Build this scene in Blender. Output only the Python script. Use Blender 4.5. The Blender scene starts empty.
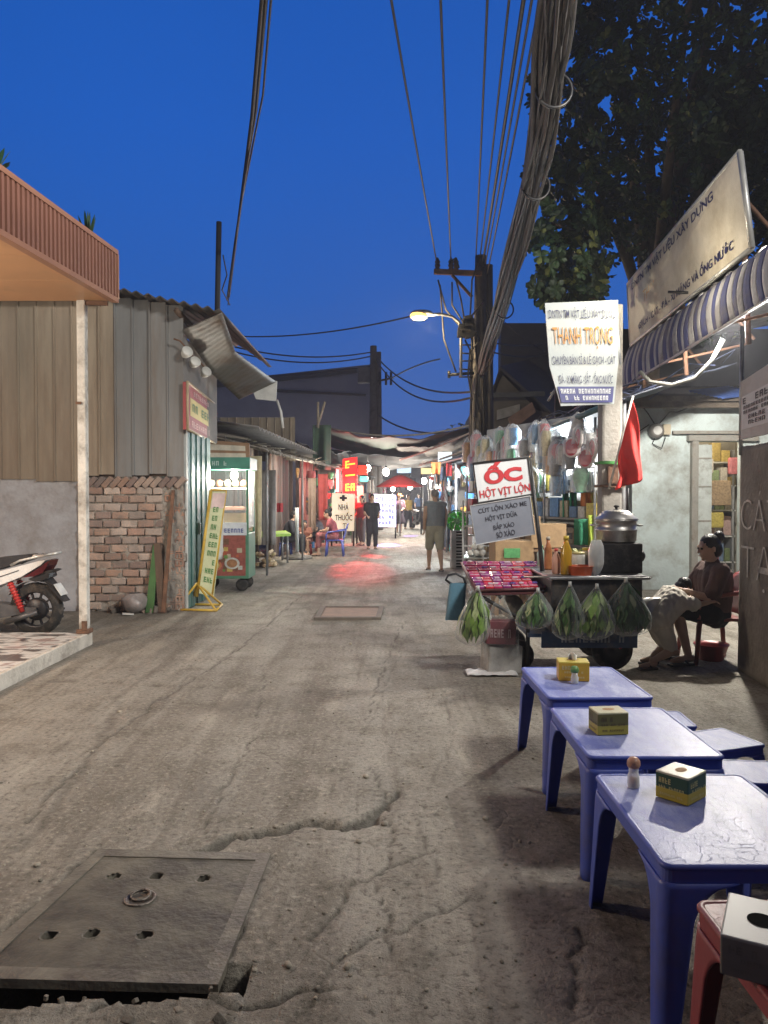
import bpy, bmesh, math, random
from mathutils import Vector, Matrix, Euler, noise
random.seed(11)
sc = bpy.context.scene
COL = sc.collection
V = Vector
PI = math.pi
F = 769.0
PITCH = math.atan((512 - 496) / F)
CAMH = 1.5

def at(px, py, Y):
    u = (px - 384) / F; v = (512 - py) / F
    d = V((u, v * math.sin(PITCH) + math.cos(PITCH), v * math.cos(PITCH) - math.sin(PITCH)))
    return V((0, 0, CAMH)) + d * (Y / d.y)

def gp(px, py, z=0.0):
    u = (px - 384) / F; v = (512 - py) / F
    d = V((u, v * math.sin(PITCH) + math.cos(PITCH), v * math.cos(PITCH) - math.sin(PITCH)))
    return V((0, 0, CAMH)) + d * ((z - CAMH) / d.z)

# ---------------------------------------------------------------- materials
MATS = {}
def mat(name, col, rough=0.6, var=0.25, scale=5.0, bump=0.15, bscale=None, dirt=None, metal=0.0,
        spec=0.5, emit=None, estr=0.0, trans=0.0, vcol=False, alpha=1.0, streak=False, detail=6.0, coat=0.0):
    if name in MATS: return MATS[name]
    m = bpy.data.materials.new(name); m.use_nodes = True
    nt = m.node_tree; N = nt.nodes; L = nt.links
    b = N['Principled BSDF']
    b.inputs['Roughness'].default_value = rough
    b.inputs['Metallic'].default_value = metal
    b.inputs['Specular IOR Level'].default_value = spec
    b.inputs['Transmission Weight'].default_value = trans
    b.inputs['Coat Weight'].default_value = coat
    b.inputs['Alpha'].default_value = alpha
    c4 = (*col, 1)
    tc = N.new('ShaderNodeTexCoord'); mp = N.new('ShaderNodeMapping')
    L.new(tc.outputs['Object'], mp.inputs['Vector'])
    if streak: mp.inputs['Scale'].default_value = (1, 1, 0.12)
    n1 = N.new('ShaderNodeTexNoise'); n1.inputs['Scale'].default_value = scale; n1.inputs['Detail'].default_value = detail
    n1.inputs['Roughness'].default_value = 0.62
    L.new(mp.outputs[0], n1.inputs['Vector'])
    rmp = N.new('ShaderNodeMapRange'); rmp.inputs['From Min'].default_value = 0.3; rmp.inputs['From Max'].default_value = 0.7
    rmp.inputs['To Min'].default_value = 1 - var; rmp.inputs['To Max'].default_value = 1 + var * 0.7
    L.new(n1.outputs[0], rmp.inputs['Value'])
    mul = N.new('ShaderNodeVectorMath'); mul.operation = 'SCALE'
    if vcol:
        at_ = N.new('ShaderNodeVertexColor'); at_.layer_name = 'Col'
        L.new(at_.outputs['Color'], mul.inputs[0])
    else:
        mul.inputs[0].default_value = col
    L.new(rmp.outputs[0], mul.inputs['Scale'])
    out = mul.outputs[0]
    if dirt:
        dc, amt, ds = dirt
        n2 = N.new('ShaderNodeTexNoise'); n2.inputs['Scale'].default_value = ds; n2.inputs['Detail'].default_value = 8
        n2.inputs['Roughness'].default_value = 0.7
        L.new(mp.outputs[0], n2.inputs['Vector'])
        r2 = N.new('ShaderNodeMapRange'); r2.inputs['From Min'].default_value = 0.62 - amt * 0.35; r2.inputs['From Max'].default_value = 0.72
        r2.inputs['To Max'].default_value = min(1.0, 0.5 + amt)
        L.new(n2.outputs[0], r2.inputs['Value'])
        mx = N.new('ShaderNodeMix'); mx.data_type = 'RGBA'
        L.new(r2.outputs[0], mx.inputs['Factor']); L.new(out, mx.inputs['A']); mx.inputs['B'].default_value = (*dc, 1)
        out = mx.outputs['Result']
    L.new(out, b.inputs['Base Color'])
    rr = N.new('ShaderNodeMapRange'); rr.inputs['To Min'].default_value = max(0.02, rough - 0.12); rr.inputs['To Max'].default_value = min(1, rough + 0.14)
    L.new(n1.outputs[0], rr.inputs['Value']); L.new(rr.outputs[0], b.inputs['Roughness'])
    if bump > 0:
        n3 = N.new('ShaderNodeTexNoise'); n3.inputs['Scale'].default_value = bscale or scale * 4; n3.inputs['Detail'].default_value = 5
        L.new(tc.outputs['Object'], n3.inputs['Vector'])
        bp = N.new('ShaderNodeBump'); bp.inputs['Strength'].default_value = bump; bp.inputs['Distance'].default_value = 0.02
        L.new(n3.outputs[0], bp.inputs['Height']); L.new(bp.outputs[0], b.inputs['Normal'])
    if emit:
        b.inputs['Emission Color'].default_value = (*emit, 1); b.inputs['Emission Strength'].default_value = estr
    MATS[name] = m
    return m

def glassy(name, col=(0.9, 0.95, 0.95), rough=0.15, alpha=0.3):
    """thin clear plastic: mostly see-through with soft highlights"""
    if name in MATS: return MATS[name]
    m = bpy.data.materials.new(name); m.use_nodes = True
    N = m.node_tree.nodes; L = m.node_tree.links
    b = N['Principled BSDF']; b.inputs['Base Color'].default_value = (*col, 1); b.inputs['Roughness'].default_value = rough
    t = N.new('ShaderNodeBsdfTransparent'); mx = N.new('ShaderNodeMixShader')
    lw = N.new('ShaderNodeLayerWeight'); lw.inputs['Blend'].default_value = 0.35
    n = N.new('ShaderNodeTexNoise'); n.inputs['Scale'].default_value = 22; n.inputs['Detail'].default_value = 4
    tc = N.new('ShaderNodeTexCoord'); L.new(tc.outputs['Object'], n.inputs['Vector'])
    bp = N.new('ShaderNodeBump'); bp.inputs['Strength'].default_value = 0.6; bp.inputs['Distance'].default_value = 0.02
    L.new(n.outputs[0], bp.inputs['Height']); L.new(bp.outputs[0], b.inputs['Normal'])
    ad = N.new('ShaderNodeMath'); ad.operation = 'MULTIPLY_ADD'; ad.inputs[1].default_value = 0.6; ad.inputs[2].default_value = alpha; ad.use_clamp = True
    L.new(lw.outputs['Facing'], ad.inputs[0])
    L.new(ad.outputs[0], mx.inputs[0]); L.new(t.outputs[0], mx.inputs[1]); L.new(b.outputs[0], mx.inputs[2])
    L.new(mx.outputs[0], N['Material Output'].inputs['Surface'])
    MATS[name] = m
    return m

# ---------------------------------------------------------------- mesh builder
def frame_from(d):
    d = d.normalized(); u = V((0, 0, 1)) if abs(d.z) < 0.9 else V((1, 0, 0))
    a = d.cross(u).normalized(); b = a.cross(d).normalized()
    return a, b

class MB:
    def __init__(s): s.v = []; s.f = []; s.sm = []; s.mi = []; s.c = []; s.cur = 0; s.col = (0.5, 0.5, 0.5)
    def add(s, vs, fs, smooth=False, col=None):
        o = len(s.v); s.v += [tuple(x) for x in vs]
        for f in fs:
            s.f.append(tuple(i + o for i in f)); s.sm.append(smooth); s.mi.append(s.cur); s.c.append(col or s.col)
        return s
    def box(s, c, sz, rot=None, bev=0.0, col=None, taper=None):
        c = V(c); hx, hy, hz = [q / 2 for q in sz]
        R = rot if isinstance(rot, Matrix) else (Euler(rot).to_matrix() if rot else Matrix.Identity(3))
        if bev <= 0:
            P = []
            for z in (-hz, hz):
                k = taper if (taper and z > 0) else 1.0
                P += [(-hx * k, -hy * k, z), (hx * k, -hy * k, z), (hx * k, hy * k, z), (-hx * k, hy * k, z)]
            s.add([c + R @ V(p) for p in P], [(3, 2, 1, 0), (4, 5, 6, 7), (0, 1, 5, 4), (1, 2, 6, 5), (2, 3, 7, 6), (3, 0, 4, 7)], False, col)
        else:
            b = min(bev, hx * .9, hy * .9, hz * .9)
            bm = bmesh.new(); bmesh.ops.create_cube(bm, size=1)
            for q in bm.verts: q.co = V((q.co.x * hx * 2, q.co.y * hy * 2, q.co.z * hz * 2))
            bmesh.ops.bevel(bm, geom=list(bm.edges), offset=b, segments=2, affect='EDGES', profile=0.6)
            bm.verts.index_update()
            s.add([c + R @ q.co for q in bm.verts], [[q.index for q in f.verts] for f in bm.faces], False, col)
            bm.free()
        return s
    def quadbox(s, p, t, col=None):
        """four corners p (any quad in space) thickened backwards by vector t"""
        p = [V(q) for q in p]; t = V(t)
        s.add(p + [q + t for q in p], [(0, 1, 2, 3), (7, 6, 5, 4), (0, 4, 5, 1), (1, 5, 6, 2), (2, 6, 7, 3), (3, 7, 4, 0)], False, col); return s
    def tube(s, pts, r, n=8, col=None, closed=False, caps=True, smooth=True):
        pts = [V(p) for p in pts]; m = len(pts)
        rs = r if isinstance(r, (list, tuple)) else [r] * m
        vs = []; a = None
        for i, p in enumerate(pts):
            if closed: d = pts[(i + 1) % m] - pts[i - 1]
            else: d = pts[min(i + 1, m - 1)] - pts[max(i - 1, 0)]
            if d.length < 1e-9: d = V((0, 0, 1))
            d.normalize()
            if a is None: a, b = frame_from(d)
            else:
                a = (a - d * a.dot(d))
                a = a.normalized() if a.length > 1e-6 else frame_from(d)[0]
                b = d.cross(a)
            b = d.cross(a)
            for k in range(n):
                t = 2 * PI * k / n; vs.append(p + (a * math.cos(t) + b * math.sin(t)) * rs[i])
        fs = []
        for i in range(m if closed else m - 1):
            for k in range(n):
                k2 = (k + 1) % n; j = (i + 1) % m
                fs.append((i * n + k, i * n + k2, j * n + k2, j * n + k))
        if caps and not closed:
            fs.append(tuple(reversed(range(n)))); fs.append(tuple((m - 1) * n + k for k in range(n)))
        s.add(vs, fs, smooth, col); return s
    def lathe(s, prof, c=(0, 0, 0), n=20, R=None, col=None, smooth=True, caps=True):
        c = V(c); R = R or Matrix.Identity(3); vs = []; m = len(prof)
        for (r, z) in prof:
            for k in range(n):
                t = 2 * PI * k / n; vs.append(c + R @ V((r * math.cos(t), r * math.sin(t), z)))
        fs = [(i * n + k, i * n + (k + 1) % n, (i + 1) * n + (k + 1) % n, (i + 1) * n + k) for i in range(m - 1) for k in range(n)]
        if caps:
            fs.append(tuple(reversed(range(n)))); fs.append(tuple((m - 1) * n + k for k in range(n)))
        s.add(vs, fs, smooth, col); return s
    def ell(s, c, r, R=None, n=14, m=9, col=None):
        c = V(c); R = R or Matrix.Identity(3)
        if not isinstance(r, (list, tuple)): r = (r, r, r)
        vs = []; 
        for i in range(1, m):
            p = PI * i / m
            for k in range(n):
                t = 2 * PI * k / n
                vs.append(c + R @ V((r[0] * math.sin(p) * math.cos(t), r[1] * math.sin(p) * math.sin(t), r[2] * math.cos(p))))
        vs.append(c + R @ V((0, 0, r[2]))); vs.append(c + R @ V((0, 0, -r[2])))
        T = len(vs) - 2; B = T + 1
        fs = [(i * n + k, (i + 1) * n + k, (i + 1) * n + (k + 1) % n, i * n + (k + 1) % n) for i in range(m - 2) for k in range(n)]
        fs += [(T, k, (k + 1) % n) for k in range(n)] + [(B, (m - 2) * n + (k + 1) % n, (m - 2) * n + k) for k in range(n)]
        s.add(vs, fs, True, col); return s
    def cap(s, a, b, ra, rb, n=12):
        a = V(a); b = V(b); d = b - a; L = max(d.length, 1e-5); d = d / L
        pts = []; rs = []
        for t in (80, 55, 28): pts.append(a - d * ra * math.sin(math.radians(t))); rs.append(ra * math.cos(math.radians(t)))
        for k in range(5): q = k / 4; pts.append(a + d * L * q); rs.append(ra + (rb - ra) * q)
        for t in (28, 55, 80): pts.append(b + d * rb * math.sin(math.radians(t))); rs.append(rb * math.cos(math.radians(t)))
        return s.tube(pts, rs, n)
    def prism(s, poly, h0, h1, M=None, col=None, smooth=False):
        M = M or Matrix.Identity(4); n = len(poly)
        vs = [M @ V((x, y, h0)) for x, y in poly] + [M @ V((x, y, h1)) for x, y in poly]
        fs = [tuple(reversed(range(n))), tuple(range(n, 2 * n))] + [(i, (i + 1) % n, n + (i + 1) % n, n + i) for i in range(n)]
        s.add(vs, fs, smooth, col); return s
    def sheet(s, fn, nu, nv, th=0.0, col=None, smooth=True):
        P = [[V(fn(i / nu, j / nv)) for j in range(nv + 1)] for i in range(nu + 1)]
        W = nv + 1; vs = [p for row in P for p in row]
        fs = [(i * W + j, (i + 1) * W + j, (i + 1) * W + j + 1, i * W + j + 1) for i in range(nu) for j in range(nv)]
        if th:
            off = len(vs); nn = []
            for i in range(nu + 1):
                for j in range(nv + 1):
                    du = P[min(i + 1, nu)][j] - P[max(i - 1, 0)][j]; dv = P[i][min(j + 1, nv)] - P[i][max(j - 1, 0)]
                    q = du.cross(dv); q = q.normalized() if q.length > 1e-9 else V((0, 0, 1)); nn.append(P[i][j] - q * th)
            vs = vs + nn
            fs = fs + [tuple(reversed([q + off for q in f])) for f in fs]
            bd = [i * W for i in range(nu + 1)] + [nu * W + j for j in range(1, nv + 1)] + [i * W + nv for i in range(nu - 1, -1, -1)] + [j for j in range(nv - 1, 0, -1)]
            for a, b in zip(bd, bd[1:] + bd[:1]): fs.append((b, a, a + off, b + off))
        s.add(vs, fs, smooth, col); return s
    def xf(s, M):
        s.v = [tuple(M @ V(p)) for p in s.v]; return s
    def merge(s, o, M=None):
        off = len(s.v); s.v += [tuple(M @ V(p)) if M else p for p in o.v]
        s.f += [tuple(i + off for i in f) for f in o.f]; s.sm += o.sm; s.mi += o.mi; s.c += o.c; return s
    def mesh(s, name):
        me = bpy.data.meshes.new(name); me.from_pydata(s.v, [], s.f)
        me.polygons.foreach_set('use_smooth', s.sm); me.polygons.foreach_set('material_index', s.mi)
        ca = me.color_attributes.new('Col', 'FLOAT_COLOR', 'CORNER')
        buf = []
        for f, c in zip(s.f, s.c): buf += [c[0], c[1], c[2], 1.0] * len(f)
        ca.data.foreach_set('color', buf)
        me.update(); return me

def thing(name, label, cat, loc=(0, 0, 0), rz=0.0, group=None):
    o = bpy.data.objects.new(name, None); COL.objects.link(o); o.empty_display_size = 0.2
    o.location = loc; o.rotation_euler = (0, 0, rz); o['label'] = label; o['category'] = cat
    if group: o['group'] = group
    return o
def part(name, mb, m, parent=None, label=None, solid=None, subs=0):
    me = mb.mesh(name) if isinstance(mb, MB) else mb
    for q in (m if isinstance(m, (list, tuple)) else [m]): me.materials.append(q)
    o = bpy.data.objects.new(name, me); COL.objects.link(o)
    if parent: o.parent = parent
    if label: o['label'] = label
    return o
def one(name, label, cat, mb, m, group=None, loc=None, rz=0.0):
    o = part(name, mb, m); o['label'] = label; o['category'] = cat
    if group: o['group'] = group
    if loc is not None: o.location = loc
    o.rotation_euler = (0, 0, rz)
    return o
def struct(name, mb, m):
    o = part(name, mb, m); o['kind'] = 'structure'; return o
def dup(root, loc, rz=None, label=None, group=None):
    def cp(o, p):
        c = o.copy(); COL.objects.link(c)
        if p is not None: c.parent = p
        for ch in o.children: cp(ch, c)
        return c
    r = cp(root, None); r.location = loc
    if rz is not None: r.rotation_euler = (0, 0, rz)
    if label: r['label'] = label
    if group: r['group'] = group
    return r

FONT = None
def text_mb(s, w=None, h=None, shear=0.0, bold=0.0, ext=0.0015):
    """letters as a thin mesh in the XY plane, centred, fitted to width w and height h"""
    cu = bpy.data.curves.new('txt', 'FONT'); cu.body = s; cu.size = 1.0; cu.extrude = 0; cu.offset = bold; cu.shear = shear
    cu.resolution_u = 3
    ob = bpy.data.objects.new('txt', cu)
    me = bpy.data.meshes.new_from_object(ob)
    mb = MB()
    vs = [q.co.copy() for q in me.vertices]
    x0 = min(q.x for q in vs); x1 = max(q.x for q in vs); y0 = min(q.y for q in vs); y1 = max(q.y for q in vs)
    kx = (w / (x1 - x0)) if w else None; ky = (h / (y1 - y0)) if h else None
    kx = kx or ky; ky = ky or kx
    mb.add([((q.x - (x0 + x1) / 2) * kx, (q.y - (y0 + y1) / 2) * ky, 0) for q in vs], [tuple(p.vertices) for p in me.polygons])
    bpy.data.objects.remove(ob); bpy.data.curves.remove(cu); bpy.data.meshes.remove(me)
    return mb
def plane_M(o, right, up):
    r = V(right).normalized(); n = r.cross(V(up)).normalized(); u = n.cross(r)
    return Matrix(((r.x, u.x, n.x, o[0]), (r.y, u.y, n.y, o[1]), (r.z, u.z, n.z, o[2]), (0, 0, 0, 1)))
def quad_text(mb, s, Q, u0, u1, v0, v1, lift=0.004, shear=0.0, bold=0.0, col=None):
    """letters laid on the bilinear quad Q = (bottom left, bottom right, top right, top left)"""
    t = text_mb(s, 1.0, 1.0, shear, bold)
    bl, br, tr, tl = [V(q) for q in Q]; n = (br - bl).cross(tl - bl).normalized() * lift
    vs = []
    for x, y, _ in t.v:
        u = u0 + (x + .5) * (u1 - u0); v = v0 + (y + .5) * (v1 - v0)
        vs.append(bl * (1 - u) * (1 - v) + br * u * (1 - v) + tr * u * v + tl * (1 - u) * v + n)
    mb.add(vs, t.f, False, col); return mb
def scribble(mb, Q, u0, u1, v0, v1, n, lift=0.004, col=None, rnd=random):
    """rows of unreadable letter-like strokes, for writing too small to read in the photograph"""
    bl, br, tr, tl = [V(q) for q in Q]; nn = (br - bl).cross(tl - bl).normalized() * lift
    def P(u, v): return bl * (1 - u) * (1 - v) + br * u * (1 - v) + tr * u * v + tl * (1 - u) * v + nn
    du = (u1 - u0) / n
    for i in range(n):
        if rnd.random() < .16: continue
        a = u0 + i * du; w = du * .72; t = du * .24; th = (v1 - v0) * .2
        segs = [(a, v0, a + t, v1)]
        k = rnd.random()
        if k < .5: segs.append((a + w - t, v0, a + w, v1))
        if k < .35 or k > .7: segs.append((a + t, v1 - th, a + w - (t if k < .5 else 0), v1))
        if k > .3: segs.append((a + t, (v0 + v1) / 2 - th / 2, a + w - (t if k < .5 else 0), (v0 + v1) / 2 + th / 2))
        if .55 < k: segs.append((a + t, v0, a + w, v0 + th))
        for (x0, y0, x1, y1) in segs:
            mb.add([P(x0, y0), P(x1, y0), P(x1, y1), P(x0, y1)], [(0, 1, 2, 3)], False, col)
    return mb

def remesh(mb, voxel, smooth=4, disp=None):
    me = mb.mesh('tmp'); ob = bpy.data.objects.new('tmp', me); COL.objects.link(ob)
    r = ob.modifiers.new('r', 'REMESH'); r.mode = 'VOXEL'; r.voxel_size = voxel; r.use_smooth_shade = True
    if smooth:
        q = ob.modifiers.new('s', 'SMOOTH'); q.iterations = smooth; q.factor = 0.5
    dg = bpy.context.evaluated_depsgraph_get(); dg.update()
    ev = ob.evaluated_get(dg)
    out = bpy.data.meshes.new_from_object(ev)
    bpy.data.objects.remove(ob); bpy.data.meshes.remove(me)
    for p in out.polygons: p.use_smooth = True
    if disp:
        nrm = [q.normal.copy() for q in out.vertices]
        for q, nn in zip(out.vertices, nrm): q.co += nn * disp(q.co)
    out.materials.clear()
    return out
def solidify(mb, th, name='s'):
    me = mb.mesh(name); bm = bmesh.new(); bm.from_mesh(me)
    bmesh.ops.remove_doubles(bm, verts=bm.verts, dist=1e-5)
    bmesh.ops.solidify(bm, geom=list(bm.faces), thickness=th)
    bm.to_mesh(me); bm.free()
    for p in me.polygons: p.use_smooth = True
    return me

def light(name, loc, power, col=(1, 1, 1), size=0.08, kind='POINT', rot=None, spot=None, sx=None, sy=None):
    ld = bpy.data.lights.new(name, kind); ld.energy = power; ld.color = col
    if kind in ('POINT', 'SPOT'): ld.shadow_soft_size = size
    if kind == 'SPOT': ld.spot_size = spot or 1.5; ld.spot_blend = 0.5
    if kind == 'AREA': ld.shape = 'RECTANGLE'; ld.size = sx or size; ld.size_y = sy or size
    o = bpy.data.objects.new(name, ld); COL.objects.link(o); o.location = loc
    if rot: o.rotation_euler = rot
    return o
def aim(o, tgt):
    o.rotation_euler = (V(tgt) - o.location).to_track_quat('-Z', 'Y').to_euler()
def lerp(a, b, t): return V(a) * (1 - t) + V(b) * t
def catenary(a, b, sag, n=14):
    return [lerp(a, b, t / n) - V((0, 0, sag * 4 * (t / n) * (1 - t / n))) for t in range(n + 1)]
# ================================================================= camera, sky, light
cd = bpy.data.cameras.new('camera'); cam = bpy.data.objects.new('camera', cd); COL.objects.link(cam)
cam.location = (0, 0, CAMH); cam.rotation_euler = (PI / 2 - PITCH, 0, 0)
cd.sensor_fit = 'VERTICAL'; cd.sensor_height = 36; cd.lens = F / 1024 * 36; cd.clip_end = 2000; cd.clip_start = 0.05
sc.camera = cam
sc.view_settings.view_transform = 'Standard'; sc.view_settings.look = 'None'; sc.view_settings.exposure = 0.0; sc.view_settings.gamma = 1.0
sc.cycles.use_denoising = True
try: sc.cycles.denoiser = 'OPENIMAGEDENOISE'
except Exception: pass
sc.cycles.sample_clamp_indirect = 4.0
sc.cycles.max_bounces = 7; sc.cycles.transparent_max_bounces = 16; sc.cycles.diffuse_bounces = 3; sc.cycles.glossy_bounces = 3
sc.cycles.caustics_reflective = False; sc.cycles.caustics_refractive = False

w = bpy.data.worlds.new('World'); sc.world = w; w.use_nodes = True
N = w.node_tree.nodes; L = w.node_tree.links; bg = N['Background']
SUN_EL, SUN_AZ = math.radians(1.5), 0.0      # the afterglow lies low, ahead of the viewer
sky = N.new('ShaderNodeTexSky'); sky.sky_type = 'NISHITA'; sky.sun_disc = False
sky.sun_elevation = SUN_EL; sky.sun_rotation = SUN_AZ; sky.ozone_density = 4.0; sky.air_density = 1.2; sky.dust_density = 0.4
tc = N.new('ShaderNodeTexCoord')
sep = N.new('ShaderNodeSeparateXYZ'); L.new(tc.outputs['Generated'], sep.inputs[0])
# twilight blue: colour by height over the horizon, dimming away from the afterglow side and towards the zenith
ramp = N.new('ShaderNodeValToRGB'); e = ramp.color_ramp.elements
e[0].position = 0.0; e[0].color = (0.040, 0.105, 0.34, 1)
e[1].position = 1.0; e[1].color = (0.004, 0.016, 0.075, 1)
for p_, c_ in ((0.12, (0.036, 0.125, 0.44, 1)), (0.25, (0.017, 0.112, 0.47, 1)), (0.42, (0.010, 0.104, 0.49, 1)), (0.57, (0.007, 0.090, 0.44, 1)), (0.75, (0.008, 0.04, 0.19, 1))):
    q = e.new(p_); q.color = c_
L.new(sep.outputs['Z'], ramp.inputs['Fac'])
az = N.new('ShaderNodeMapRange'); az.inputs['From Min'].default_value = -0.1; az.inputs['From Max'].default_value = 0.55
az.inputs['To Min'].default_value = 0.12; az.inputs['To Max'].default_value = 1.0; az.interpolation_type = 'SMOOTHSTEP'
L.new(sep.outputs['Y'], az.inputs['Value'])
sm = N.new('ShaderNodeVectorMath'); sm.operation = 'SCALE'; L.new(ramp.outputs[0], sm.inputs[0]); L.new(az.outputs[0], sm.inputs['Scale'])
nz = N.new('ShaderNodeTexNoise'); nz.inputs['Scale'].default_value = 2.2; nz.inputs['Detail'].default_value = 3; L.new(tc.outputs['Generated'], nz.inputs['Vector'])
nm = N.new('ShaderNodeMapRange'); nm.inputs['To Min'].default_value = 0.90; nm.inputs['To Max'].default_value = 1.10; L.new(nz.outputs[0], nm.inputs['Value'])
sm2 = N.new('ShaderNodeVectorMath'); sm2.operation = 'SCALE'; L.new(sm.outputs[0], sm2.inputs[0]); L.new(nm.outputs[0], sm2.inputs['Scale'])
sk = N.new('ShaderNodeVectorMath'); sk.operation = 'SCALE'; sk.inputs['Scale'].default_value = 0.003; L.new(sky.outputs[0], sk.inputs[0])
ad = N.new('ShaderNodeVectorMath'); L.new(sm2.outputs[0], ad.inputs[0]); L.new(sk.outputs[0], ad.inputs[1])
L.new(ad.outputs[0], bg.inputs['Color']); bg.inputs['Strength'].default_value = 1.0

sd = bpy.data.lights.new('sun', 'SUN'); sd.energy = 0.13; sd.angle = math.radians(40); sd.color = (1.0, 0.93, 0.84)
so = bpy.data.objects.new('sun', sd); COL.objects.link(so); so.rotation_euler = (math.radians(46), 0, math.radians(38))

WARM = (1.0, 0.78, 0.52); NEUT = (1.0, 0.90, 0.76); COOL = (0.86, 0.94, 1.0)
# lamps that the picture shows lit, or whose light it shows
light('yard_lamp', (3.80, 8.6, 3.42), 1050, (1.0, .94, .84), 0.07)
light('signboard_lamp', at(650, 286, 8.6), 44, (1.0, .88, .66), 0.12)
light('canopy_lamp', (-5.2, 4.6, 2.6), 420, (1.0, 0.88, 0.72), 0.15)
sl = light('street_lamp_behind', (5.3, 1.5, 6.6), 4900, (1.0, 0.965, 0.90), 0.9, 'SPOT', spot=math.radians(86)); sl.data.spot_blend = .75; aim(sl, (-3.0, 8.8, 1.0))

# ================================================================= ground
def road_z(x, y):
    z = 0.012 * noise.noise(V((x * .7, y * .5, 0))) + 0.006 * noise.noise(V((x * 2.6, y * 2.2, 3.1)))
    return z
MH = [V((-1.33, 2.345)), V((-0.505, 2.31)), V((-0.47, 3.17)), V((-1.20, 3.21))]
def inside_mh(x, y, g=0.0):
    for i in range(4):
        a = MH[i]; b = MH[(i + 1) % 4]; d = (b - a).normalized()
        if d.x * (y - a.y) - d.y * (x - a.x) < -g: return False
    return True
CRACKS = []
def crack(pts, w, dep, seed):
    r = random.Random(seed); P = [gp(*p).xy for p in pts]; out = []
    for a, b in zip(P, P[1:]):
        n = max(3, int((b - a).length / .07))
        for i in range(n):
            out.append(a.lerp(b, i / n) + V((r.uniform(-.025, .025), r.uniform(-.03, .03))))
    out.append(P[-1]); CRACKS.append((out, w, dep))
crack([(196, 856), (232, 838), (300, 826), (360, 826), (384, 808)], .040, .040, 1)
crack([(384, 808), (398, 792)], .024, .02, 2)
crack([(258, 872), (236, 930), (214, 985)], .016, .016, 3)
crack([(398, 960), (380, 900), (392, 836), (372, 760)], .010, .013, 4)
crack([(572, 1010), (574, 960), (578, 930)], .012, .012, 5)
crack([(205, 842), (222, 790), (255, 735), (262, 690), (262, 665)], .011, .010, 6)
crack([(30, 820), (100, 745), (160, 700), (210, 670), (250, 640), (300, 596)], .016, .012, 7)
crack([(27, 680), (100, 683), (180, 687), (300, 692), (340, 690)], .016, .008, 8)
crack([(365, 720), (395, 640), (405, 620)], .011, .011, 9)
crack([(310, 940), (360, 880), (440, 850)], .015, .012, 10)
crack([(300, 1015), (340, 960), (400, 930), (470, 900)], .013, .01, 11)
crack([(95, 850), (40, 905), (-10, 950)], .020, .016, 12)
crack([(420, 1010), (440, 900), (418, 820), (452, 740), (448, 690)], .008, .008, 13)
crack([(100, 1015), (160, 1000), (240, 1006), (330, 990)], .016, .014, 14)
crack([(120, 700), (90, 760), (20, 850)], .05, .006, 15)
crack([(430, 600), (405, 640), (380, 700), (330, 800)], .007, .007, 16)
def crack_dep(x, y):
    d = 0.0; p = V((x, y))
    for pts, w_, dep, bb in CB:
        if x < bb[0] or x > bb[1] or y < bb[2] or y > bb[3]: continue
        m = 9.0
        for a, b in zip(pts, pts[1:]):
            ab = b - a; t = max(0, min(1, (p - a).dot(ab) / max(ab.length_squared, 1e-9)))
            m = min(m, (p - a - ab * t).length)
        ww = w_ * (0.55 + 0.9 * abs(noise.noise(V((x * 5, y * 5, 7)))))
        if m < ww: d = max(d, dep * (1 - (m / ww) ** 2))
    return d
CB = [(p, w_, d_, (min(q.x for q in p) - w_ * 2, max(q.x for q in p) + w_ * 2, min(q.y for q in p) - w_ * 2, max(q.y for q in p) + w_ * 2)) for p, w_, d_ in CRACKS]
CK = []
def ground_mesh():
    mb = MB()
    xs = [-120, -40, -14, -8, -6, -5, -4, -3.4, -3.0]; x = -2.9
    while x < 3.0: xs.append(x); x += 0.017
    xs += [3.1, 3.4, 4, 5, 7, 10, 20, 50, 120]
    ys = [-60, -20, -6, -2, 0, 0.8, 1.3]; y = 1.5
    while y < 140: ys.append(y); y += 0.0095 * max(1.0, (y / 2.0) ** 1.75)
    vs = []; fs = []
    for y in ys:
        for x in xs:
            z = road_z(x, y) if y < 40 else 0.0
            ck = 0.0
            if 1.4 < y < 14 and -2.9 < x < 3:
                near = max(0, 1 - (y - 1.5) / 9)
                cdp = crack_dep(x, y); z -= cdp; ck = min(1, cdp / .012)
                z += near * (0.009 * noise.noise(V((x * 7, y * 6, 1))) + 0.0045 * noise.noise(V((x * 19, y * 17, 5))))
                # broken edge in front of the manhole slab
                if -1.6 < x < -0.42 and 2.0 < y < 2.42:
                    lim = 2.32 - max(0, 0.105 + 0.05 * noise.noise(V((x * 4.1, 0, 2))) - max(0, x + .75) * .22)
                    if y > lim and not inside_mh(x, y, -0.05): z -= 0.19 * min(1, (y - lim) / .025); ck = max(ck, min(.8, (y - lim) / .03))
                    elif y < lim: z += 0.018 * max(0, 1 - (lim - y) / .06)
                if inside_mh(x, y, -.03): z = min(z, -0.02) - 0.20; ck = 1
            vs.append((x, y, z)); CK.append(ck)
    nx = len(xs)
    fs = [(j * nx + i, j * nx + i + 1, (j + 1) * nx + i + 1, (j + 1) * nx + i) for j in range(len(ys) - 1) for i in range(nx - 1)]
    mb.add(vs, fs, True); return mb
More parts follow.
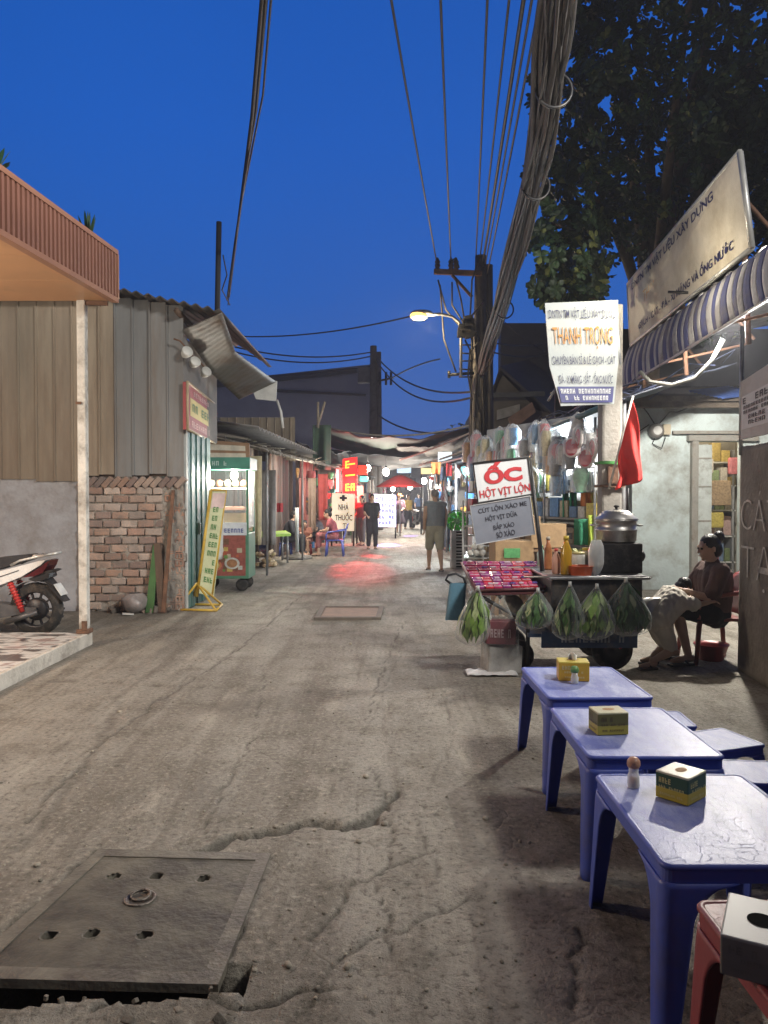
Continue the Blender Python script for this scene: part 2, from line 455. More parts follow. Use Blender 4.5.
def ground_mat():
    m = bpy.data.materials.new('worn_concrete_road'); m.use_nodes = True
    N = m.node_tree.nodes; L = m.node_tree.links; b = N['Principled BSDF']
    tc = N.new('ShaderNodeTexCoord'); P = tc.outputs['Object']
    def nz(s, d=8, r=.6, vec=None, sc3=None):
        n = N.new('ShaderNodeTexNoise'); n.inputs['Scale'].default_value = s; n.inputs['Detail'].default_value = d; n.inputs['Roughness'].default_value = r
        if sc3:
            mp = N.new('ShaderNodeMapping'); mp.inputs['Scale'].default_value = sc3; mp.inputs['Rotation'].default_value = (0, 0, .09); L.new(P, mp.inputs[0]); L.new(mp.outputs[0], n.inputs['Vector'])
        else: L.new(P, n.inputs['Vector'])
        return n.outputs[0]
    def mr(v, a, b_, c, d):
        q = N.new('ShaderNodeMapRange'); q.inputs['From Min'].default_value = a; q.inputs['From Max'].default_value = b_; q.inputs['To Min'].default_value = c; q.inputs['To Max'].default_value = d
        L.new(v, q.inputs['Value']); return q.outputs[0]
    def mix(f, A, B):
        q = N.new('ShaderNodeMix'); q.data_type = 'RGBA'; L.new(f, q.inputs['Factor'])
        for s_, v in (('A', A), ('B', B)):
            if isinstance(v, tuple): q.inputs[s_].default_value = (*v, 1)
            else: L.new(v, q.inputs[s_])
        return q.outputs['Result']
    big = nz(.55, 6); mid = nz(3.2, 9, .68); fine = nz(34, 6, .7); grit = nz(150, 3, .7)
    track = nz(1.0, 5, .6, None, (1.7, .11, 1))
    c = mix(mr(big, .38, .62, 0, 1), (.245, .228, .195), (.385, .36, .31))
    c = mix(mr(track, .42, .66, 0, .75), c, (.145, .125, .098))
    c = mix(mr(mid, .50, .64, 0, .45), c, (.12, .105, .082))
    c = mix(mr(nz(1.6, 7, .65, None, (2.6, .22, 1)), .50, .60, 0, .55), c, (.13, .112, .088))
    c = mix(mr(nz(2.3, 6, .6, None, (1.5, .3, 1)), .56, .66, 0, .5), c, (.45, .41, .34))
    c = mix(mr(fine, .53, .66, 0, .6), c, (.44, .40, .33))
    c = mix(mr(fine, .36, .46, .7, 0), c, (.075, .065, .052))
    c = mix(mr(grit, .30, .42, .65, 0), c, (.07, .058, .045))
    # oily dark stains
    st = nz(1.15, 4, .5, None, (1, .6, 1))
    c = mix(mr(st, .60, .70, 0, .6), c, (.075, .062, .05))
    ca = N.new('ShaderNodeAttribute'); ca.attribute_name = 'crack'
    c = mix(mr(ca.outputs['Fac'], 0, 1, 0, .72), c, (.045, .038, .03))
    L.new(c, b.inputs['Base Color'])
    L.new(mr(mid, .3, .7, .55, .85), b.inputs['Roughness'])
    vo = N.new('ShaderNodeTexVoronoi'); vo.feature = 'DISTANCE_TO_EDGE'; vo.inputs['Scale'].default_value = 1.1
    mpv = N.new('ShaderNodeMapping'); L.new(P, mpv.inputs[0])
    wn = N.new('ShaderNodeTexNoise'); wn.inputs['Scale'].default_value = 3; L.new(P, wn.inputs['Vector'])
    va = N.new('ShaderNodeVectorMath'); va.operation = 'MULTIPLY_ADD'; va.inputs[1].default_value = (.5, .5, 0); L.new(wn.outputs['Color'], va.inputs[0]); L.new(P, va.inputs[2])
    L.new(va.outputs[0], vo.inputs['Vector'])
    crk = mr(vo.outputs['Distance'], 0, .012, -1, 0)
    def madd(v, k, o):
        q = N.new('ShaderNodeMath'); q.operation = 'MULTIPLY_ADD'; q.inputs[1].default_value = k; L.new(v, q.inputs[0])
        if isinstance(o, (int, float)): q.inputs[2].default_value = o
        else: L.new(o, q.inputs[2])
        return q.outputs[0]
    h = madd(mid, 1.0, 0.0); h = madd(fine, .55, h); h = madd(grit, .25, h); h = madd(crk, .12, h)
    bp = N.new('ShaderNodeBump'); bp.inputs['Strength'].default_value = 1.0; bp.inputs['Distance'].default_value = .032
    L.new(h, bp.inputs['Height']); L.new(bp.outputs[0], b.inputs['Normal'])
    b.inputs['Specular IOR Level'].default_value = .35
    return m
rd = struct('road', ground_mesh(), ground_mat())
at_ = rd.data.attributes.new('crack', 'FLOAT', 'POINT'); at_.data.foreach_set('value', CK)

# manhole slab in the foreground
mh_m = mat('stained_slab', (.115, .105, .082), .55, .35, 4, .35, 40, dirt=((.028, .024, .02), .62, 4.2))
rim_m = mat('slab_rim', (.15, .138, .11), .5, .3, 8, .3, 60, dirt=((.06, .05, .042), .6, 9))
t = thing('manhole_cover', 'large square grey manhole slab with six holes and a lifting ring in the road', 'manhole')
def mhp(u, v, z):
    p = (MH[0] * (1 - u) + MH[1] * u) * (1 - v) + (MH[3] * (1 - u) + MH[2] * u) * v
    return V((p.x, p.y, z))
zt = 0.014
holes = [(.20, .28), (.37, .30), (.60, .30), (.23, .75), (.45, .76), (.70, .75)]
def slab():
    mb = MB(); n = 44; keep = []
    def blocked(u, v):
        for hu, hv in holes:
            if ((u - hu) ** 2 + (v - hv) ** 2) < .034 ** 2: return True
        return False
    idx = {}
    vs = []; fs = []
    for j in range(n + 1):
        for i in range(n + 1):
            u = .07 + .86 * i / n; v = .07 + .86 * j / n; idx[i, j] = len(vs)
            vs.append(mhp(u, v, zt - .004 + .0018 * noise.noise(V((u * 7, v * 7, 2)))))
    for j in range(n):
        for i in range(n):
            u = .07 + .86 * (i + .5) / n; v = .07 + .86 * (j + .5) / n
            if not blocked(u, v): fs.append((idx[i, j], idx[i + 1, j], idx[i + 1, j + 1], idx[i, j + 1]))
    mb.add(vs, fs, True)
    for hu, hv in holes:                      # hole walls
        c = mhp(hu, hv, 0); mb.lathe([(.026, -.03), (.029, zt - .006), (.0295, zt - .0035), (.036, zt - .0032)], (c.x, c.y, 0), 14, caps=False)
        mb.lathe([(.026, -.03), (.0005, -.03)], (c.x, c.y, 0), 14, caps=False)
    mb.prism([tuple(mhp(.07, .07, 0).xy), tuple(mhp(.93, .07, 0).xy), tuple(mhp(.93, .93, 0).xy), tuple(mhp(.07, .93, 0).xy)], -.017, -.020)
    return mb
part('slab', slab(), mh_m, t)
mb = MB()
a_ = [mhp(0, 0, zt), mhp(1, 0, zt), mhp(1, 1, zt), mhp(0, 1, zt)]
i_ = [mhp(.07, .07, zt), mhp(.93, .07, zt), mhp(.93, .93, zt), mhp(.07, .93, zt)]
for k in range(4):
    k2 = (k + 1) % 4; dz = V((0, 0, -.030))
    q = [a_[k], a_[k2], i_[k2], i_[k]]
    mb.add(q + [p + dz for p in q], [(0, 1, 2, 3), (4, 5, 1, 0), (3, 2, 6, 7)])
part('rim', mb, rim_m, t)
c = mhp(.46, .56, 0)
mb = MB().lathe([(.056, zt - .004), (.058, zt + .003), (.050, zt + .004), (.046, zt - .001), (.02, zt - .003)], (c.x, c.y, 0), 26, caps=False)
mb.tube([(c.x + .034 * math.cos(q), c.y + .012 + .034 * math.sin(q), zt + .006 + .003 * math.sin(q)) for q in [k * PI / 9 for k in range(18)]], .005, 7, closed=True)
part('lifting_ring', mb, mat('old_iron', (.16, .14, .12), .4, .4, 20, .4, metal=.7), t)

# second cover further up the road
t = thing('manhole_cover', 'smaller reddish rectangular manhole cover set in the road further up', 'manhole')
p0, p1, p2, p3 = gp(314, 620), gp(381, 620), gp(384, 608), gp(321, 608)
mb = MB(); 
for p in (p0, p1, p2, p3): p.z = .020
mb.quadbox([lerp(p0, p2, .08), lerp(p1, p3, .08), lerp(p2, p0, .08), lerp(p3, p1, .08)], (0, 0, -.03)); part('lid', mb, mat('reddish_lid', (.24, .17, .13), .7, .3, 6, .4), t)
mb = MB()
for a, b, c_, d in ((p0, p1, lerp(p1, p3, .08), lerp(p0, p2, .08)), (p1, p2, lerp(p2, p0, .08), lerp(p1, p3, .08)), (p2, p3, lerp(p3, p1, .08), lerp(p2, p0, .08)), (p3, p0, lerp(p0, p2, .08), lerp(p3, p1, .08))):
    up = V((0, 0, .012)); mb.quadbox([a + up, b + up, c_ + up, d + up], (0, 0, -.05))
part('rim', mb, mat('lid_rim', (.13, .11, .09), .7, .3, 8, .4), t)

# tiled raised pavement on the left
tile_m = bpy.data.materials.new('patterned_tiles'); tile_m.use_nodes = True
N = tile_m.node_tree.nodes; L = tile_m.node_tree.links; b = N['Principled BSDF']
tc = N.new('ShaderNodeTexCoord'); n0 = N.new('ShaderNodeTexNoise'); n0.inputs['Scale'].default_value = 3.2; n0.inputs['Detail'].default_value = 2
mp = N.new('ShaderNodeMapping'); mp.inputs['Rotation'].default_value = (0, 0, .7); mp.inputs['Scale'].default_value = (1, 2.2, 1)
L.new(tc.outputs['Object'], mp.inputs[0]); L.new(mp.outputs[0], n0.inputs['Vector'])
rp = N.new('ShaderNodeValToRGB'); rp.color_ramp.elements[0].position = .44; rp.color_ramp.elements[0].color = (.10, .085, .08, 1)
rp.color_ramp.elements[1].position = .49; rp.color_ramp.elements[1].color = (.62, .60, .56, 1)
q = rp.color_ramp.elements.new(.60); q.color = (.66, .64, .60, 1); q = rp.color_ramp.elements.new(.63); q.color = (.36, .27, .25, 1)
L.new(n0.outputs[0], rp.inputs[0])
br = N.new('ShaderNodeTexBrick'); br.offset = 0; br.inputs['Scale'].default_value = 1; br.inputs['Brick Width'].default_value = .4; br.inputs['Row Height'].default_value = .4; br.inputs['Mortar Size'].default_value = .005
L.new(tc.outputs['Object'], br.inputs['Vector'])
mx = N.new('ShaderNodeMix'); mx.data_type = 'RGBA'; L.new(br.outputs['Fac'], mx.inputs['Factor']); L.new(rp.outputs[0], mx.inputs['A']); mx.inputs['B'].default_value = (.2, .18, .16, 1)
L.new(mx.outputs['Result'], b.inputs['Base Color']); b.inputs['Roughness'].default_value = .28
PX = -2.97
mb = MB().box(((-9 + PX - .02) / 2, 3.85, .058), (9 + PX - .02, 7.78, .13), bev=.006)
struct('pavement', mb, tile_m)
mb = MB().box((PX - .004, 3.85, .06), (.045, 7.82, .135), bev=.008)
struct('kerb', mb, mat('chalky_kerb', (.56, .53, .47), .8, .2, 5, .4, 40, dirt=((.22, .19, .16), .35, 6)))

# loose grit and small stones on the road
mb = MB(); rg_ = random.Random(19)
for k in range(260):
    px = rg_.uniform(0, 560); py = rg_.uniform(600, 1020); p = gp(px, py)
    if p.x < -2.85 or inside_mh(p.x, p.y, .06) and rg_.random() < .9: continue
    q = rg_.uniform(.003, .009) * (2.2 if rg_.random() < .08 else 1); p.z = road_z(p.x, p.y) + q * .3
    g_ = rg_.uniform(.6, 1.3); mb.ell(p, (q * rg_.uniform(.8, 1.5), q * rg_.uniform(.7, 1.3), q * .7), Euler((0, 0, rg_.uniform(0, 3))).to_matrix(), 6, 4, (.28 * g_, .25 * g_, .2 * g_))
for k in range(34):
    p = V((rg_.uniform(-1.6, -.4), rg_.uniform(2.12, 2.30), -.02 + rg_.uniform(0, .03))); q = rg_.uniform(.008, .028); g_ = rg_.uniform(.5, 1)
    mb.box(p, (q * 1.4, q, q), (rg_.random() * 3, rg_.random() * 3, rg_.random() * 3), q * .2, (.24 * g_, .21 * g_, .17 * g_))
o = part('grit', mb, mat('loose_grit', (.3, .27, .22), .9, .3, 30, .3, vcol=True)); o['kind'] = 'stuff'; o['label'] = 'loose grit and small stones scattered on the road'; o['category'] = 'grit'
# ================================================================= LEFT SIDE
XZ = Matrix(((1, 0, 0, 0), (0, 0, -1, 0), (0, 1, 0, 0), (0, 0, 0, 1)))        # prism drawn in x-z, thick along -y
black = mat('black_plastic', (.018, .018, .02), .45, .3, 8, .1, dirt=((.12, .10, .08), .25, 7))
rubber = mat('dusty_rubber', (.022, .021, .02), .8, .3, 12, .3, dirt=((.13, .11, .09), .4, 10))
steel = mat('dull_steel', (.42, .42, .42), .35, .25, 7, .1, metal=.9)
galv = mat('galvanised', (.36, .37, .38), .5, .25, 4, .15, metal=.6, dirt=((.16, .11, .07), .3, 5))
wood = mat('raw_wood', (.26, .17, .10), .8, .35, 6, .4, 30, streak=True)
darkwood = mat('dark_wood', (.10, .065, .045), .8, .35, 6, .4, 30, streak=True)
rust = mat('rusty_iron', (.17, .09, .055), .8, .4, 9, .4, 40)
concrete = mat('grey_concrete', (.30, .285, .26), .85, .3, 2.2, .4, 30, dirt=((.10, .085, .07), .5, 3))

# --- orange canopy building
t = thing('canopy_building', 'orange canopy with a slatted fascia and flat soffit reaching over the tiled pavement', 'building')
A0, A1 = V((-2.66, 7.7)), V((-3.58, -2.6)); Zs, Zt = 3.44, 3.93
def fx(y): return A0.x + (y - A0.y) * (A1.x - A0.x) / (A1.y - A0.y)
orange = mat('orange_cladding', (.29, .13, .085), .55, .12, 3, .05)
soffit = mat('soffit_board', (.60, .32, .16), .5, .10, 1.2, .05, dirt=((.42, .24, .13), .3, 1.4))
mb = MB()
for k in range(14):
    y1 = 7.69 - k * .74; y0 = y1 - .735
    mb.quadbox([(-9, y0, Zs), (fx(y0) - .035, y0, Zs), (fx(y1) - .035, y1, Zs), (-9, y1, Zs)], (0, 0, .03))
part('soffit', mb, soffit, t)
mb = MB(); n = 150
mb.quadbox([(fx(-2.6) - .03, -2.6, Zs + .035), (fx(7.66) - .03, 7.66, Zs + .035), (fx(7.66) - .03, 7.66, Zt - .03), (fx(-2.6) - .03, -2.6, Zt - .03)], (-.06, 0, 0))
part('fascia_board', mb, mat('shade_brown_backing', (.13, .06, .04), .7, .2, 4), t); mb = MB()  # dark brown puts the shade between the slats into the backing's colour
k = 0; y = -2.55
while y < 7.66:
    mb.box((fx(y) - .008, y, (Zs + Zt) / 2), (.04, .040, Zt - Zs - .05), None); y += .068
part('fascia_slats', mb, orange, t)
mb = MB()
for z in (Zs + .005, Zt - .012): mb.quadbox([(fx(-2.6) + .02, -2.6, z - .022), (fx(7.7) + .02, 7.7, z - .022), (fx(7.7) + .02, 7.7, z + .022), (fx(-2.6) + .02, -2.6, z + .022)], (-.07, 0, 0))
mb.box((fx(7.7) - .012, 7.705, (Zs + Zt) / 2), (.06, .03, Zt - Zs - .05))
part('edge_trim', mb, mat('orange_trim', (.37, .18, .11), .45, .1, 4, .05), t)
part('deck', MB().quadbox([(-9, -2.6, Zt - .06), (fx(-2.6) - .1, -2.6, Zt - .06), (fx(7.6) - .1, 7.6, Zt - .06), (-9, 7.6, Zt - .06)], (0, 0, .03)), concrete, t)
mb = MB().box((-3.0, 7.68, 1.79), (.085, .085, 3.30), bev=.012)
po = part('post', mb, mat('chalk_white_post', (.62, .60, .55), .75, .22, 5, .3, 40, dirt=((.2, .17, .14), .5, 7)), t)
part('foot_plate', MB().box((-3.0, 7.68, .15), (.13, .12, .045), bev=.01).box((-2.98, 7.625, .21), (.05, .02, .09)), rust, po)
part('bracket', MB().box((-3.02, 7.63, 2.42), (.05, .03, .025)).box((-2.85, 7.67, 3.41), (.22, .03, .04)), rust, po)

def blade_plant(name, label, base, n, ln, seed, m, spread=.7, wd=.05, group=None):
    r = random.Random(seed); mb = MB()
    for k in range(n):
        a = r.uniform(0, 2 * PI); tilt = r.uniform(.05, spread); l = ln * r.uniform(.6, 1.1)
        d = V((math.cos(a) * math.sin(tilt), math.sin(a) * math.sin(tilt), math.cos(tilt))); sd_ = d.cross(V((0, 0, 1)))
        sd_ = sd_.normalized() if sd_.length > 1e-3 else V((1, 0, 0))
        def fn(u, v):
            p = V(base) + d * (l * u) - V((0, 0, 1)) * (l * .28 * u * u * tilt)
            return p + sd_ * ((v - .5) * 2 * wd * (1 - u) ** .6 * (.3 + u if u < .7 else 1))
        g = r.uniform(.5, 1.2); mb.sheet(fn, 6, 2, 0, (.03 * g, .085 * g, .03 * g))
    return one(name, label, 'plant', mb, m, group)
leafm = mat('leaf_green', (.04, .1, .03), .5, .25, 12, .1, vcol=True)
blade_plant('rooftop_plant', 'spiky green plant standing on the orange canopy roof near its corner', at(88, 248, 8.6), 16, .42, 3, leafm, .55, .03)
blade_plant('rooftop_plant', 'dark leafy plant tip above the orange canopy at the picture edge', at(-8, 180, 7.2), 14, .36, 4, leafm, 1.0)

# --- corrugated tin and brick house
t = thing('tin_house', 'grey corrugated tin house over a low brick and plaster wall', 'house', (0, 0, 0))
YF = 10.0; XR = -2.60
def tin(mb, x0, x1, z0, z1, y, pitch, rnd, shades, top=None):
    x = x0
    while x < x1:
        c = rnd.choice(shades) if rnd.random() < .55 else shades[0]
        k = rnd.uniform(.85, 1.12); c = tuple(q * k for q in c); dy = rnd.uniform(-.008, .008)
        xe = min(x + pitch, x1); zt_ = (top(x) if top else z1)
        prof = [(x, 0), (x + .008, -.020), (x + .026, -.020), (x + .036, 0), ((x + xe) / 2, .003), (xe, 0)]
        vs = [];
        zz = [z0 + rnd.uniform(-.03, .03), z0 + (zt_ - z0) * .5, zt_]
        for z in zz:
            for px_, py_ in prof: vs.append((px_, y + py_ + dy + .004 * noise.noise(V((px_ * 3, z * 2, 1))), z))
        m_ = len(prof)
        mb.add(vs, [(j * m_ + i, j * m_ + i + 1, (j + 1) * m_ + i + 1, (j + 1) * m_ + i) for j in range(2) for i in range(m_ - 1)], False, c)
        x += pitch
    return mb
tin_m = mat('weathered_tin', (.4, .4, .4), .62, .28, 3.0, .2, 7, vcol=True, metal=.0, streak=True, dirt=((.15, .105, .07), .42, 2.6))
rt = random.Random(5)
def ztop(x): return 4.06 - max(0, (x + 3.4)) * .16
shades = [(.225, .225, .22), (.25, .245, .235), (.23, .205, .17), (.20, .205, .205)]
mb = tin(MB(), -9, -4.98, 1.72, 4.06, YF, .255, rt, shades, ztop)
mb = tin(mb, -4.98, -3.9, 1.70, 4.06, YF - .012, .232, rt, [(.27, .22, .165), (.25, .20, .145), (.24, .20, .15)], ztop)
mb = tin(mb, -3.9, -3.5, 1.75, 4.06, YF - .006, .2, rt, [(.28, .23, .17)], ztop)
mb = tin(mb, -3.5, XR, 1.76, 4.06, YF, .225, rt, shades, ztop)
part('tin_wall', mb, tin_m, t)
part('wall_backing', MB().quadbox([(-8.9, YF + .05, 1.72), (XR - .02, YF + .05, 1.76), (XR - .02, YF + .05, 3.8), (-8.9, YF + .05, 3.9)], (0, .03, 0)), darkwood, t)
plaster = mat('grey_blue_plaster', (.36, .37, .40), .85, .15, 1.6, .25, 25, dirt=((.20, .185, .17), .5, 1.8))
mb = MB().box((-6.5, YF + .06, .86), (5.05, .10, 1.74))
part('plaster_wall', mb, plaster, t)
brick_m = mat('old_brick', (.35, .2, .14), .85, .25, 14, .5, 60, vcol=True, dirt=((.16, .14, .125), .5, 7))
rb = random.Random(8)
mb = MB(); z = .02; row = 0
while z < 1.60:
    x = -3.97 + (0 if row % 2 else -.11)
    while x < -2.86:
        wl = .218 * rb.uniform(.92, 1.06); xa = max(x, -3.97); xb = min(x + wl, -2.86)
        if xb - xa > .03 and rb.random() > .025:
            base = rb.choice([(.38, .25, .19), (.43, .31, .25), (.33, .22, .175), (.44, .36, .31), (.40, .33, .29), (.26, .19, .165)])
            k = rb.uniform(.8, 1.15)
            mb.box(((xa + xb) / 2, YF + .02 + rb.uniform(-.014, .012), z + .050), (xb - xa - .016, .12, .090), (rb.uniform(-.05, .05), rb.uniform(-.05, .05), rb.uniform(-.07, .07)), .016, tuple(q * k for q in base))
        x += wl
    z += .107; row += 1
x = -3.96                                            # slanted top course
while x < -2.65:
    base = rb.choice([(.30, .19, .14), (.20, .14, .12), (.36, .27, .22), (.15, .11, .10)])
    mb.box((x + .06, YF + .01, 1.675), (.07, .12, .16), (0, .75, rb.uniform(-.05, .05)), .008, base); x += .105
part('brick_wall', mb, brick_m, t)
part('mortar', MB().sheet(lambda u, v: (-3.975 + 1.37 * u, YF - .012 + .028 * noise.noise(V((u * 14, v * 17, 1))) + .02 * noise.noise(V((u * 40, v * 45, 4))), 1.68 * v), 70, 80, .06).box((-2.73, YF + .10, .85), (.26, .12, 1.66)), mat('grey_mortar', (.27, .245, .215), .95, .3, 9, .6, 40), t)
mb = MB(); z = .02; hk = 0                           # pier of hollow clay blocks
while z < 1.60:
    for j in range(2):
        x = -2.845 + j * .125; c = rb.choice([(.42, .24, .17), (.38, .22, .16), (.45, .29, .22), (.33, .22, .17)])
        w_, h_ = .115, .082; y = YF - .012 + rb.uniform(-.01, .01)
        for (cx_, cz_, sx_, sz_) in ((x + w_ / 2, z + .008, w_, .016), (x + w_ / 2, z + h_ - .008, w_, .016), (x + .010, z + h_ / 2, .02, h_ - .033), (x + w_ - .010, z + h_ / 2, .02, h_ - .033), (x + w_ / 2, z + h_ / 2, .018, h_ - .033)):
            mb.box((cx_, y + .05, cz_), (sx_, .10, sz_), None, 0, c)
    z += .094
part('block_pier', mb, brick_m, t)
# street side: wall, door, upper panel, roof and awning
part('side_wall', MB().box((XR - .05, 11.05, 2.95), (.08, 2.0, 1.25)), mat('side_boards', (.17, .155, .14), .7, .3, 4, .3), t)
door = mat('teal_door', (.055, .15, .135), .45, .25, 4, .1, dirt=((.16, .15, .13), .3, 4))
mb = MB()
for k in range(9): mb.box((XR + .01 + (k % 2) * .015, 10.18 + k * .145, 1.18), (.03, .142, 2.32))
d_ = part('door', mb, door, t)
part('handle', MB().box((XR + .05, 10.6, 1.05), (.05, .03, .16), bev=.01), steel, d_)
part('door_jamb', MB().box((XR - .01, 10.07, 1.2), (.07, .06, 2.38)), mat('pale_jamb', (.5, .52, .5), .6, .2, 6), t)
mb = MB()
def roof_fn(u, v):
    x = -9 + u * 6.93; y = 9.72 + v * 4.5
    return (x, y, 4.12 - max(0, x + 3.4) * .21 + .022 * math.sin(x * 2 * PI / .15) + v * .3 - max(0, (u - .93)) * v * 4.)
mb.sheet(roof_fn, 280, 5, .012)
part('roof', mb, mat('dark_roof_tin', (.10, .098, .095), .6, .35, 3, .2, metal=.3, dirt=((.14, .09, .06), .5, 3)), t)
part('eave_beam', MB().box((-6.2, 9.86, 4.03), (5.4, .07, .07), (0, 0.0, 0)).tube([(-2.63, 9.8, 3.85), (-2.62, 12.4, 3.7)], .04, 6), darkwood, t)
outer = [V((-2.05, 9.8, 3.83)), V((-2.06, 10.7, 3.50)), V((-1.76, 12.6, 3.37))]
inner = [V((-2.60, 9.95, 3.64)), V((-2.5, 11.2, 3.28)), V((-2.37, 12.6, 3.08))]
def seg(P, v): return lerp(P[0], P[1], v * 2) if v < .5 else lerp(P[1], P[2], v * 2 - 1)
def aw(u, v):
    p = lerp(seg(inner, v), seg(outer, v), u)
    return p + V((0, 0, .0015 * math.sin(v * 2 * PI * 22)))
mb = MB().sheet(aw, 6, 132, .008)
part('awning', mb, mat('awning_tin', (.19, .185, .175), .5, .3, 3, .15, metal=.3, dirt=((.13, .085, .055), .5, 3)), t)
mb = MB().quadbox([at(256, 399, 12.62), at(276, 401, 12.62), at(277, 381, 12.62), at(247, 378, 12.62)], (0, .03, 0))
mb.tube([at(277, 400, 12.6), at(281, 412, 12.6), at(283, 428, 12.6)], .022, 6)
part('awning_end', mb, mat('white_sheet', (.8, .8, .77), .6, .2, 5), t)
# red shop sign on the street side
t2 = thing('shop_sign', 'red shop sign with a yellow middle panel on the street side of the tin house', 'sign')
Q = [V((XR + .06, 9.93, 2.36)), V((XR - .04, 12.0, 2.32)), V((XR - .04, 12.0, 2.93)), V((XR + .06, 9.93, 2.97))]
part('board', MB().quadbox(Q, (-.05, 0, 0)), mat('sign_red', (.34, .045, .05), .45, .2, 4), t2)
def sub(Q, u0, u1, v0, v1, lift=.004):
    bl, br, tr, tl = Q; n = (br - bl).cross(tl - bl).normalized() * lift
    f = lambda u, v: bl * (1 - u) * (1 - v) + br * u * (1 - v) + tr * u * v + tl * (1 - u) * v + n
    return [f(u0, v0), f(u1, v0), f(u1, v1), f(u0, v1)]
part('panel', MB().add(sub(Q, .1, .93, .33, .72), [(0, 1, 2, 3)]), mat('sign_yellow', (.62, .50, .16), .5, .15, 4), t2)
rs = random.Random(4)
mb = scribble(MB(), Q, .16, .88, .44, .62, 7, .009, None, rs); part('lettering', mb, mat('sign_green', (.12, .22, .06), .5), t2)
mb = scribble(MB(), Q, .14, .9, .80, .9, 11, .006, None, rs); scribble(mb, Q, .14, .9, .10, .24, 10, .006, None, rs); part('lettering', mb, mat('sign_pink', (.72, .45, .42), .5), t2)
part('frame', MB().tube([q + V((.01, 0, 0)) for q in Q], .018, 6, closed=True), mat('frame_tan', (.45, .36, .24), .5), t2)
# junk and floodlights over the sign
mbh = []
for k, (px, py, Y) in enumerate(((187, 352, 9.9), (195, 362, 10.2), (206, 372, 10.7))):
    p = at(px, py, Y); t3 = thing('floodlight', ('white unlit floodlight under the tin eave, nearest the house corner', 'white unlit floodlight under the tin eave, middle of three', 'white unlit floodlight under the tin eave, farthest from the house corner')[k], 'floodlight', p, .5, 'floodlights under the tin eave')
    part('lamp_head', MB().lathe([(.03, -.1), (.055, -.06), (.075, .02), (.07, .03), (.0, .02)], (0, 0, 0), 14, Euler((1.1, .5, 0)).to_matrix(), caps=False), mat('offwhite', (.66, .66, .62), .5, .15), t3)
    part('bracket', MB().tube([(0, .02, .05), (-.08, .03, .14), (-.16, .04, .16)], .012, 6), rust, t3)

# leaning boards, rubble bag
for k, (lab, a, b, w_, m) in enumerate((
    ('green painted board leaning on the brick wall', (152, 612), (156, 545), .05, mat('green_board', (.06, .15, .045), .7, .3, 6)),
    ('dark brown plank leaning crooked against the brick wall', (165, 612), (157, 543), .055, darkwood),
    ('thin reddish plank beside the crooked brown plank', (174, 608), (161, 560), .035, wood),
    ('tall narrow rusty bar standing against the clay block pier', (177, 606), (173, 490), .025, rust))):
    p = gp(*a) ; p.z = .01; Yt = 9.93; q = at(b[0], b[1], Yt)
    if p.y > 9.8: p.y = 9.8
    d = (q - p); s_ = V((w_, 0, 0))
    one('wood_plank' if k != 3 else 'iron_bar', lab, 'plank' if k != 3 else 'bar', MB().quadbox([p - s_, p + s_, q + s_ * .8, q - s_ * .8], (0, .025, 0)), m)
mb = MB()
def bag_fn(seed, r, h):
    def fn(u, v):
        a = u * 2 * PI; z = h * v; rr = r * (math.sin(PI * (.12 + .86 * (1 - v))) ** .6) * (1 + .28 * noise.noise(V((math.cos(a) * 2, math.sin(a) * 2, v * 3 + seed))))
        return (rr * math.cos(a), rr * math.sin(a), z)
    return fn
one('rubbish_bag', 'crumpled grey rubbish bag at the foot of the brick wall', 'bag', MB().sheet(bag_fn(3, .17, .26), 22, 10), mat('grey_bag', (.28, .25, .24), .35, .4, 8, .6, 14), None, gp(137, 612) + V((0, -.1, 0)))
mb = MB(); rr = random.Random(3)
for k in range(38):
    a = rr.uniform(-.5, .35); mb.box((a, rr.uniform(-.16, .12), rr.uniform(.01, .05)), [rr.uniform(.03, .11) for _ in range(3)], (rr.random() * 3, rr.random() * 3, rr.random() * 3), .008, rr.choice([(.3, .2, .15), (.25, .22, .19), (.14, .12, .10)]))
o = one('rubble', 'broken brick rubble along the foot of the brick wall', 'rubble', mb, brick_m, None, gp(146, 611)); o['kind'] = 'stuff'
mb = MB().box((0, 0, .015), (.14, .09, .012), (0, .1, .4)); one('paper_scrap', 'scrap of white paper on the ground by the rubbish bag', 'paper', mb, mat('paper', (.65, .64, .6), .7), None, gp(128, 615))

# --- scooter
t = thing('scooter', 'white and black scooter with a red rear shock behind the tiled pavement', 'scooter', (at(37, 610, 8.25).x, 8.25, 0))
R0 = .287
def wheel(x, par):
    mb = MB()
    RX = Matrix.Rotation(PI / 2, 3, 'X')
    mb.lathe([(.19, -.05), (.235, -.056), (.275, -.035), (R0, 0), (.275, .035), (.235, .056), (.19, .05)], (x, 0, R0), 40, RX, caps=False)
    for k in range(40):
        a = 2 * PI * k / 40; mb.box((x + .279 * math.cos(a), (-1) ** k * .02, R0 + .279 * math.sin(a)), (.02, .036, .012), (0, -a + PI / 2, 0))
    ty = part('tyre', mb, rubber, par)
    mb = MB().lathe([(.195, -.048), (.18, -.045), (.172, .0), (.18, .045), (.195, .048)], (x, 0, R0), 36, RX, caps=False)
    mb.lathe([(.0, -.055), (.10, -.055), (.12, -.03), (.12, .03), (.10, .055), (0, .055)], (x, 0, R0), 24, RX, caps=False)
    for k in range(10):
        a = 2 * PI * k / 10; mb.box((x + .145 * math.cos(a), -.0, R0 + .145 * math.sin(a)), (.07, .03, .018), (0, -a, 0))
    part('rim', mb, mat('dark_rim', (.05, .05, .055), .4, .3, 9, metal=.4), par)
wr = thing('wheel', '', '', (0, 0, 0)); del wr['label']; del wr['category']; wr.parent = t; wheel(0, wr)
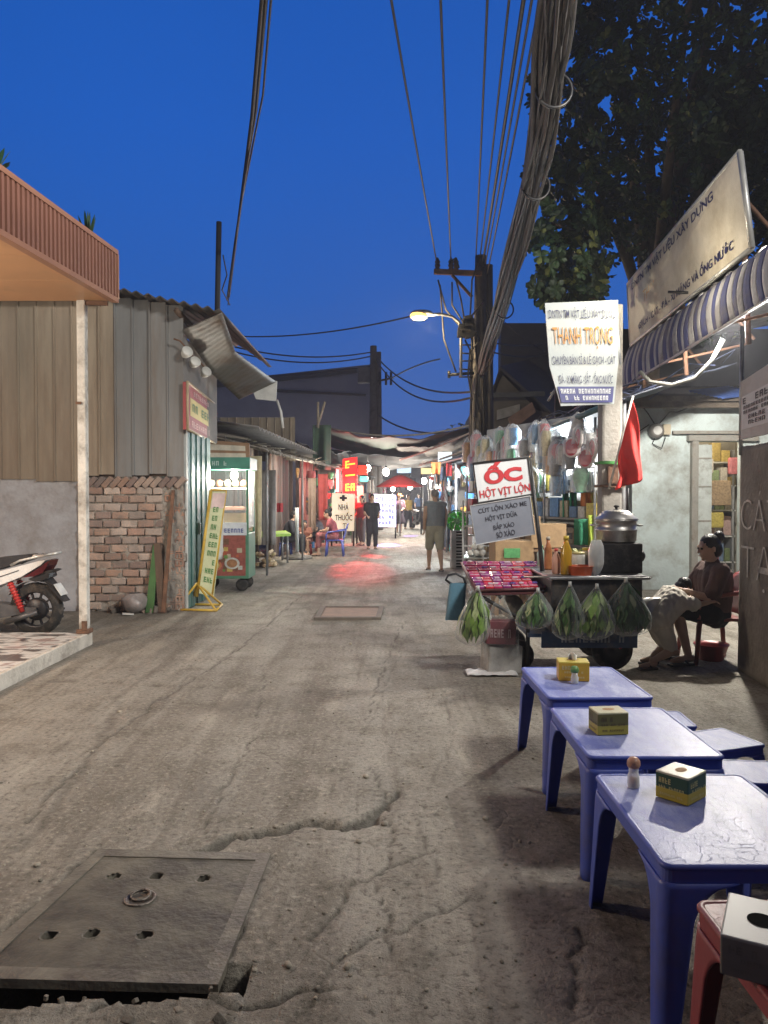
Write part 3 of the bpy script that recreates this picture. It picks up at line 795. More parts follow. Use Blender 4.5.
wf = thing('wheel', '', '', (0, 0, 0)); del wf['label']; del wf['category']; wf.parent = t; wheel(-1.30, wf)
white_p = mat('scooter_white', (.78, .78, .77), .25, .06, 5, .02, coat=.4)
def pr(mb, pts, hw, col=None): mb.prism([(x, z + R0) for x, z in pts], -hw, hw, XZ, col)
mb = MB(); pr(mb, [(-.78, .10), (-.55, .16), (-.395, .245), (-.107, .355), (.107, .485), (.16, .535), (.10, .53), (-.395, .40), (-.55, .38), (-.78, .30)], .145)
part('body_panel', mb, white_p, t)
mb = MB()
for sy in (-.149, .149): mb.quadbox([(-.40, sy, R0 + .33), (-.12, sy, R0 + .425), (-.12, sy, R0 + .432), (-.40, sy, R0 + .338)], (0, .004 if sy > 0 else -.004, 0))
part('stripe', mb, black, t)
mb = MB(); pr(mb, [(-.80, .36), (-.40, .42), (-.05, .53), (.02, .565), (-.05, .59), (-.40, .555), (-.55, .53), (-.8, .52)], .13)
part('seat', mb, mat('seat_vinyl', (.022, .022, .026), .5, .2, 9, .15), t)
mb = MB()
for sy in (-.12, .12): mb.tube([(-.22, sy, R0 + .48), (-.12, sy, R0 + .53), (.06, sy, R0 + .57), (.22, sy * .8, R0 + .60)], .015, 8)
mb.tube([(.22, -.1, R0 + .60), (.255, 0, R0 + .605), (.22, .1, R0 + .60)], .016, 8); mb.tube([(.03, -.12, R0 + .575), (.03, .12, R0 + .575)], .02, 8)
part('grab_rail', mb, mat('rail_silver', (.62, .62, .6), .3, .1, 6, metal=.5), t)
mb = MB(); pr(mb, [(-.10, .35), (.03, .42), (.11, .475), (.185, .53), (.165, .47), (.12, .40), (.02, .36)], .125)
part('tail_light', mb, mat('dark_red_lens', (.09, .008, .012), .2, .1, 5, .02), t)
mb = MB(); pr(mb, [(-.05, .33), (.10, .40), (.19, .43), (.24, .42), (.17, .39), (.18, .35), (.12, .32), (.03, .30)], .10)
pr(mb, [(.13, .35), (.20, .26), (.31, .11), (.33, .085), (.30, .09), (.18, .22), (.10, .33)], .075)
part('tail_bracket', mb, black, t)
mb = MB(); mb.quadbox([(.215, -.085, R0 + .27), (.215, .085, R0 + .27), (.295, .085, R0 + .15), (.295, -.085, R0 + .15)], (.006, 0, .004)); part('number_plate', mb, mat('plate_white', (.7, .7, .68), .5), t)
mb = MB()
def fend(u, v):
    a = math.radians(150 - u * 115); r = .315 + .0 * v; return (r * math.cos(a), (v - .5) * .15, R0 + r * math.sin(a))
mb.sheet(fend, 18, 4, .006); part('fender', mb, mat('fender_grey', (.28, .28, .29), .4, .2, 6), t)
mb = MB()
for sy in (-.10, .10):
    mb.tube([(-.24, sy, R0 + .30), (-.20, sy, R0 + .20), (-.11, sy, R0 - .02)], .026, 10)
    for k in range(9): p = lerp((-.235, sy, R0 + .28), (-.13, sy, R0 + .04), k / 8); mb.tube([p, p + V((.005, 0, -.012))], .037, 10)
part('shock_absorber', mb, mat('red_spring', (.45, .035, .03), .4, .2, 6), t)
mb = MB(); pr(mb, [(-.62, .06), (-.40, .07), (-.10, .03), (.03, .02), (.03, -.03), (-.10, -.04), (-.42, -.10), (-.62, -.10)], .085)
mb.tube([(-.3, -.09, R0 - .13), (0.06, -.12, R0 - .02)], .03, 8); part('swing_arm', mb, mat('engine_grey', (.13, .13, .135), .45, .3, 7, metal=.4), t)
mb = MB(); pr(mb, [(-1.15, .05), (-.60, .02), (-.60, .12), (-1.05, .14), (-1.20, .42), (-1.26, .66), (-1.30, .66), (-1.30, .30)], .17); part('leg_shield', mb, white_p, t)
mb = MB().tube([(-1.30, -.07, R0), (-1.22, -.06, R0 + .3), (-1.16, 0, R0 + .6)], .025, 8).tube([(-1.30, .07, R0), (-1.22, .06, R0 + .3), (-1.16, 0, R0 + .6)], .025, 8)
mb.tube([(-1.12, -.32, R0 + .72), (-1.18, -.15, R0 + .70), (-1.18, .15, R0 + .70), (-1.12, .32, R0 + .72)], .017, 8); part('fork', mb, black, t)
mb = MB().ell((-1.28, 0, R0 + .60), (.07, .11, .09)); part('headlight', mb, glassy('lens', alpha=.5), t)

# --- yellow stand with a pale banner
t = thing('banner_stand', 'yellow steel stand holding a narrow pale green banner by the teal door', 'sign stand')
yel = mat('yellow_paint', (.55, .36, .05), .5, .2, 6, .1, dirt=((.2, .13, .05), .3, 8))
b0, b1, b2, b3 = gp(176, 611), gp(216, 612), gp(222, 606), gp(192, 606)
g = lambda p, z=.02: V((p.x, p.y, z))
top = at(211, 490, 10.3); bot = at(197, 596, 10.2); bot.z = .16
mb = MB()
for a, b in ((g(b0), g(b1)), (g(b1), g(b2)), (g(b0), g(b3)), (g(b3), g(b2))): mb.tube([a, b], .017, 7)
for a in (g(b0), g(b1), g(b2), g(b3)): mb.tube([a, bot + V((0, 0, .18))], .015, 7)
mb.tube([bot, top], .02, 7); mb.tube([bot + V((.16, .18, 0)), top + V((.16, .2, 0))], .017, 7); mb.tube([top, top + V((.16, .2, 0))], .017, 7)
part('frame', mb, yel, t)
Qb = [bot + V((.02, 0, .05)), bot + V((.18, .2, -.03)), top + V((.17, .2, -.02)), top + V((.02, 0, -.02))]
part('banner', MB().quadbox(Qb, (-.01, .01, 0)), mat('pale_banner', (.60, .62, .38), .6, .15, 5), t)
mb = MB()
for k in range(9): scribble(mb, Qb, .2, .8, .12 + k * .085, .17 + k * .085, 3, .006, None, rs)
part('lettering', mb, mat('banner_green', (.10, .24, .08), .6), t)
part('header', MB().add(sub(Qb, .03, .97, .84, .985, .005), [(0, 1, 2, 3)]), mat('banner_pink', (.72, .55, .52), .6), t)

# --- green food cart with a bright bulb
P0 = V((-2.52, 12.35, 0))
t = thing('food_cart', 'green glass food cart with a lit bulb and food posters near the teal door', 'food cart', P0)
grn = mat('cart_green', (.09, .24, .15), .45, .25, 5, .1, dirt=((.2, .2, .17), .3, 6))
W2, D2 = .40, .62
mb = MB().box((0, 0, .56), (2 * W2, D2, .72), bev=.015); part('cabinet', mb, grn, t)
Qp = [V((-W2 + .05, -D2 / 2 - .004, .25)), V((W2 - .05, -D2 / 2 - .004, .25)), V((W2 - .05, -D2 / 2 - .004, .90)), V((-W2 + .05, -D2 / 2 - .004, .90))]
mb = MB().quadbox(Qp, (0, .003, 0), (.34, .10, .08)); rp_ = random.Random(7)
for k in range(26):
    u, v = rp_.uniform(.05, .85), rp_.uniform(.05, .85); s_ = rp_.uniform(.05, .16)
    mb.add([lerp(p, p, 0) for p in sub(Qp, u, min(.98, u + s_), v, min(.97, v + s_), .002 + k * .0003)], [(0, 1, 2, 3)], False, rp_.choice([(.5, .42, .3), (.15, .3, .08), (.6, .6, .55), (.45, .12, .06), (.2, .1, .06), (.55, .4, .12)]))
for k in range(3):
    c_ = at(0, 0, 1); u, v = (.35, .62) if k == 0 else (.7, .3) if k == 1 else (.3, .25)
    vs = [sub(Qp, u + .17 * math.cos(a), u + .17 * math.cos(a) + .001, v + .14 * math.sin(a), v + .14 * math.sin(a) + .001, .012)[0] for a in [q * PI / 10 for q in range(20)]]
    mb.add(vs, [tuple(range(20))], False, ((.62, .56, .45), (.6, .6, .56), (.55, .2, .1))[k])
    vs = [sub(Qp, u + .12 * math.cos(a), u + .12 * math.cos(a) + .001, v + .10 * math.sin(a), v + .10 * math.sin(a) + .001, .015)[0] for a in [q * PI / 10 for q in range(20)]]
    mb.add(vs, [tuple(range(20))], False, ((.16, .30, .07), (.4, .2, .1), (.6, .45, .15))[k])
part('poster', mb, mat('poster_print', (.5, .5, .5), .4, .3, 20, 0, vcol=True), t)
mb = MB()
for sx in (-1, 1):
    for sy in (-1, 1): mb.box((sx * (W2 - .02), sy * (D2 / 2 - .02), 1.415), (.035, .035, .99))
part('frame', mb, grn, t)
mb = MB().box((0, 0, 2.01), (2 * W2 + .06, D2 + .06, .19), bev=.01); cp = part('canopy', mb, mat('canopy_green', (.07, .26, .19), .45, .2, 5), t)
Qc = [V((-W2, -D2 / 2 - .035, 1.94)), V((W2, -D2 / 2 - .035, 1.94)), V((W2, -D2 / 2 - .035, 2.08)), V((-W2, -D2 / 2 - .035, 2.08))]
part('lettering', scribble(MB(), Qc, .3, .75, .25, .75, 6, .004, None, rs), mat('canopy_letter', (.5, .65, .6), .5), cp)
mb = MB().box((0, -D2 / 2 + .012, 1.45), (2 * W2 - .08, .008, .9)).box((W2 - .012, 0, 1.45), (.008, D2 - .1, .9)); part('glass', mb, glassy('cart_glass', alpha=.10), t)
mb = MB().box((.06, .1, 1.10), (.56, .3, .26), bev=.01, col=(.42, .25, .14)).box((.1, -.02, 1.30), (.42, .25, .06), bev=.01, col=(.2, .1, .07)).box((.0, .05, 1.62), (.7, .4, .02), None, 0, (.5, .5, .48))
for k in range(5): mb.ell((-.25 + k * .13, 0, 1.70), (.06, .07, .06), None, 10, 6, rp_.choice([(.5, .3, .1), (.55, .45, .25), (.4, .12, .06)]))
part('food_tray', mb, mat('tray_goods', (.5, .5, .5), .6, .2, 8, .2, vcol=True), t)
part('price_card', MB().box((.12, -D2 / 2 - .008, .985), (.5, .008, .2)), mat('card_white', (.68, .70, .74), .5), t)
part('lettering', scribble(MB(), [V((-.1, -D2 / 2 - .013, .9)), V((.35, -D2 / 2 - .013, .9)), V((.35, -D2 / 2 - .013, 1.08)), V((-.1, -D2 / 2 - .013, 1.08))], .04, .96, .15, .5, 8, .003, None, rs), mat('letter_blue', (.06, .09, .30), .5), t)
for sx, sy in ((-.28, -.24), (.28, -.24), (-.28, .24), (.28, .24)):
    part('wheel', MB().lathe([(.05, -.025), (.095, -.02), (.10, 0), (.095, .02), (.05, .025)], (sx, sy, .10), 18, Matrix.Rotation(PI / 2, 3, 'X')), rubber, t)
bulb_m = mat('bulb_glow', (1, 1, 1), .4, 0, 5, 0, emit=(1.0, .93, .78), estr=30)
bl_ = part('bulb', MB().ell((.14, -.12, 1.83), (.06, .06, .075)), bulb_m, t)
light('cart_bulb', P0 + V((.14, -.22, 1.80)), 200, NEUT, .05)
# white apron cloth hanging beside
def cloth(w_, h_, seed, fold=.04, nu=16, nv=14):
    return lambda u, v: ((u - .5) * w_ * (1 - .25 * (1 - v)) , fold * math.sin(u * 12 + seed) + fold * noise.noise(V((u * 3, v * 3, seed))), -h_ * (1 - v))
one('hanging_cloth', 'white cloth hanging on the near side of the green food cart', 'cloth', MB().sheet(cloth(.24, .95, 2), 16, 14, .004), mat('white_cloth', (.66, .66, .64), .8, .1, 5, .15), None, at(216, 498, 11.9))
# beige hanging board above the cart
t = thing('menu_board', 'beige and brown wooden board hanging above the green food cart', 'board')
Q = [at(206, 462, 12.6), at(250, 461, 13.2), at(249, 443, 13.2), at(205, 440, 12.6)]
part('board', MB().quadbox(Q, (0, .04, 0)), mat('brown_board', (.30, .17, .09), .6, .3, 5), t)
for v in (.15, .55): part('stripe', MB().add(sub(Q, .05, .9, v, v + .27, .006), [(0, 1, 2, 3)]), mat('cream_stripe', (.62, .55, .44), .6), t)
# ================================================================= RIGHT SIDE
navy = mat('navy_paint', (.018, .02, .085), .5, .2, 8, .05)
paint_white = mat('sign_white', (.40, .44, .44), .45, .08, 2, .04, dirt=((.52, .50, .44), .3, 2.2))
# --- concrete wall with painted letters
WX0, WY0, WY1 = 3.06, 6.62, 2.2
def wx(y): return WX0 - .114 * (WY0 - y)
t = thing('concrete_wall', 'grey concrete street wall with roughly painted white letters beside the seated woman', 'wall')
wall_m = mat('stained_concrete', (.215, .195, .165), .9, .3, 1.8, .5, 22, dirt=((.09, .075, .06), .55, 2.4))
def wall_fn(u, v):
    y = WY0 + (WY1 - WY0) * u; z = 1.92 * v
    return (wx(y) + .010 * noise.noise(V((y * 2, z * 2, 1))), y, z + (.012 * noise.noise(V((y * 5, 3, 1))) if v > .98 else 0))
mb = MB().sheet(wall_fn, 90, 40, .14)
part('masonry', mb, wall_m, t)
r_ = V((wx(5.0) - wx(6.0), -1, 0))
for s, y0, y1, z0, z1 in (('CÁT', 6.54, 5.74, 1.22, 1.54), ('TẠI', 6.52, 5.74, .74, 1.10)):
    tm = text_mb(s, y0 - y1, z1 - z0, 0, -.022); yc = (y0 + y1) / 2
    tm.xf(plane_M((wx(yc) - .016, yc, (z0 + z1) / 2), r_, (0, 0, 1)))
    part('lettering', tm, mat('chalk_letters', (.55, .53, .48), .9, .35, 6, .2, dirt=((.2, .18, .15), .6, 9)), t)
# coping stones / brick on the top edge
# --- notice board above the wall
t = thing('notice_board', 'white notice board with rows of dark writing above the street wall at the right edge', 'board')
Q = [V((wx(6.55) - .02, 6.55, 1.98)), V((wx(4.9) - .02, 4.9, 1.98)), V((wx(4.9) - .02, 4.9, 2.60)), V((wx(6.55) - .02, 6.55, 2.47))]
part('board', MB().quadbox(Q, (.02, 0, 0)), mat('board_grey', (.42, .41, .38), .6, .15, 3, .1, dirt=((.25, .23, .2), .4, 3)), t)
part('panel', MB().add(sub(Q, .02, .99, .16, .72, .004), [(0, 1, 2, 3)]), mat('board_white', (.55, .55, .53), .6, .1, 3), t)
mb = MB(); ry = random.Random(2)
scribble(mb, Q, .04, .96, .58, .68, 16, .008, None, ry)
for v in (.49, .41): scribble(mb, Q, .05, .95, v, v + .055, 26, .008, None, ry)
for v in (.31, .22): scribble(mb, Q, .12, .95, v, v + .065, 18, .008, None, ry)
part('lettering', mb, mat('letter_dark', (.04, .04, .045), .6), t)
mb = MB().tube([V((wx(6.6), 6.6, 1.85)), V((wx(6.6) - .0, 6.6, 2.95))], .018, 8); part('post', mb, galv, t)
part('post', MB().tube([V((wx(5.0) + .03, 5.0, 1.88)), V((wx(5.0) + .03, 5.0, 2.7))], .018, 8), galv, t)

# --- big shop board and striped awning
t = thing('shop_signboard', 'large weathered cream signboard with blue capitals raised above the striped awning', 'signboard')
QS = [at(630, 345, 12.8), at(750, 248, 7.85), at(738, 152, 7.85), at(627, 284, 12.8)]
nS = (QS[1] - QS[0]).cross(QS[3] - QS[0]).normalized()
mb = MB(); mb.quadbox(QS, -nS * .05)
part('board', mb, mat('cream_board', (.60, .56, .46), .42, .22, .9, .06, dirt=((.36, .31, .22), .55, 1.3)), t)
mb = MB(); quad_text(mb, 'DNTN TM VẬT LIỆU XÂY DỰNG', QS, .07, .845, .78, .95, .012, 0, .022)
quad_text(mb, 'GẠCH - CÁT - ĐÁ - XI MĂNG VÀ ỐNG NƯỚC', QS, .13, .925, .09, .27, .012, .1, .02)
part('lettering', mb, navy, t)
mb = MB(); quad_text(mb, 'THANH TRỌNG', QS, .2, .62, .40, .64, .010, 0, .0)
part('faded_lettering', mb, mat('faded_orange', (.60, .33, .10), .5, .3, 5, 0, dirt=((.56, .50, .38), .35, 3)), t)
mb = MB()
for k in range(4): mb.tube([QS[k] - nS * .02, QS[(k + 1) % 4] - nS * .02], .032, 6)
part('frame', mb, mat('alu_frame', (.42, .42, .40), .45, .2, 6, metal=.4), t)
for u in (.08, .5, .92):
    mb = MB(); p = lerp(QS[0], QS[1], u) - nS * .1; q = lerp(QS[3], QS[2], u) - nS * .1
    mb.tube([V((p.x + .05, p.y, p.z - .9)), p, q], .03, 6); mb.tube([q - V((0, 0, .2)), V((p.x + 1.0, p.y + .1, p.z - .4))], .022, 6); part('bracket', mb, rust, t)
part('stay_rod', MB().tube([at(668, 292, 9.9), at(703, 293, 9.7)], .018, 6), black, t)

t = thing('striped_awning', 'blue and grey striped cloth awning hanging below the large cream signboard', 'awning')
au, al = (at(628, 350, 12.9), at(806, 217, 6.6)), (at(622, 388, 12.7), at(806, 277, 6.4))
au = (au[0], au[0] + (au[1] - au[0]) * 2.45); al = (al[0], al[0] + (al[1] - al[0]) * 2.45)  # unseen length added past the frame to shade the road on the right
mb = MB(); nS2 = 50
for k in range(nS2 * 2):
    u0, u1 = k / (nS2 * 2), (k + 1) / (nS2 * 2)
    c = (.055, .065, .17) if k % 2 else (.36, .36, .38)
    def fn(u, v, u0=u0, u1=u1):
        uu = u0 + (u1 - u0) * u; p = lerp(lerp(*al, uu), lerp(*au, uu), v)
        p.x += .05 * math.sin(v * PI) * -1 + .018 * math.sin(uu * 170) * (1 - v); p.z += .02 * math.sin(uu * 108) * (1 - v)
        return p
    mb.sheet(fn, 3, 8, .004, c)
part('cloth', mb, mat('awning_cloth', (.4, .4, .4), .85, .25, 3, .2, 20, vcol=True, dirt=((.12, .11, .12), .4, 2.5)), t)
part('rail', MB().tube([al[0], al[1]], .02, 6), galv, t)
for u in (.0, .15, .3, .42, .7): p = lerp(*al, u); part('arm', MB().tube([p, V((p.x + 1.1, p.y, p.z + .25))], .018, 6), rust, t)
mb = MB().sheet(lambda u, v: lerp(lerp(*au, v), lerp(*au, v) + V((3.2, .0, .55)), u) + V((0, 0, .02 * math.sin(v * 220))), 4, 360, .01)
part('roof_sheet', mb, mat('awning_roof', (.12, .12, .12), .6, .3, 3, .2), t)
# white curved cable tube under it
one('cable_tube', 'white curved plastic tube drooping under the striped awning', 'tube', MB().tube([at(640, 372, 9.6), at(650, 382, 9.5), at(672, 385, 9.3), at(695, 378, 9.1), at(712, 360, 8.9), at(723, 339, 8.8)], .026, 8), mat('white_tube', (.13, .13, .12), .5, .15, 6))
# yard lamp bracket (its light falls on the tables and the yard)
t = thing('yard_lamp', 'small lamp hooked under the lower edge of the striped awning', 'lamp', (3.80, 8.6, 3.42))
part('lamp_shade', MB().lathe([(.02, .16), (.05, .15), (.13, .07), (.135, .07)], (0, 0, 0), 18, caps=False), galv, t)
part('bracket', MB().tube([(0, 0, .15), (.02, 0, .25), (.25, 0, .36)], .012, 6), rust, t)

# --- white yard house with open shop door
YW = 12.3
t = thing('yard_house', 'small whitewashed house with a doorway showing shop shelves behind the seated woman', 'house')
white_w = mat('peeling_whitewash', (.52, .60, .60), .85, .2, 1.3, .25, 24, dirt=((.21, .19, .155), .42, 1.5))
x0, xd0, xd1, x1 = at(632, 500, YW).x, at(694, 500, YW).x, at(741, 500, YW).x, 8.5
def wallp(xa, xb, za, zb):
    return MB().box(((xa + xb) / 2, YW + .07, (za + zb) / 2), (xb - xa, .14, zb - za))
mb = MB().merge(wallp(x0, xd0, 0, 2.95)).merge(wallp(xd0 + .001, xd1, 2.37, 2.95)).merge(wallp(xd1 + .001, x1, 0, 2.95))
part('wall', mb, white_w, t)
part('side_wall', MB().box((x0 + .06, YW + 1.9, 1.45), (.12, 3.5, 2.9)), white_w, t)
fr = mat('grey_door_frame', (.30, .29, .26), .7, .25, 6, .2, dirt=((.14, .1, .07), .4, 6))
df = part('door_frame', MB().box((xd0 - .02, YW - .04, 1.2), (.10, .12, 2.4)).box((xd0 + .42, YW - .05, 2.42), (1.1, .13, .09)).box((xd0 + .30, YW - .07, 2.51), (1.35, .05, .05)), fr, t)
dl = part('door', MB().box((xd0 + .17, YW + .02, 1.17), (.22, .05, 2.3)), mat('pale_door', (.46, .50, .48), .6, .2, 4, .1, dirt=((.2, .18, .15), .3, 5)), t)
mb = MB()
for z in (.55, 1.1, 1.65, 2.1): mb.box((xd0 + .17, YW - .008, z), (.2, .012, .025))
part('rail', mb, fr, dl)
part('interior_wall', MB().box((5.4, YW + 1.7, 1.4), (2.2, .06, 2.8)).box((6.4, YW + .95, 1.4), (.06, 1.5, 2.8)).box((5.2, YW + .9, 2.72), (2.6, 1.6, .04)), mat('interior_cream', (.5, .46, .38), .8, .2, 3), t)
light('shop_light', (5.4, YW + .55, 2.5), 26, (1, .85, .62), .12)
def roofy(u, v): return (x0 - .25 + (x1 - x0 + .2) * u, YW - .42 + 4.2 * v, 3.02 + .75 * v + .025 * math.sin(u * (x1 - x0) * 2 * PI / .17))
part('roof', MB().sheet(roofy, 200, 4, .012), mat('yard_roof', (.10, .095, .09), .75, .35, 2.5, .3, dirt=((.15, .12, .09), .5, 3)), t)
mb = MB().box(((x0 + x1) / 2 - .2, YW - .30, 2.93), (x1 - x0 + .1, .12, .12)).box(((x0 + x1) / 2 - .1, YW - .44, 3.0), (x1 - x0 + .2, .04, .08))
part('eave_beam', mb, mat('old_timber', (.13, .105, .08), .9, .45, 5, .6, 30), t)
mb = MB()
for k in range(9): a = at(690 + k * 4, 392 + k * .8, 11.7); mb.quadbox([a, a + V((.7, .2, .10)), a + V((.7, .25, .13)), a + V((0, .05, .035))], (0, 0, -.008))
part('roof_slats', mb, mat('blue_strips', (.05, .10, .30), .6, .3, 5), t)
part('upper_wall', MB().box((7.4, YW + 3.95, 3.9), (7.6, .12, 2.2)), mat('upper_dark', (.035, .035, .038), .8, .3, 2), t)
# electric meter with cables
t = thing('electric_meter', 'round grey electric meter with loose cables on the whitewashed wall', 'meter', at(655, 431, YW - .03))
part('meter_case', MB().lathe([(.12, 0), (.12, .08), (.09, .12), (.0, .125)], (0, 0, 0), 20, Matrix.Rotation(PI / 2, 3, 'X')), mat('meter_grey', (.16, .15, .14), .4, .2, 8), t)
part('dial', MB().lathe([(.07, .126), (.0, .127)], (0, 0, 0), 16, Matrix.Rotation(PI / 2, 3, 'X'), caps=False), mat('dial_white', (.5, .5, .48), .3), t)
part('fuse_box', MB().box((.17, -.03, .02), (.12, .08, .17), bev=.01), mat('fuse_tan', (.38, .33, .24), .6, .2), t)
mb = MB()
for pts in ([(-.02, -.02, .12), (-.12, -.02, .28), (-.22, -.02, .40)], [(.05, -.02, .1), (.22, -.02, .30), (.35, -.02, .30), (.7, -.02, .44)], [(0, -.02, -.1), (-.05, -.02, -.2), (.1, -.02, -.28), (.16, -.02, -.1)], [(-.1, -.02, .1), (-.25, -.02, .0), (-.3, -.02, -.2)]):
    mb.tube(pts, .010, 5)
part('cable', mb, black, t)
# shelf goods inside the doorway
pack_m = mat('pack_print', (.5, .5, .5), .4, .35, 26, .15, 30, vcol=True)
rg = random.Random(21)
t = thing('shop_shelf', 'white wire shop shelf seen through the open doorway', 'shelf', (0, 0, 0))
mb = MB()
for z in (.35, .80, 1.25, 1.68, 2.08): mb.box((5.35, YW + 1.2, z), (1.5, .36, .025))
part('shelf_board', mb, mat('shelf_white', (.5, .5, .47), .5), t)
part('upright', MB().box((4.7, YW + 1.2, 1.15), (.035, .36, 2.3)).box((6.05, YW + 1.2, 1.15), (.035, .36, 2.3)), galv, t)
pal = [(.50, .46, .38), (.45, .10, .09), (.50, .38, .12), (.55, .53, .50), (.22, .28, .14), (.35, .22, .13), (.18, .25, .36), (.6, .42, .38)]
k = 0
for z in (.35, .80, 1.25, 1.68, 2.08):
    x = 4.78
    while x < 6.0:
        w_ = rg.uniform(.06, .16); h_ = rg.uniform(.12, .34); c = rg.choice(pal); q = rg.uniform(.6, 1.2)
        mb = MB().box((0, 0, h_ / 2), (w_, .15, h_), (rg.uniform(-.05, .05), 0, rg.uniform(-.2, .2)), .012, tuple(i * q for i in c))
        one('goods_pack', 'small packaged goods standing on the shelf inside the open doorway', 'goods', mb, pack_m, 'packs on the doorway shelf', (x + w_ / 2, YW + 1.12, z + .014)); x += w_ + .012
for k, (px, py, w_, h_, c, lab) in enumerate(((719, 493, .38, .42, (.30, .22, .13), 'brown woven basket hanging in the open doorway'), (714, 520, .30, .26, (.45, .36, .09), 'yellow bag hanging under the brown basket in the doorway'), (735, 466, .22, .28, (.40, .12, .12), 'red patterned packet hung high in the doorway'), (708, 466, .16, .24, (.5, .44, .36), 'pale packet hung high in the doorway beside the door'))):
    mb = MB().box((0, 0, 0), (w_, .10, h_), None, .03, c)
    one(('basket', 'bag', 'packet', 'packet')[k], lab, ('basket', 'bag', 'packet', 'packet')[k], mb, pack_m if k else mat('woven', (.30, .21, .12), .8, .4, 24, .6, 40), None, at(px, py, YW + .55))

# --- concrete pole with the white shop sign
t = thing('concrete_pole', 'square concrete pole behind the snack cart carrying the white shop sign', 'pole', (2.74, 9.35, 0))
mb = MB().box((0, 0, 1.9), (.25, .22, 3.8), bev=.03)
part('shaft', mb, mat('pole_concrete', (.30, .285, .26), .85, .25, 2, .35, 25, dirt=((.14, .12, .1), .4, 3)), t)
part('clamp', MB().tube([(-.14, -.125, 1.62), (.14, -.125, 1.62), (.14, .125, 1.62), (-.14, .125, 1.62)], .018, 6, closed=True).box((.0, -.135, 1.75), (.12, .05, .2)), rust, t)
part('green_tie', MB().tube([(-.14, -.125, 1.9), (.14, -.125, 1.9), (.14, .125, 1.9), (-.14, .125, 1.9)], .022, 6, closed=True), mat('tie_green', (.06, .25, .06), .6), t)
t = thing('shop_sign', 'white bent shop sign with blue and orange capitals on the concrete pole', 'sign')
ys = 9.12
pts = [at(545, 303, ys), at(618, 300, ys), at(618.5, 362, ys - .03), at(614, 404, ys - .09), at(561, 406, ys - .09), at(549.5, 366, ys - .03)]
mb = MB(); q = V((0, .02, 0))
for ia in ((0, 5, 2, 1), (5, 4, 3, 2)): mb.quadbox([pts[i] for i in ia], q)
part('board', mb, paint_white, t)
def bdep(y): return .018 + (.03 * (y - 302) / 62 if y < 364 else .03 + .06 * (y - 364) / 41)
def rowq(y0, y1, xl0, xr0, xl1, xr1, dy=0): return [at(xl1, y1, ys - bdep(y1)), at(xr1, y1, ys - bdep(y1)), at(xr0, y0, ys - bdep(y0)), at(xl0, y0, ys - bdep(y0))]
mb = MB(); quad_text(mb, 'DNTN TM VẬT LIỆU XÂY DỰNG', rowq(307, 320.5, 548.5, 615, 549, 615.5, .012), 0, 1, 0, 1, .003, 0, .002)
quad_text(mb, 'CHUYÊN BÁN SỈ & LẺ GẠCH - CÁT', rowq(353.5, 366.5, 551.5, 615.5, 553.5, 615, .075), 0, 1, 0, 1, .003, 0, .002)
quad_text(mb, 'ĐÁ - XI MĂNG - SẮT - ỐNG NƯỚC', rowq(371, 383.5, 558, 613.5, 560, 612.5, .105), 0, 1, 0, 1, .003, 0, .002)
part('lettering', mb, navy, t)
mb = MB(); quad_text(mb, 'THANH TRỌNG', rowq(326, 349, 552, 613, 554, 612.5, .02), 0, 1, 0, 1, .003, 0, .004)
part('orange_lettering', mb, mat('orange_letter', (.55, .22, .02), .5, .15, 6, 0), t)
Qb = rowq(386.5, 402.5, 557.5, 614, 561.5, 612.5, .12)
part('band', MB().quadbox(Qb, (0, .004, 0)), mat('band_blue', (.03, .035, .18), .5, .15, 6, 0), t)
mb = MB(); scribble(mb, Qb, .04, .96, .55, .85, 17, .005, None, ry); scribble(mb, Qb, .1, .92, .14, .42, 15, .005, None, ry)
part('band_lettering', mb, mat('letter_white', (.7, .72, .75), .5), t)
part('strut', MB().tube([at(556, 388, ys), at(548, 401, ys + .1)], .015, 6).tube([at(618, 330, ys + .05), at(621, 390, ys + .2)], .02, 6), galv, t)

# --- flag on the pole
t = thing('flag', 'red flag drooping from a white stick on the concrete pole', 'flag')
f0, f1 = at(609, 489, 9.05), at(633, 396, 8.95)
part('stick', MB().tube([f0, f1], .014, 8), mat('stick_white', (.6, .58, .54), .5), t)
FA, FB, FC, FD = at(632, 397, 8.95), lerp(f1, f0, .60), at(616, 490, 8.9), at(642, 480, 8.80)
def flag(u, v):
    p = lerp(lerp(FA, FB, u), lerp(FD, FC, u), v)
    p.y += .07 * math.sin(u * 10 + v * 2) * v; p.x += .025 * math.sin(v * 8 + u * 3) * v + .05 * math.sin(PI * v) * (1 - u)
    return p
part('cloth', MB().sheet(flag, 22, 26, .004), mat('flag_red', (.62, .025, .02), .75, .15, 6, .15), t)
one('rod', 'thin dark rod standing behind the big steel pot', 'rod', MB().tube([at(627, 520, 8.4), at(628, 488, 8.4)], .012, 6), black)
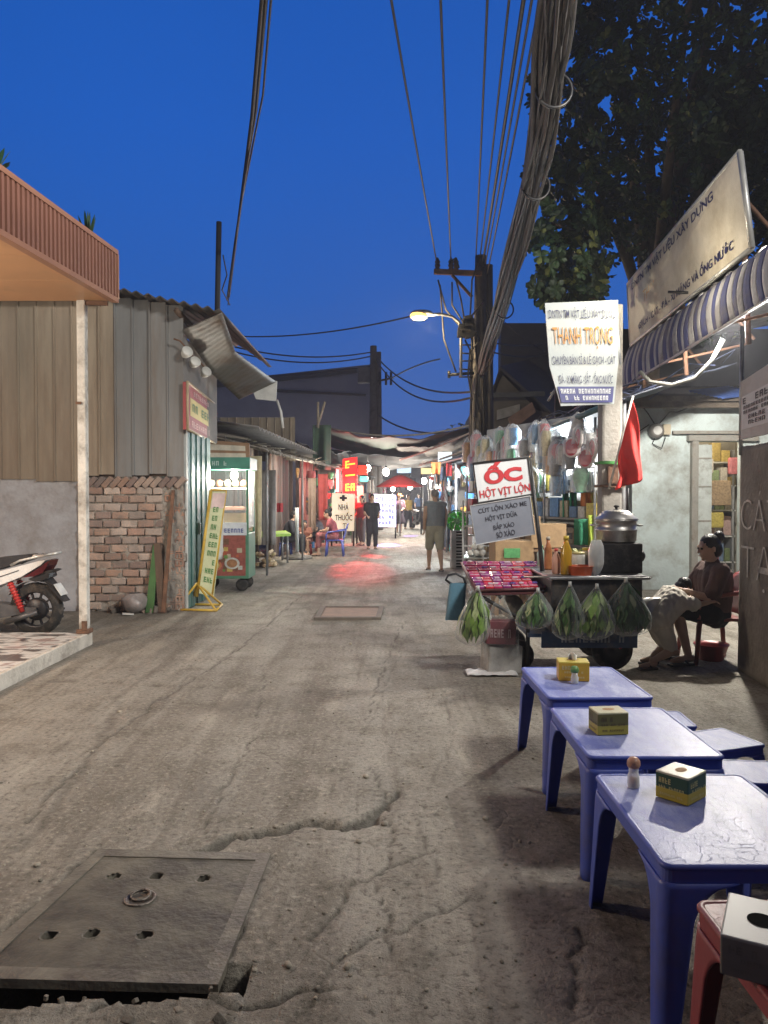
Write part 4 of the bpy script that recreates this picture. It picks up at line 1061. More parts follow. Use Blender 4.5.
# ================================================================= TABLES AND STOOLS
def rrect(hx, hy, r, n=5):
    out = []
    for cx, cy, a0 in ((hx - r, hy - r, 0), (-hx + r, hy - r, 90), (-hx + r, -hy + r, 180), (hx - r, -hy + r, 270)):
        for k in range(n + 1):
            a = math.radians(a0 + 90 * k / n); out.append((cx + r * math.cos(a), cy + r * math.sin(a)))
    return out
def loft(mb, rings, cap0=True, cap1=True, smooth=True):
    n = len(rings[0]); vs = [p for r in rings for p in r]
    fs = [(i * n + k, i * n + (k + 1) % n, (i + 1) * n + (k + 1) % n, (i + 1) * n + k) for i in range(len(rings) - 1) for k in range(n)]
    if cap0: fs.append(tuple(reversed(range(n))))
    if cap1: fs.append(tuple((len(rings) - 1) * n + k for k in range(n)))
    mb.add(vs, fs, smooth); return mb
def top_mat(name, col, pat, lines):
    m = bpy.data.materials.new(name); m.use_nodes = True
    N = m.node_tree.nodes; L = m.node_tree.links; b = N['Principled BSDF']
    tc = N.new('ShaderNodeTexCoord'); P = tc.outputs['Object']
    n1 = N.new('ShaderNodeTexNoise'); n1.inputs['Scale'].default_value = 5; n1.inputs['Detail'].default_value = 7; L.new(P, n1.inputs['Vector'])
    wv = N.new('ShaderNodeTexVoronoi'); wv.feature = 'DISTANCE_TO_EDGE'; wv.inputs['Scale'].default_value = pat
    ad = N.new('ShaderNodeVectorMath'); ad.operation = 'MULTIPLY_ADD'; ad.inputs[1].default_value = (.25, .25, 0); L.new(n1.outputs['Color'], ad.inputs[0]); L.new(P, ad.inputs[2]); L.new(ad.outputs[0], wv.inputs['Vector'])
    cr = N.new('ShaderNodeMapRange'); cr.inputs['From Max'].default_value = .025; L.new(wv.outputs['Distance'], cr.inputs['Value'])
    cx = N.new('ShaderNodeMix'); cx.data_type = 'RGBA'; cx.inputs['A'].default_value = (*[q * .76 for q in col], 1); cx.inputs['B'].default_value = (*col, 1); L.new(cr.outputs[0], cx.inputs['Factor'])
    # scuffs: pale wear from wiping
    n2 = N.new('ShaderNodeTexNoise'); n2.inputs['Scale'].default_value = 9; n2.inputs['Detail'].default_value = 9; n2.inputs['Roughness'].default_value = .75
    mp = N.new('ShaderNodeMapping'); mp.inputs['Scale'].default_value = (1, .35, 1); mp.inputs['Rotation'].default_value = (0, 0, .5); L.new(P, mp.inputs[0]); L.new(mp.outputs[0], n2.inputs['Vector'])
    sr = N.new('ShaderNodeMapRange'); sr.inputs['From Min'].default_value = .42; sr.inputs['From Max'].default_value = .62; sr.inputs['To Max'].default_value = .85; L.new(n2.outputs[0], sr.inputs['Value'])
    c2 = N.new('ShaderNodeMix'); c2.data_type = 'RGBA'; c2.inputs['B'].default_value = (*lines, 1); L.new(sr.outputs[0], c2.inputs['Factor']); L.new(cx.outputs['Result'], c2.inputs['A'])
    L.new(c2.outputs['Result'], b.inputs['Base Color'])
    rr = N.new('ShaderNodeMapRange'); rr.inputs['To Min'].default_value = .30; rr.inputs['To Max'].default_value = .62; L.new(n2.outputs[0], rr.inputs['Value']); L.new(rr.outputs[0], b.inputs['Roughness'])
    bp = N.new('ShaderNodeBump'); bp.inputs['Strength'].default_value = .3; bp.inputs['Distance'].default_value = .003
    m2 = N.new('ShaderNodeMath'); m2.operation = 'MULTIPLY_ADD'; m2.inputs[1].default_value = .5; L.new(n2.outputs[0], m2.inputs[0]); L.new(cr.outputs[0], m2.inputs[2])
    L.new(m2.outputs[0], bp.inputs['Height']); L.new(bp.outputs[0], b.inputs['Normal'])
    b.inputs['Specular IOR Level'].default_value = .55
    return m
def leg_mesh(hx, hy, zA, splay, sx, sy, w0, wa, wf, ah, r=.03, th=.006):
    """one L-shaped leg of a moulded plastic table: an arched skirt half on each side of the corner"""
    nz = 16; ns = 14; vs = []
    zs = [zA - ah * (k / 8) ** 1.0 for k in range(9)] + [zA - ah - (zA - ah) * k / 7 for k in range(1, 8)]
    for z in zs:
        t = min(1, (zA - z) / ah); w = w0 + (wa - w0) * (1 - math.sqrt(max(0, 1 - (1 - t) ** 2)))
        if z < zA - ah: w = w0 + (wf - w0) * (1 - z / (zA - ah))
        o = splay * (1 - z / zA); X = hx + o; Y = hy + o
        arc = r * PI / 2; path = []
        for k in range(ns + 1):
            s_ = (k / ns * 2 - 1); L_ = w
            d = s_ * L_
            if abs(d) <= arc / 2:
                a = PI / 4 + d / r; path.append((X - r + r * math.cos(a), Y - r + r * math.sin(a)))
            elif d < 0: path.append((X, Y - r - (-d - arc / 2)))
            else: path.append((X - r - (d - arc / 2), Y))
        vs += [(px * sx, py * sy, z) for px, py in path]
    W = ns + 1
    fs = [(i * W + j, i * W + j + 1, (i + 1) * W + j + 1, (i + 1) * W + j) for i in range(len(zs) - 1) for j in range(ns)]
    if sx * sy < 0: fs = [tuple(reversed(f)) for f in fs]
    mb = MB(); mb.add(vs, fs, True); return solidify(mb, th)
def moulded(root, hx, hy, H, apron, body_m, top_m, w0, wa, wf, ah, splay, rr=.035, lip=.006):
    mb = MB(); z = lambda ring, zz: [(x, y, zz) for x, y in ring]
    R = rrect(hx + lip, hy + lip, rr); R1 = rrect(hx + lip - .004, hy + lip - .004, rr - .003); R2 = rrect(hx - .008, hy - .008, rr - .012)
    loft(mb, [z(R1, H - .017), z(R, H - .012), z(R, H - .005), z(R1, H), z(R2, H), z(rrect(hx - .011, hy - .011, rr - .014), H - .002)], True, False)
    part('rim', mb, body_m, root)
    mb = MB(); n = 28; RR = rrect(hx - .0112, hy - .0112, rr - .014)
    loft(mb, [z(RR, H - .006), z(RR, H - .0022)], True, True, False); part('top', mb, top_m, root)
    zA = H - .017 - apron
    mb = MB(); a0 = rrect(hx, hy, rr - .004); a1 = rrect(hx - .007, hy - .007, rr - .01)
    loft(mb, [z(a1, H - .0175), z(a1, zA), z(a0, zA), z(a0, H - .0175)], False, False, False); part('apron', mb, body_m, root)
    for sx in (-1, 1):
        for sy in (-1, 1): part('leg', leg_mesh(hx, hy, zA, splay, sx, sy, w0, wa, wf, ah), body_m, root)
blue_p = mat('blue_plastic', (.062, .10, .44), .42, .12, 4, .06, 30, dirt=((.09, .10, .25), .3, 5))
blue_t = top_mat('blue_table_top', (.17, .21, .54), 27, (.44, .49, .72))
red_p = mat('red_plastic', (.25, .05, .055), .42, .15, 4, .06, 30, dirt=((.14, .04, .04), .3, 5))
red_t = top_mat('red_table_top', (.27, .06, .07), 30, (.45, .28, .28))
HX, HY, TH = .265, .345, .488
def table(label, x, y, rz, body, top, group='plastic tables in a row at the kerb'):
    t = thing('table', label, 'table', (x, y, 0), rz, group)
    moulded(t, HX, HY, TH, .035, body, top, .075, .20, .045, .13, .018); return t
T3 = table('largest blue plastic table, holding a green and yellow tissue box and a glass shaker', 1.035, 2.435, 0.0, blue_p, blue_t)
T2 = dup(T3, (1.062, 3.315, 0), .0, 'middle blue plastic table with a single tissue box at its centre')
T1 = dup(T3, (1.085, 4.19, 0), .02, 'blue plastic table closest to the snack cart with an orange tissue box')
T4 = table('dark red plastic table holding a white tissue box', 1.045, 1.56, .0, red_p, red_t)
stool_t = top_mat('blue_stool_top', (.10, .14, .50), 42, (.24, .30, .62))
for n_ in stool_t.node_tree.nodes:
    if n_.type == 'BSDF_PRINCIPLED': n_.inputs['Specular IOR Level'].default_value = .3
def stool(label, x, y, rz):
    t = thing('stool', label, 'stool', (x, y, 0), rz, 'blue plastic stools beside the tables')
    moulded(t, .145, .145, .275, .03, blue_p, stool_t, .05, .12, .035, .07, .02, .03); return t
S = stool('blue plastic stool at the far end beside the middle blue table', 1.53, 4.22, -.05)
dup(S, (1.70, 3.86, 0), .33, 'turned blue plastic stool standing farthest from the tables')
dup(S, (1.655, 3.40, 0), -.12, 'blue plastic stool between the turned stool and the largest table')
dup(S, (1.70, 2.93, 0), .1, 'blue plastic stool mostly out of the picture beside the largest blue table')

# tissue boxes
def box_print(name, side, top, band):
    m = bpy.data.materials.new(name); m.use_nodes = True
    N = m.node_tree.nodes; L = m.node_tree.links; b = N['Principled BSDF']
    tc = N.new('ShaderNodeTexCoord'); sp = N.new('ShaderNodeSeparateXYZ'); L.new(tc.outputs['Generated'], sp.inputs[0])
    n = N.new('ShaderNodeTexNoise'); n.inputs['Scale'].default_value = 14; L.new(tc.outputs['Object'], n.inputs['Vector'])
    r = N.new('ShaderNodeValToRGB'); r.color_ramp.interpolation = 'CONSTANT'; e = r.color_ramp.elements
    e[0].position = 0; e[0].color = (*band, 1); e[1].position = .42; e[1].color = (*side, 1); q = e.new(.93); q.color = (*top, 1)
    L.new(sp.outputs['Z'], r.inputs[0])
    mx = N.new('ShaderNodeMix'); mx.data_type = 'RGBA'; mx.blend_type = 'MULTIPLY'; mx.inputs['Factor'].default_value = .5
    L.new(r.outputs[0], mx.inputs['A']); L.new(n.outputs['Color'], mx.inputs['B']); L.new(r.outputs[0], b.inputs['Base Color'])
    b.inputs['Roughness'].default_value = .42
    return m
def tissue_box(label, loc, rz, w_, d_, h_, m, letter_m, open_m, words):
    t = thing('tissue_box', label, 'tissue box', loc, rz, 'tissue boxes on the tables')
    part('carton', MB().box((0, 0, h_ / 2), (w_, d_, h_), None, .004), m, t)
    vs = [(w_ * .20 * math.cos(a), d_ * .15 * math.sin(a), h_ + .0012) for a in [k * PI / 12 for k in range(24)]]
    part('opening', MB().add(vs, [tuple(range(24))]), open_m, t)
    mb = MB()
    for (o, rv, ww) in (((0, -d_ / 2 - .0012, h_ * .5), (1, 0, 0), w_), ((-w_ / 2 - .0012, 0, h_ * .5), (0, -1, 0), d_)):
        M_ = plane_M(o, rv, (0, 0, 1)); Qx = [M_ @ V((sx * ww * .44, sy * h_ * .42, 0)) for sx, sy in ((-1, -1), (1, -1), (1, 1), (-1, 1))]
        scribble(mb, Qx, .06, .5, .62, .86, 4, .0008, None, ry); scribble(mb, Qx, .06, .95, .40, .52, 10, .0008, None, ry); scribble(mb, Qx, .1, .9, .10, .20, 12, .0008, None, ry)
    part('lettering', mb, letter_m, t)
    return t
ltr_y = mat('letter_yellow', (.55, .50, .20), .5, .1); ltr_d = mat('letter_brown', (.10, .07, .03), .5, .1)
hole = mat('carton_hole', (.40, .22, .08), .7, .2); blk = mat('carton_black', (.006, .006, .006), .95, .1, spec=.05)
m3 = box_print('green_yellow_print', (.035, .085, .045), (.52, .50, .38), (.48, .38, .04))
m2_ = box_print('olive_print', (.14, .13, .035), (.50, .47, .30), (.42, .35, .05))
m1_ = box_print('orange_print', (.58, .35, .03), (.62, .50, .10), (.60, .34, .03))
mw_ = box_print('white_print', (.22, .21, .185), (.31, .30, .28), (.21, .20, .175))
tissue_box('green and yellow tissue box turned cornerwise on the largest blue table', (1.0, 2.57, TH), .72, .125, .115, .09, m3, ltr_y, hole, 1)
tissue_box('small olive tissue box on the middle blue table', (.965, 3.29, TH), .10, .135, .11, .095, m2_, ltr_d, hole, 1)
tb = tissue_box('orange tissue box with a tissue sticking out on the table closest to the cart', (1.045, 4.24, TH), -.12, .165, .12, .105, m1_, mat('letter_cream', (.62, .52, .25), .5), hole, 1)
part('tissue', MB().sheet(lambda u, v: ((u - .5) * .05, .02 * math.sin(u * 7), .105 + .045 * v * (1 - abs(u - .5))), 8, 4, .001), mat('tissue_white', (.72, .72, .7), .9), tb)
tissue_box('white tissue box with a black opening on the dark red table', (.825, 1.66, TH), -.50, .15, .20, .085, mw_, mat('letter_grey', (.20, .19, .165), .6), blk, 1)
# shakers
def shaker(label, loc, capm, fill, h=.075):
    t = thing('shaker', label, 'shaker', loc)
    part('glass_jar', MB().lathe([(.019, 0), (.021, .006), (.020, h * .55), (.016, h * .75), (.017, h)], (0, 0, 0), 18), glassy('jar_glass', alpha=.35), t)
    part('spice', MB().lathe([(.0165, .004), (.017, .02), (.0165, h * .45)], (0, 0, 0), 14), fill, t)
    part('lid', MB().lathe([(.020, h), (.023, h + .008), (.022, h + .022), (.014, h + .033), (.0, h + .035)], (0, 0, 0), 18), capm, t)
shaker('glass shaker with a reddish lid beside the green and yellow tissue box', (.868, 2.655, TH), mat('lid_copper', (.50, .27, .18), .4, .3, 30), mat('spice_brown', (.4, .22, .12), .8, .4, 60), .07)
shaker('small shaker with a green lid in front of the orange tissue box', (1.03, 4.135, TH), mat('lid_green', (.12, .26, .08), .4), mat('spice_pale', (.5, .45, .38), .8, .3, 60), .06)

# ================================================================= SNACK CART
t = thing('snack_cart', 'dark metal street snack cart with a slanted front tray and two wheels', 'cart', (0, 0, 0))
dk = mat('cart_dark', (.045, .045, .048), .5, .35, 4, .25, dirt=((.15, .12, .09), .35, 5), metal=.3)
part('cabinet', MB().box((1.77, 6.78, .585), (.76, .80, .44), bev=.012), dk, t)
ct = part('counter', MB().box((1.785, 6.78, .818), (.84, .88, .022), bev=.006), steel, t)
tr = [V((.79, 6.52, .685)), V((1.36, 6.52, .70)), V((1.74, 7.5, .835)), V((.76, 7.5, .835))]
mb = MB().quadbox([p - V((0, 0, .012)) for p in tr], (0, 0, -.02))
for k in range(4): mb.tube([tr[k] + V((0, 0, .012)), tr[(k + 1) % 4] + V((0, 0, .012))], .014, 6)
part('tray', mb, mat('tray_dark', (.10, .03, .035), .5, .3, 5), t)
mb = MB().tube([(.80, 6.55, .66), (1.22, 6.55, .42)], .018, 6).tube([(.78, 7.4, .80), (1.25, 7.4, .42)], .018, 6).tube([(1.22, 6.5, .66), (1.22, 6.5, .03)], .018, 6).tube([(1.22, 7.2, .76), (1.22, 7.2, .03)], .018, 6)
part('support', mb, dk, t)
mb = MB().box((1.72, 6.42, .30), (.80, .03, .14), (.06, 0, 0)).box((1.66, 6.8, .33), (.9, .75, .03)); part('skirt_board', mb, mat('skirt_blue', (.025, .06, .14), .5, .3, 6, .15, dirt=((.12, .1, .08), .3, 6)), t)
mb = MB(); scribble(mb, [V((1.45, 6.40, .25)), V((2.05, 6.40, .25)), V((2.05, 6.395, .36)), V((1.45, 6.395, .36))], .05, .95, .25, .75, 9, .006, None, ry); part('lettering', mb, mat('skirt_letter', (.3, .34, .4), .6), t)
RX = Matrix.Rotation(PI / 2, 3, 'X')
def cwheel(x, y, r, axis='y'):
    R = Matrix.Rotation(PI / 2, 3, 'Y') @ Matrix.Identity(3) if axis == 'x' else RX
    e = part('wheel', MB().lathe([(r * .72, -.04), (r * .92, -.045), (r, -.02), (r, .02), (r * .92, .045), (r * .72, .04)], (x, y, r), 30, R, caps=False), rubber, t)
    part('rim', MB().lathe([(r * .73, -.03), (r * .3, -.035), (.01, -.045), (.01, .045), (r * .3, .035), (r * .73, .03)], (x, y, r), 24, R), dk, e)
    return e
ew = cwheel(1.97, 6.62, .175); cwheel(1.16, 6.60, .13); cwheel(1.97, 7.15, .175); cwheel(1.2, 7.2, .13)
mb = MB(); 
for k in range(5): a = .5 + k * .5; mb.box((1.955 + .09 * math.cos(a), 6.565, .17 + .09 * math.sin(a)), (.05, .02, .03), (0, -a, 0))
part('reflector', mb, mat('reflector_red', (.5, .02, .03), .3), ew)
mb = MB()
for y in (6.36, 7.2): mb.tube([(1.16, y, .83), (2.22, y, .83)], .010, 6)
part('rail', mb, steel, ct)
# packets of snails on the tray
pk = mat('packet_film', (.3, .05, .08), .25, .3, 20, .3, 25, vcol=True, coat=.3)
pcs = []
rp = random.Random(12)
nr, nc = 5, 8
for j in range(nr):
    for i in range(nc):
        u = (i + .5) / nc; v = (j + .5) / nr
        p = lerp(lerp(tr[0], tr[1], u), lerp(tr[3], tr[2], u), v)
        if p.x > 1.62 or (p.x > 1.34 and p.y < 7.18): continue
        c = rp.choice([(.52, .03, .05), (.44, .02, .05), (.56, .06, .06), (.26, .03, .16), (.46, .03, .12)])
        wv = lerp(tr[1] - tr[0], tr[2] - tr[3], v).length / nc
        mb = MB().box((0, 0, .018), (wv * .93, .165, .034), None, .008, c)
        mb.box((0, -.06, .036), (wv * .8, .012, .006), None, 0, (.5, .42, .46)).box((rp.uniform(-.02, .02), .02, .038), (wv * .5, .05, .008), (0, 0, rp.uniform(-.3, .3)), 0, rp.choice([(.50, .16, .18), (.12, .06, .22), (.5, .38, .40)]))
        o = one('food_packet', 'flat red and purple food packet lying in rows on the cart tray', 'packet', mb, pk, 'food packets in rows on the cart tray', p + V((0, 0, .0)))
        o.rotation_euler = (math.atan2(.14, .98), 0, rp.uniform(-.06, .06))
# signs on the cart
t = thing('menu_sign', 'white snack sign with red lettering above a grey handwritten board on a tilted post', 'sign')
yS = 6.85
part('post', MB().tube([at(545, 603, yS), at(540, 545, yS), at(529, 457, yS)], .02, 8), black, t)
Q = [at(478, 503, yS - .03), at(532.5, 494.5, yS - .03), at(528, 457, yS - .03), at(473, 463.5, yS - .03)]
wb = part('board', MB().quadbox(Q, (0, .02, 0)), mat('snack_white', (.80, .82, .82), .4, .05, 4, .03, emit=None), t)
part('frame', MB().tube([q - V((0, .004, 0)) for q in Q], .012, 6, closed=True), black, wb)
mb = MB(); quad_text(mb, 'ỐC', Q, .17, .86, .42, .97, .006, 0, .055)
quad_text(mb, 'HỘT VỊT LỘN', Q, .05, .97, .05, .37, .006, 0, .012)
part('lettering', mb, mat('snack_red', (.62, .05, .06), .5, .12, 8, 0), wb)
Q2 = [at(476, 545, yS - .05), at(535, 534, yS - .05), at(530, 496, yS - .05), at(470, 506, yS - .05)]
gb = part('grey_board', MB().quadbox(Q2, (0, .015, 0)), mat('slate_grey', (.24, .26, .31), .55, .15, 4, .05), t)
part('frame', MB().tube([q - V((0, .003, 0)) for q in Q2], .006, 6, closed=True), mat('frame_pale', (.5, .5, .5), .5), gb)
mb = MB()
for s, u0, u1, v0 in (('CÚT LỘN XÀO ME', .12, .93, .74), ('HỘT VỊT DỮA', .22, .75, .51), ('BẮP XÀO', .33, .68, .29), ('SÒ XÀO', .36, .67, .07)): quad_text(mb, s, Q2, u0, u1, v0, v0 + .19, .004, 0, .008)
part('lettering', mb, mat('slate_letter', (.035, .035, .05), .6), gb)
# stove and steamer
t = thing('stove', 'black square charcoal stove on the cart counter under the steel pot', 'stove', (2.06, 6.82, .83))
part('firebox', MB().box((0, 0, .13), (.36, .36, .26), bev=.015), mat('soot', (.014, .014, .015), .7, .4, 8, .4, dirt=((.09, .08, .07), .3, 8)), t)
part('knob', MB().lathe([(.045, 0), (.05, .03), (.02, .05)], (.20, -.02, .14), 16, Matrix.Rotation(PI / 2, 3, 'Y')), black, t)
t = thing('steamer_pot', 'large dented steel steamer pot with a domed lid on the black stove', 'pot', (2.055, 6.80, 1.092))
alu = mat('old_aluminium', (.52, .51, .49), .38, .25, 4, .15, 12, metal=.85, dirt=((.16, .13, .10), .4, 4))
part('pot_body', MB().lathe([(.15, 0), (.172, .015), (.175, .10), (.182, .106), (.182, .116), (.172, .12), (.172, .185), (.186, .19), (.186, .20)], (0, 0, 0), 34), alu, t)
ld_ = part('lid', MB().lathe([(.188, .201), (.186, .21), (.15, .235), (.145, .25), (.125, .255), (.12, .268), (.09, .28), (.03, .29), (.0, .291)], (0, 0, 0), 34), alu, t)
part('knob', MB().lathe([(.012, .29), (.012, .305), (.026, .312), (.022, .325), (0, .328)], (0, 0, 0), 14), black, ld_)
for s_ in (-1, 1): part('handle', MB().tube([(s_ * .172, -.05, .15), (s_ * .215, -.04, .15), (s_ * .215, .04, .15), (s_ * .172, .05, .15)], .009, 7), alu, t)
t = thing('saucepan', 'small grey saucepan hanging at the street-wall end of the cart', 'pan', at(653, 611, 6.75))
part('pan_body', MB().lathe([(.0, .10), (.10, .10), (.115, .08), (.12, -.06), (.128, -.065), (.122, -.07), (.0, -.06)], (0, 0, 0), 26, Euler((1.3, .5, 0)).to_matrix(), caps=False), alu, t)
part('handle', MB().tube([(-.10, 0, .04), (-.17, .02, .10), (-.22, .03, .16)], .012, 6), black, t)
# bottles and jars on the counter
def bottle(label, px, Y, h, r, m, capm, z=.83, name='bottle'):
    p = at(px, 580, Y); t = thing(name, label, name, (p.x, Y, z))
    part('bottle_body' if name == 'bottle' else 'jar_body', MB().lathe([(r * .9, 0), (r, .01), (r, h * .62), (r * .45, h * .82), (r * .4, h * .9)] if name == 'bottle' else [(r * .9, 0), (r, .01), (r, h * .85), (r * .85, h * .9)], (0, 0, 0), 18), m, t)
    part('cap', MB().lathe([(r * (.5 if name == 'bottle' else .95), h * .9), (r * (.5 if name == 'bottle' else .95), h), (0, h)], (0, 0, 0), 16), capm, t)
bottle('tall bottle of yellow cooking oil on the cart counter', 566, 6.55, .33, .048, mat('oil_yellow', (.62, .36, .03), .15, .1, 6, .02, trans=.3), mat('cap_yellow', (.6, .45, .05), .4))
bottle('slim orange sauce bottle behind the sign post on the cart', 548, 7.0, .30, .036, mat('sauce_orange', (.5, .2, .08), .3, .3, 8), mat('cap_pale', (.6, .55, .45), .4))
bottle('pinkish squeeze bottle beside the yellow oil bottle', 556, 6.6, .22, .035, mat('sauce_pink', (.55, .3, .22), .35, .2, 8), mat('cap_red', (.5, .06, .05), .4))
bottle('green capped bottle at the back edge of the cart tray', 541, 7.3, .2, .04, mat('bottle_mint', (.30, .45, .38), .3, .2, 8), mat('cap_green', (.08, .3, .12), .4))
bottle('white jar with red print behind the red tub', 578, 6.85, .17, .06, mat('jar_white', (.6, .58, .52), .4, .3, 14), mat('cap_straw', (.55, .48, .2), .4), name='jar')
bottle('pale jar with a yellow lid beside the clear cup stack', 588, 6.95, .2, .055, mat('jar_cream', (.58, .52, .42), .4, .3, 14), mat('cap_yellow', (.6, .45, .05), .4), name='jar')
one('tub', 'orange red plastic tub on the cart counter', 'tub', MB().lathe([(.085, 0), (.10, .075), (.108, .08), (.104, .082), (.095, .07), (.08, .03), (0, .03)], (0, 0, 0), 28, caps=False), mat('tub_red', (.55, .10, .03), .35, .1, 5), None, (at(581, 580, 6.5).x, 6.5, .83))
one('cup_stack', 'stack of clear plastic cups in a bag beside the steel pot', 'cups', MB().sheet(bag_fn(9, .07, .30), 20, 12), glassy('clear_film', alpha=.28), None, (at(596, 580, 6.5).x, 6.5, .83))
for k, (px, py, lab, c) in enumerate(((571, 524, 'yellow green bag of limes behind the jars on the cart', (.42, .5, .10)), (586, 541, 'lime coloured bag beside the steel pot', (.45, .5, .12)))):
    one('produce_bag', lab, 'bag', MB().sheet(bag_fn(20 + k, .085, .19), 20, 10), mat('lime_bag', (.45, .5, .1), .4, .4, 14, .4), None, V((at(px, py, 7.05).x, 7.05, .83)))
# bags of herbs hanging from the rail
herb = mat('herb_green', (.05, .13, .03), .5, .3, 20, .1, vcol=True)
film = glassy('bag_film', (.85, .9, .88), .16, .015)
def herb_bag(label, pxt, pyt, pxb, pyb, wpx, Y, seed, pale=1.0, dark=1.0, n=130):
    a = at(pxt, pyt, Y); b = at(pxb, pyb, Y); w_ = wpx / F * Y; r = random.Random(seed); L_ = a.z - b.z
    t = thing('herb_bag', label, 'bag', a, 0, 'bags of herbs hanging on the cart rail')
    def prof(v): return .012 + (w_ / 2) * (math.sin(min(1, v * 1.12) * PI * .60) ** 1.2) * (1 if v < .85 else max(.25, 1 - ((v - .85) / .15) ** 2 * .75))
    def fn(u, v):
        q = 2 * PI * u; rr = prof(v) * (1 + .10 * math.sin(q * 5 + seed) * (1 - v) + .10 * noise.noise(V((math.cos(q) * 2, math.sin(q) * 2, v * 4 + seed))))
        return ((b.x - a.x) * v + rr * math.cos(q), rr * .62 * math.sin(q), -L_ * v)
    part('film', MB().sheet(fn, 26, 16), film, t)
    mb = MB()
    for k in range(n):
        v0 = r.uniform(.05, .65); v1 = min(.97, v0 + r.uniform(.2, .4)); q0 = r.uniform(0, 2 * PI); s0 = r.uniform(.2, .97)
        p = [V(((b.x - a.x) * vv + prof(vv) * s0 * math.cos(q0), prof(vv) * .6 * s0 * math.sin(q0), -L_ * vv)) for vv in (v0, (v0 + v1) / 2, v1)]
        d = V((math.cos(q0 + r.uniform(.6, 2.4)), math.sin(q0 + 1.5), r.uniform(-.4, .4))).normalized() * w_ * r.uniform(.05, .12)
        g_ = r.uniform(.55, 1.5); c = (.045 * g_ * pale * dark, .125 * g_ * dark * (.7 + .3 * pale), .025 * g_ * dark)
        if r.random() < .15 * pale: c = (.28 * dark, .34 * dark, .16 * dark)
        mb.add([p[0], p[1] - d, p[2], p[1] + d], [(0, 1, 2, 3)], False, c)
    part('herbs', mb, herb, t)
    part('knot', MB().tube([(0, 0, .02), (0, 0, -.02)], .014, 7), mat('knot_film', (.5, .52, .5), .4), t)
    return t
herb_bag('pale green leafy stalks in a clear bag at the street end of the cart', 478, 588, 472, 645, 34, 6.42, 1, 2.2, 1.3)
herb_bag('bag of long green herbs hanging beside the sign post', 538, 590, 533, 629, 36, 6.28, 2, 1.0, 1.0)
herb_bag('narrow bag of herbs hanging under the yellow oil bottle', 570, 584, 568, 640, 30, 6.24, 3, 1.1, .9)
herb_bag('clear bag with bright lettuce hanging under the red tub', 597, 586, 591, 640, 42, 6.24, 4, 1.9, 1.6, 90)
herb_bag('largest dark green bag of herbs hanging below the black stove', 626, 580, 628, 636, 46, 6.26, 5, .6, .65, 190)
t = thing('shopping_bag', 'blue bag with a black handle hanging on the street end of the cart', 'bag', at(458, 583, 6.95))
def bagb(u, v):
    q = 2 * PI * u; s_ = 1 - .12 * v; fl = .055 * (1 - .7 * v)
    return (.085 * math.copysign(abs(math.cos(q)) ** .5, math.cos(q)) * s_ - .03 * (1 - v), fl * math.copysign(abs(math.sin(q)) ** .6, math.sin(q)), -.36 * (1 - v) * .92 + .01 * noise.noise(V((u * 8, v * 5, 0))))
part('bag_body', MB().sheet(bagb, 28, 12), mat('bag_blue', (.07, .17, .24), .5, .25, 6, .4, 14), t)
part('handle', MB().tube([(-.06, 0, -.01), (-.11, 0, .03), (-.09, 0, .07), (-.02, 0, .085), (.05, 0, .05), (.07, 0, -.01)], .012, 7), black, t)
t = thing('carrier_bag', 'clear carrier bag holding a dark red printed box below the cart tray', 'bag', at(500, 596, 6.45))
part('film', MB().sheet(lambda u, v: (.16 * math.cos(2 * PI * u) * (.15 + .85 * min(1, v * 1.8)) * (1 + .08 * noise.noise(V((u * 6, v * 4, 3)))), .09 * math.sin(2 * PI * u) * (.2 + .8 * min(1, v * 1.8)), -.50 * v), 26, 14), film, t)
part('printed_box', MB().box((.0, 0, -.30), (.25, .12, .20), (0, .06, .1), .01), mat('box_wine', (.17, .045, .055), .5, .3, 7, .2), t)
mb = MB(); scribble(mb, [V((-.10, -.072, -.36)), V((.10, -.052, -.37)), V((.10, -.052, -.25)), V((-.10, -.072, -.24))], .05, .95, .2, .8, 6, .004, None, ry); part('lettering', mb, mat('letter_rose', (.42, .3, .3), .6), t)
one('foam_box', 'grey crumpled carton under the carrier bag below the cart', 'box', MB().box((0, 0, .12), (.30, .24, .24), (0, .05, .2), .02), mat('foam_grey', (.36, .35, .33), .8, .3, 7, .4), None, (1.0, 6.55, 0))
one('white_sheet', 'crumpled white plastic sheet on the ground under the cart', 'sheet', MB().sheet(lambda u, v: ((u - .5) * .42, (v - .5) * .20, .02 + .03 * abs(noise.noise(V((u * 5, v * 4, 1))))), 18, 10, .002), mat('white_plastic', (.66, .66, .66), .4, .15, 8), None, (.90, 6.42, 0))
one('dry_food_bag', 'open white bag of dried food below the pale green stalks', 'bag', MB().sheet(bag_fn(31, .10, .2), 18, 9), mat('bag_white', (.5, .46, .38), .5, .5, 10, .4), None, (1.12, 6.75, .42))
# ================================================================= POLES, CABLES, TREE
pole_c = mat('weathered_pole', (.20, .18, .16), .85, .3, 3, .4, 20, dirt=((.08, .07, .06), .5, 3))
cab_m = mat('old_cable', (.045, .04, .036), .6, .4, 4, .2)
cab_l = mat('dusty_cable', (.06, .053, .047), .75, .4, 4, .3)
YP = 19.0
pb = at(478, 560, YP); pb.z = 0
t = thing('utility_pole', 'tall concrete utility pole carrying a crossarm and the thick cable bundle', 'pole', (0, 0, 0))
mb = MB().tube([(pb.x, YP, 0), (pb.x + .02, YP, 4), (pb.x + .05, YP, at(0, 256, YP).z)], [.20, .17, .14], 12)
part('shaft', mb, pole_c, t)
mb = MB().tube([(pb.x + .24, YP + .1, 0), (pb.x + .25, YP + .1, at(0, 264, YP).z)], [.17, .11], 10); part('second_shaft', mb, pole_c, t)
ca0, ca1 = at(434, 271, YP - .2), at(482, 273, YP - .2)
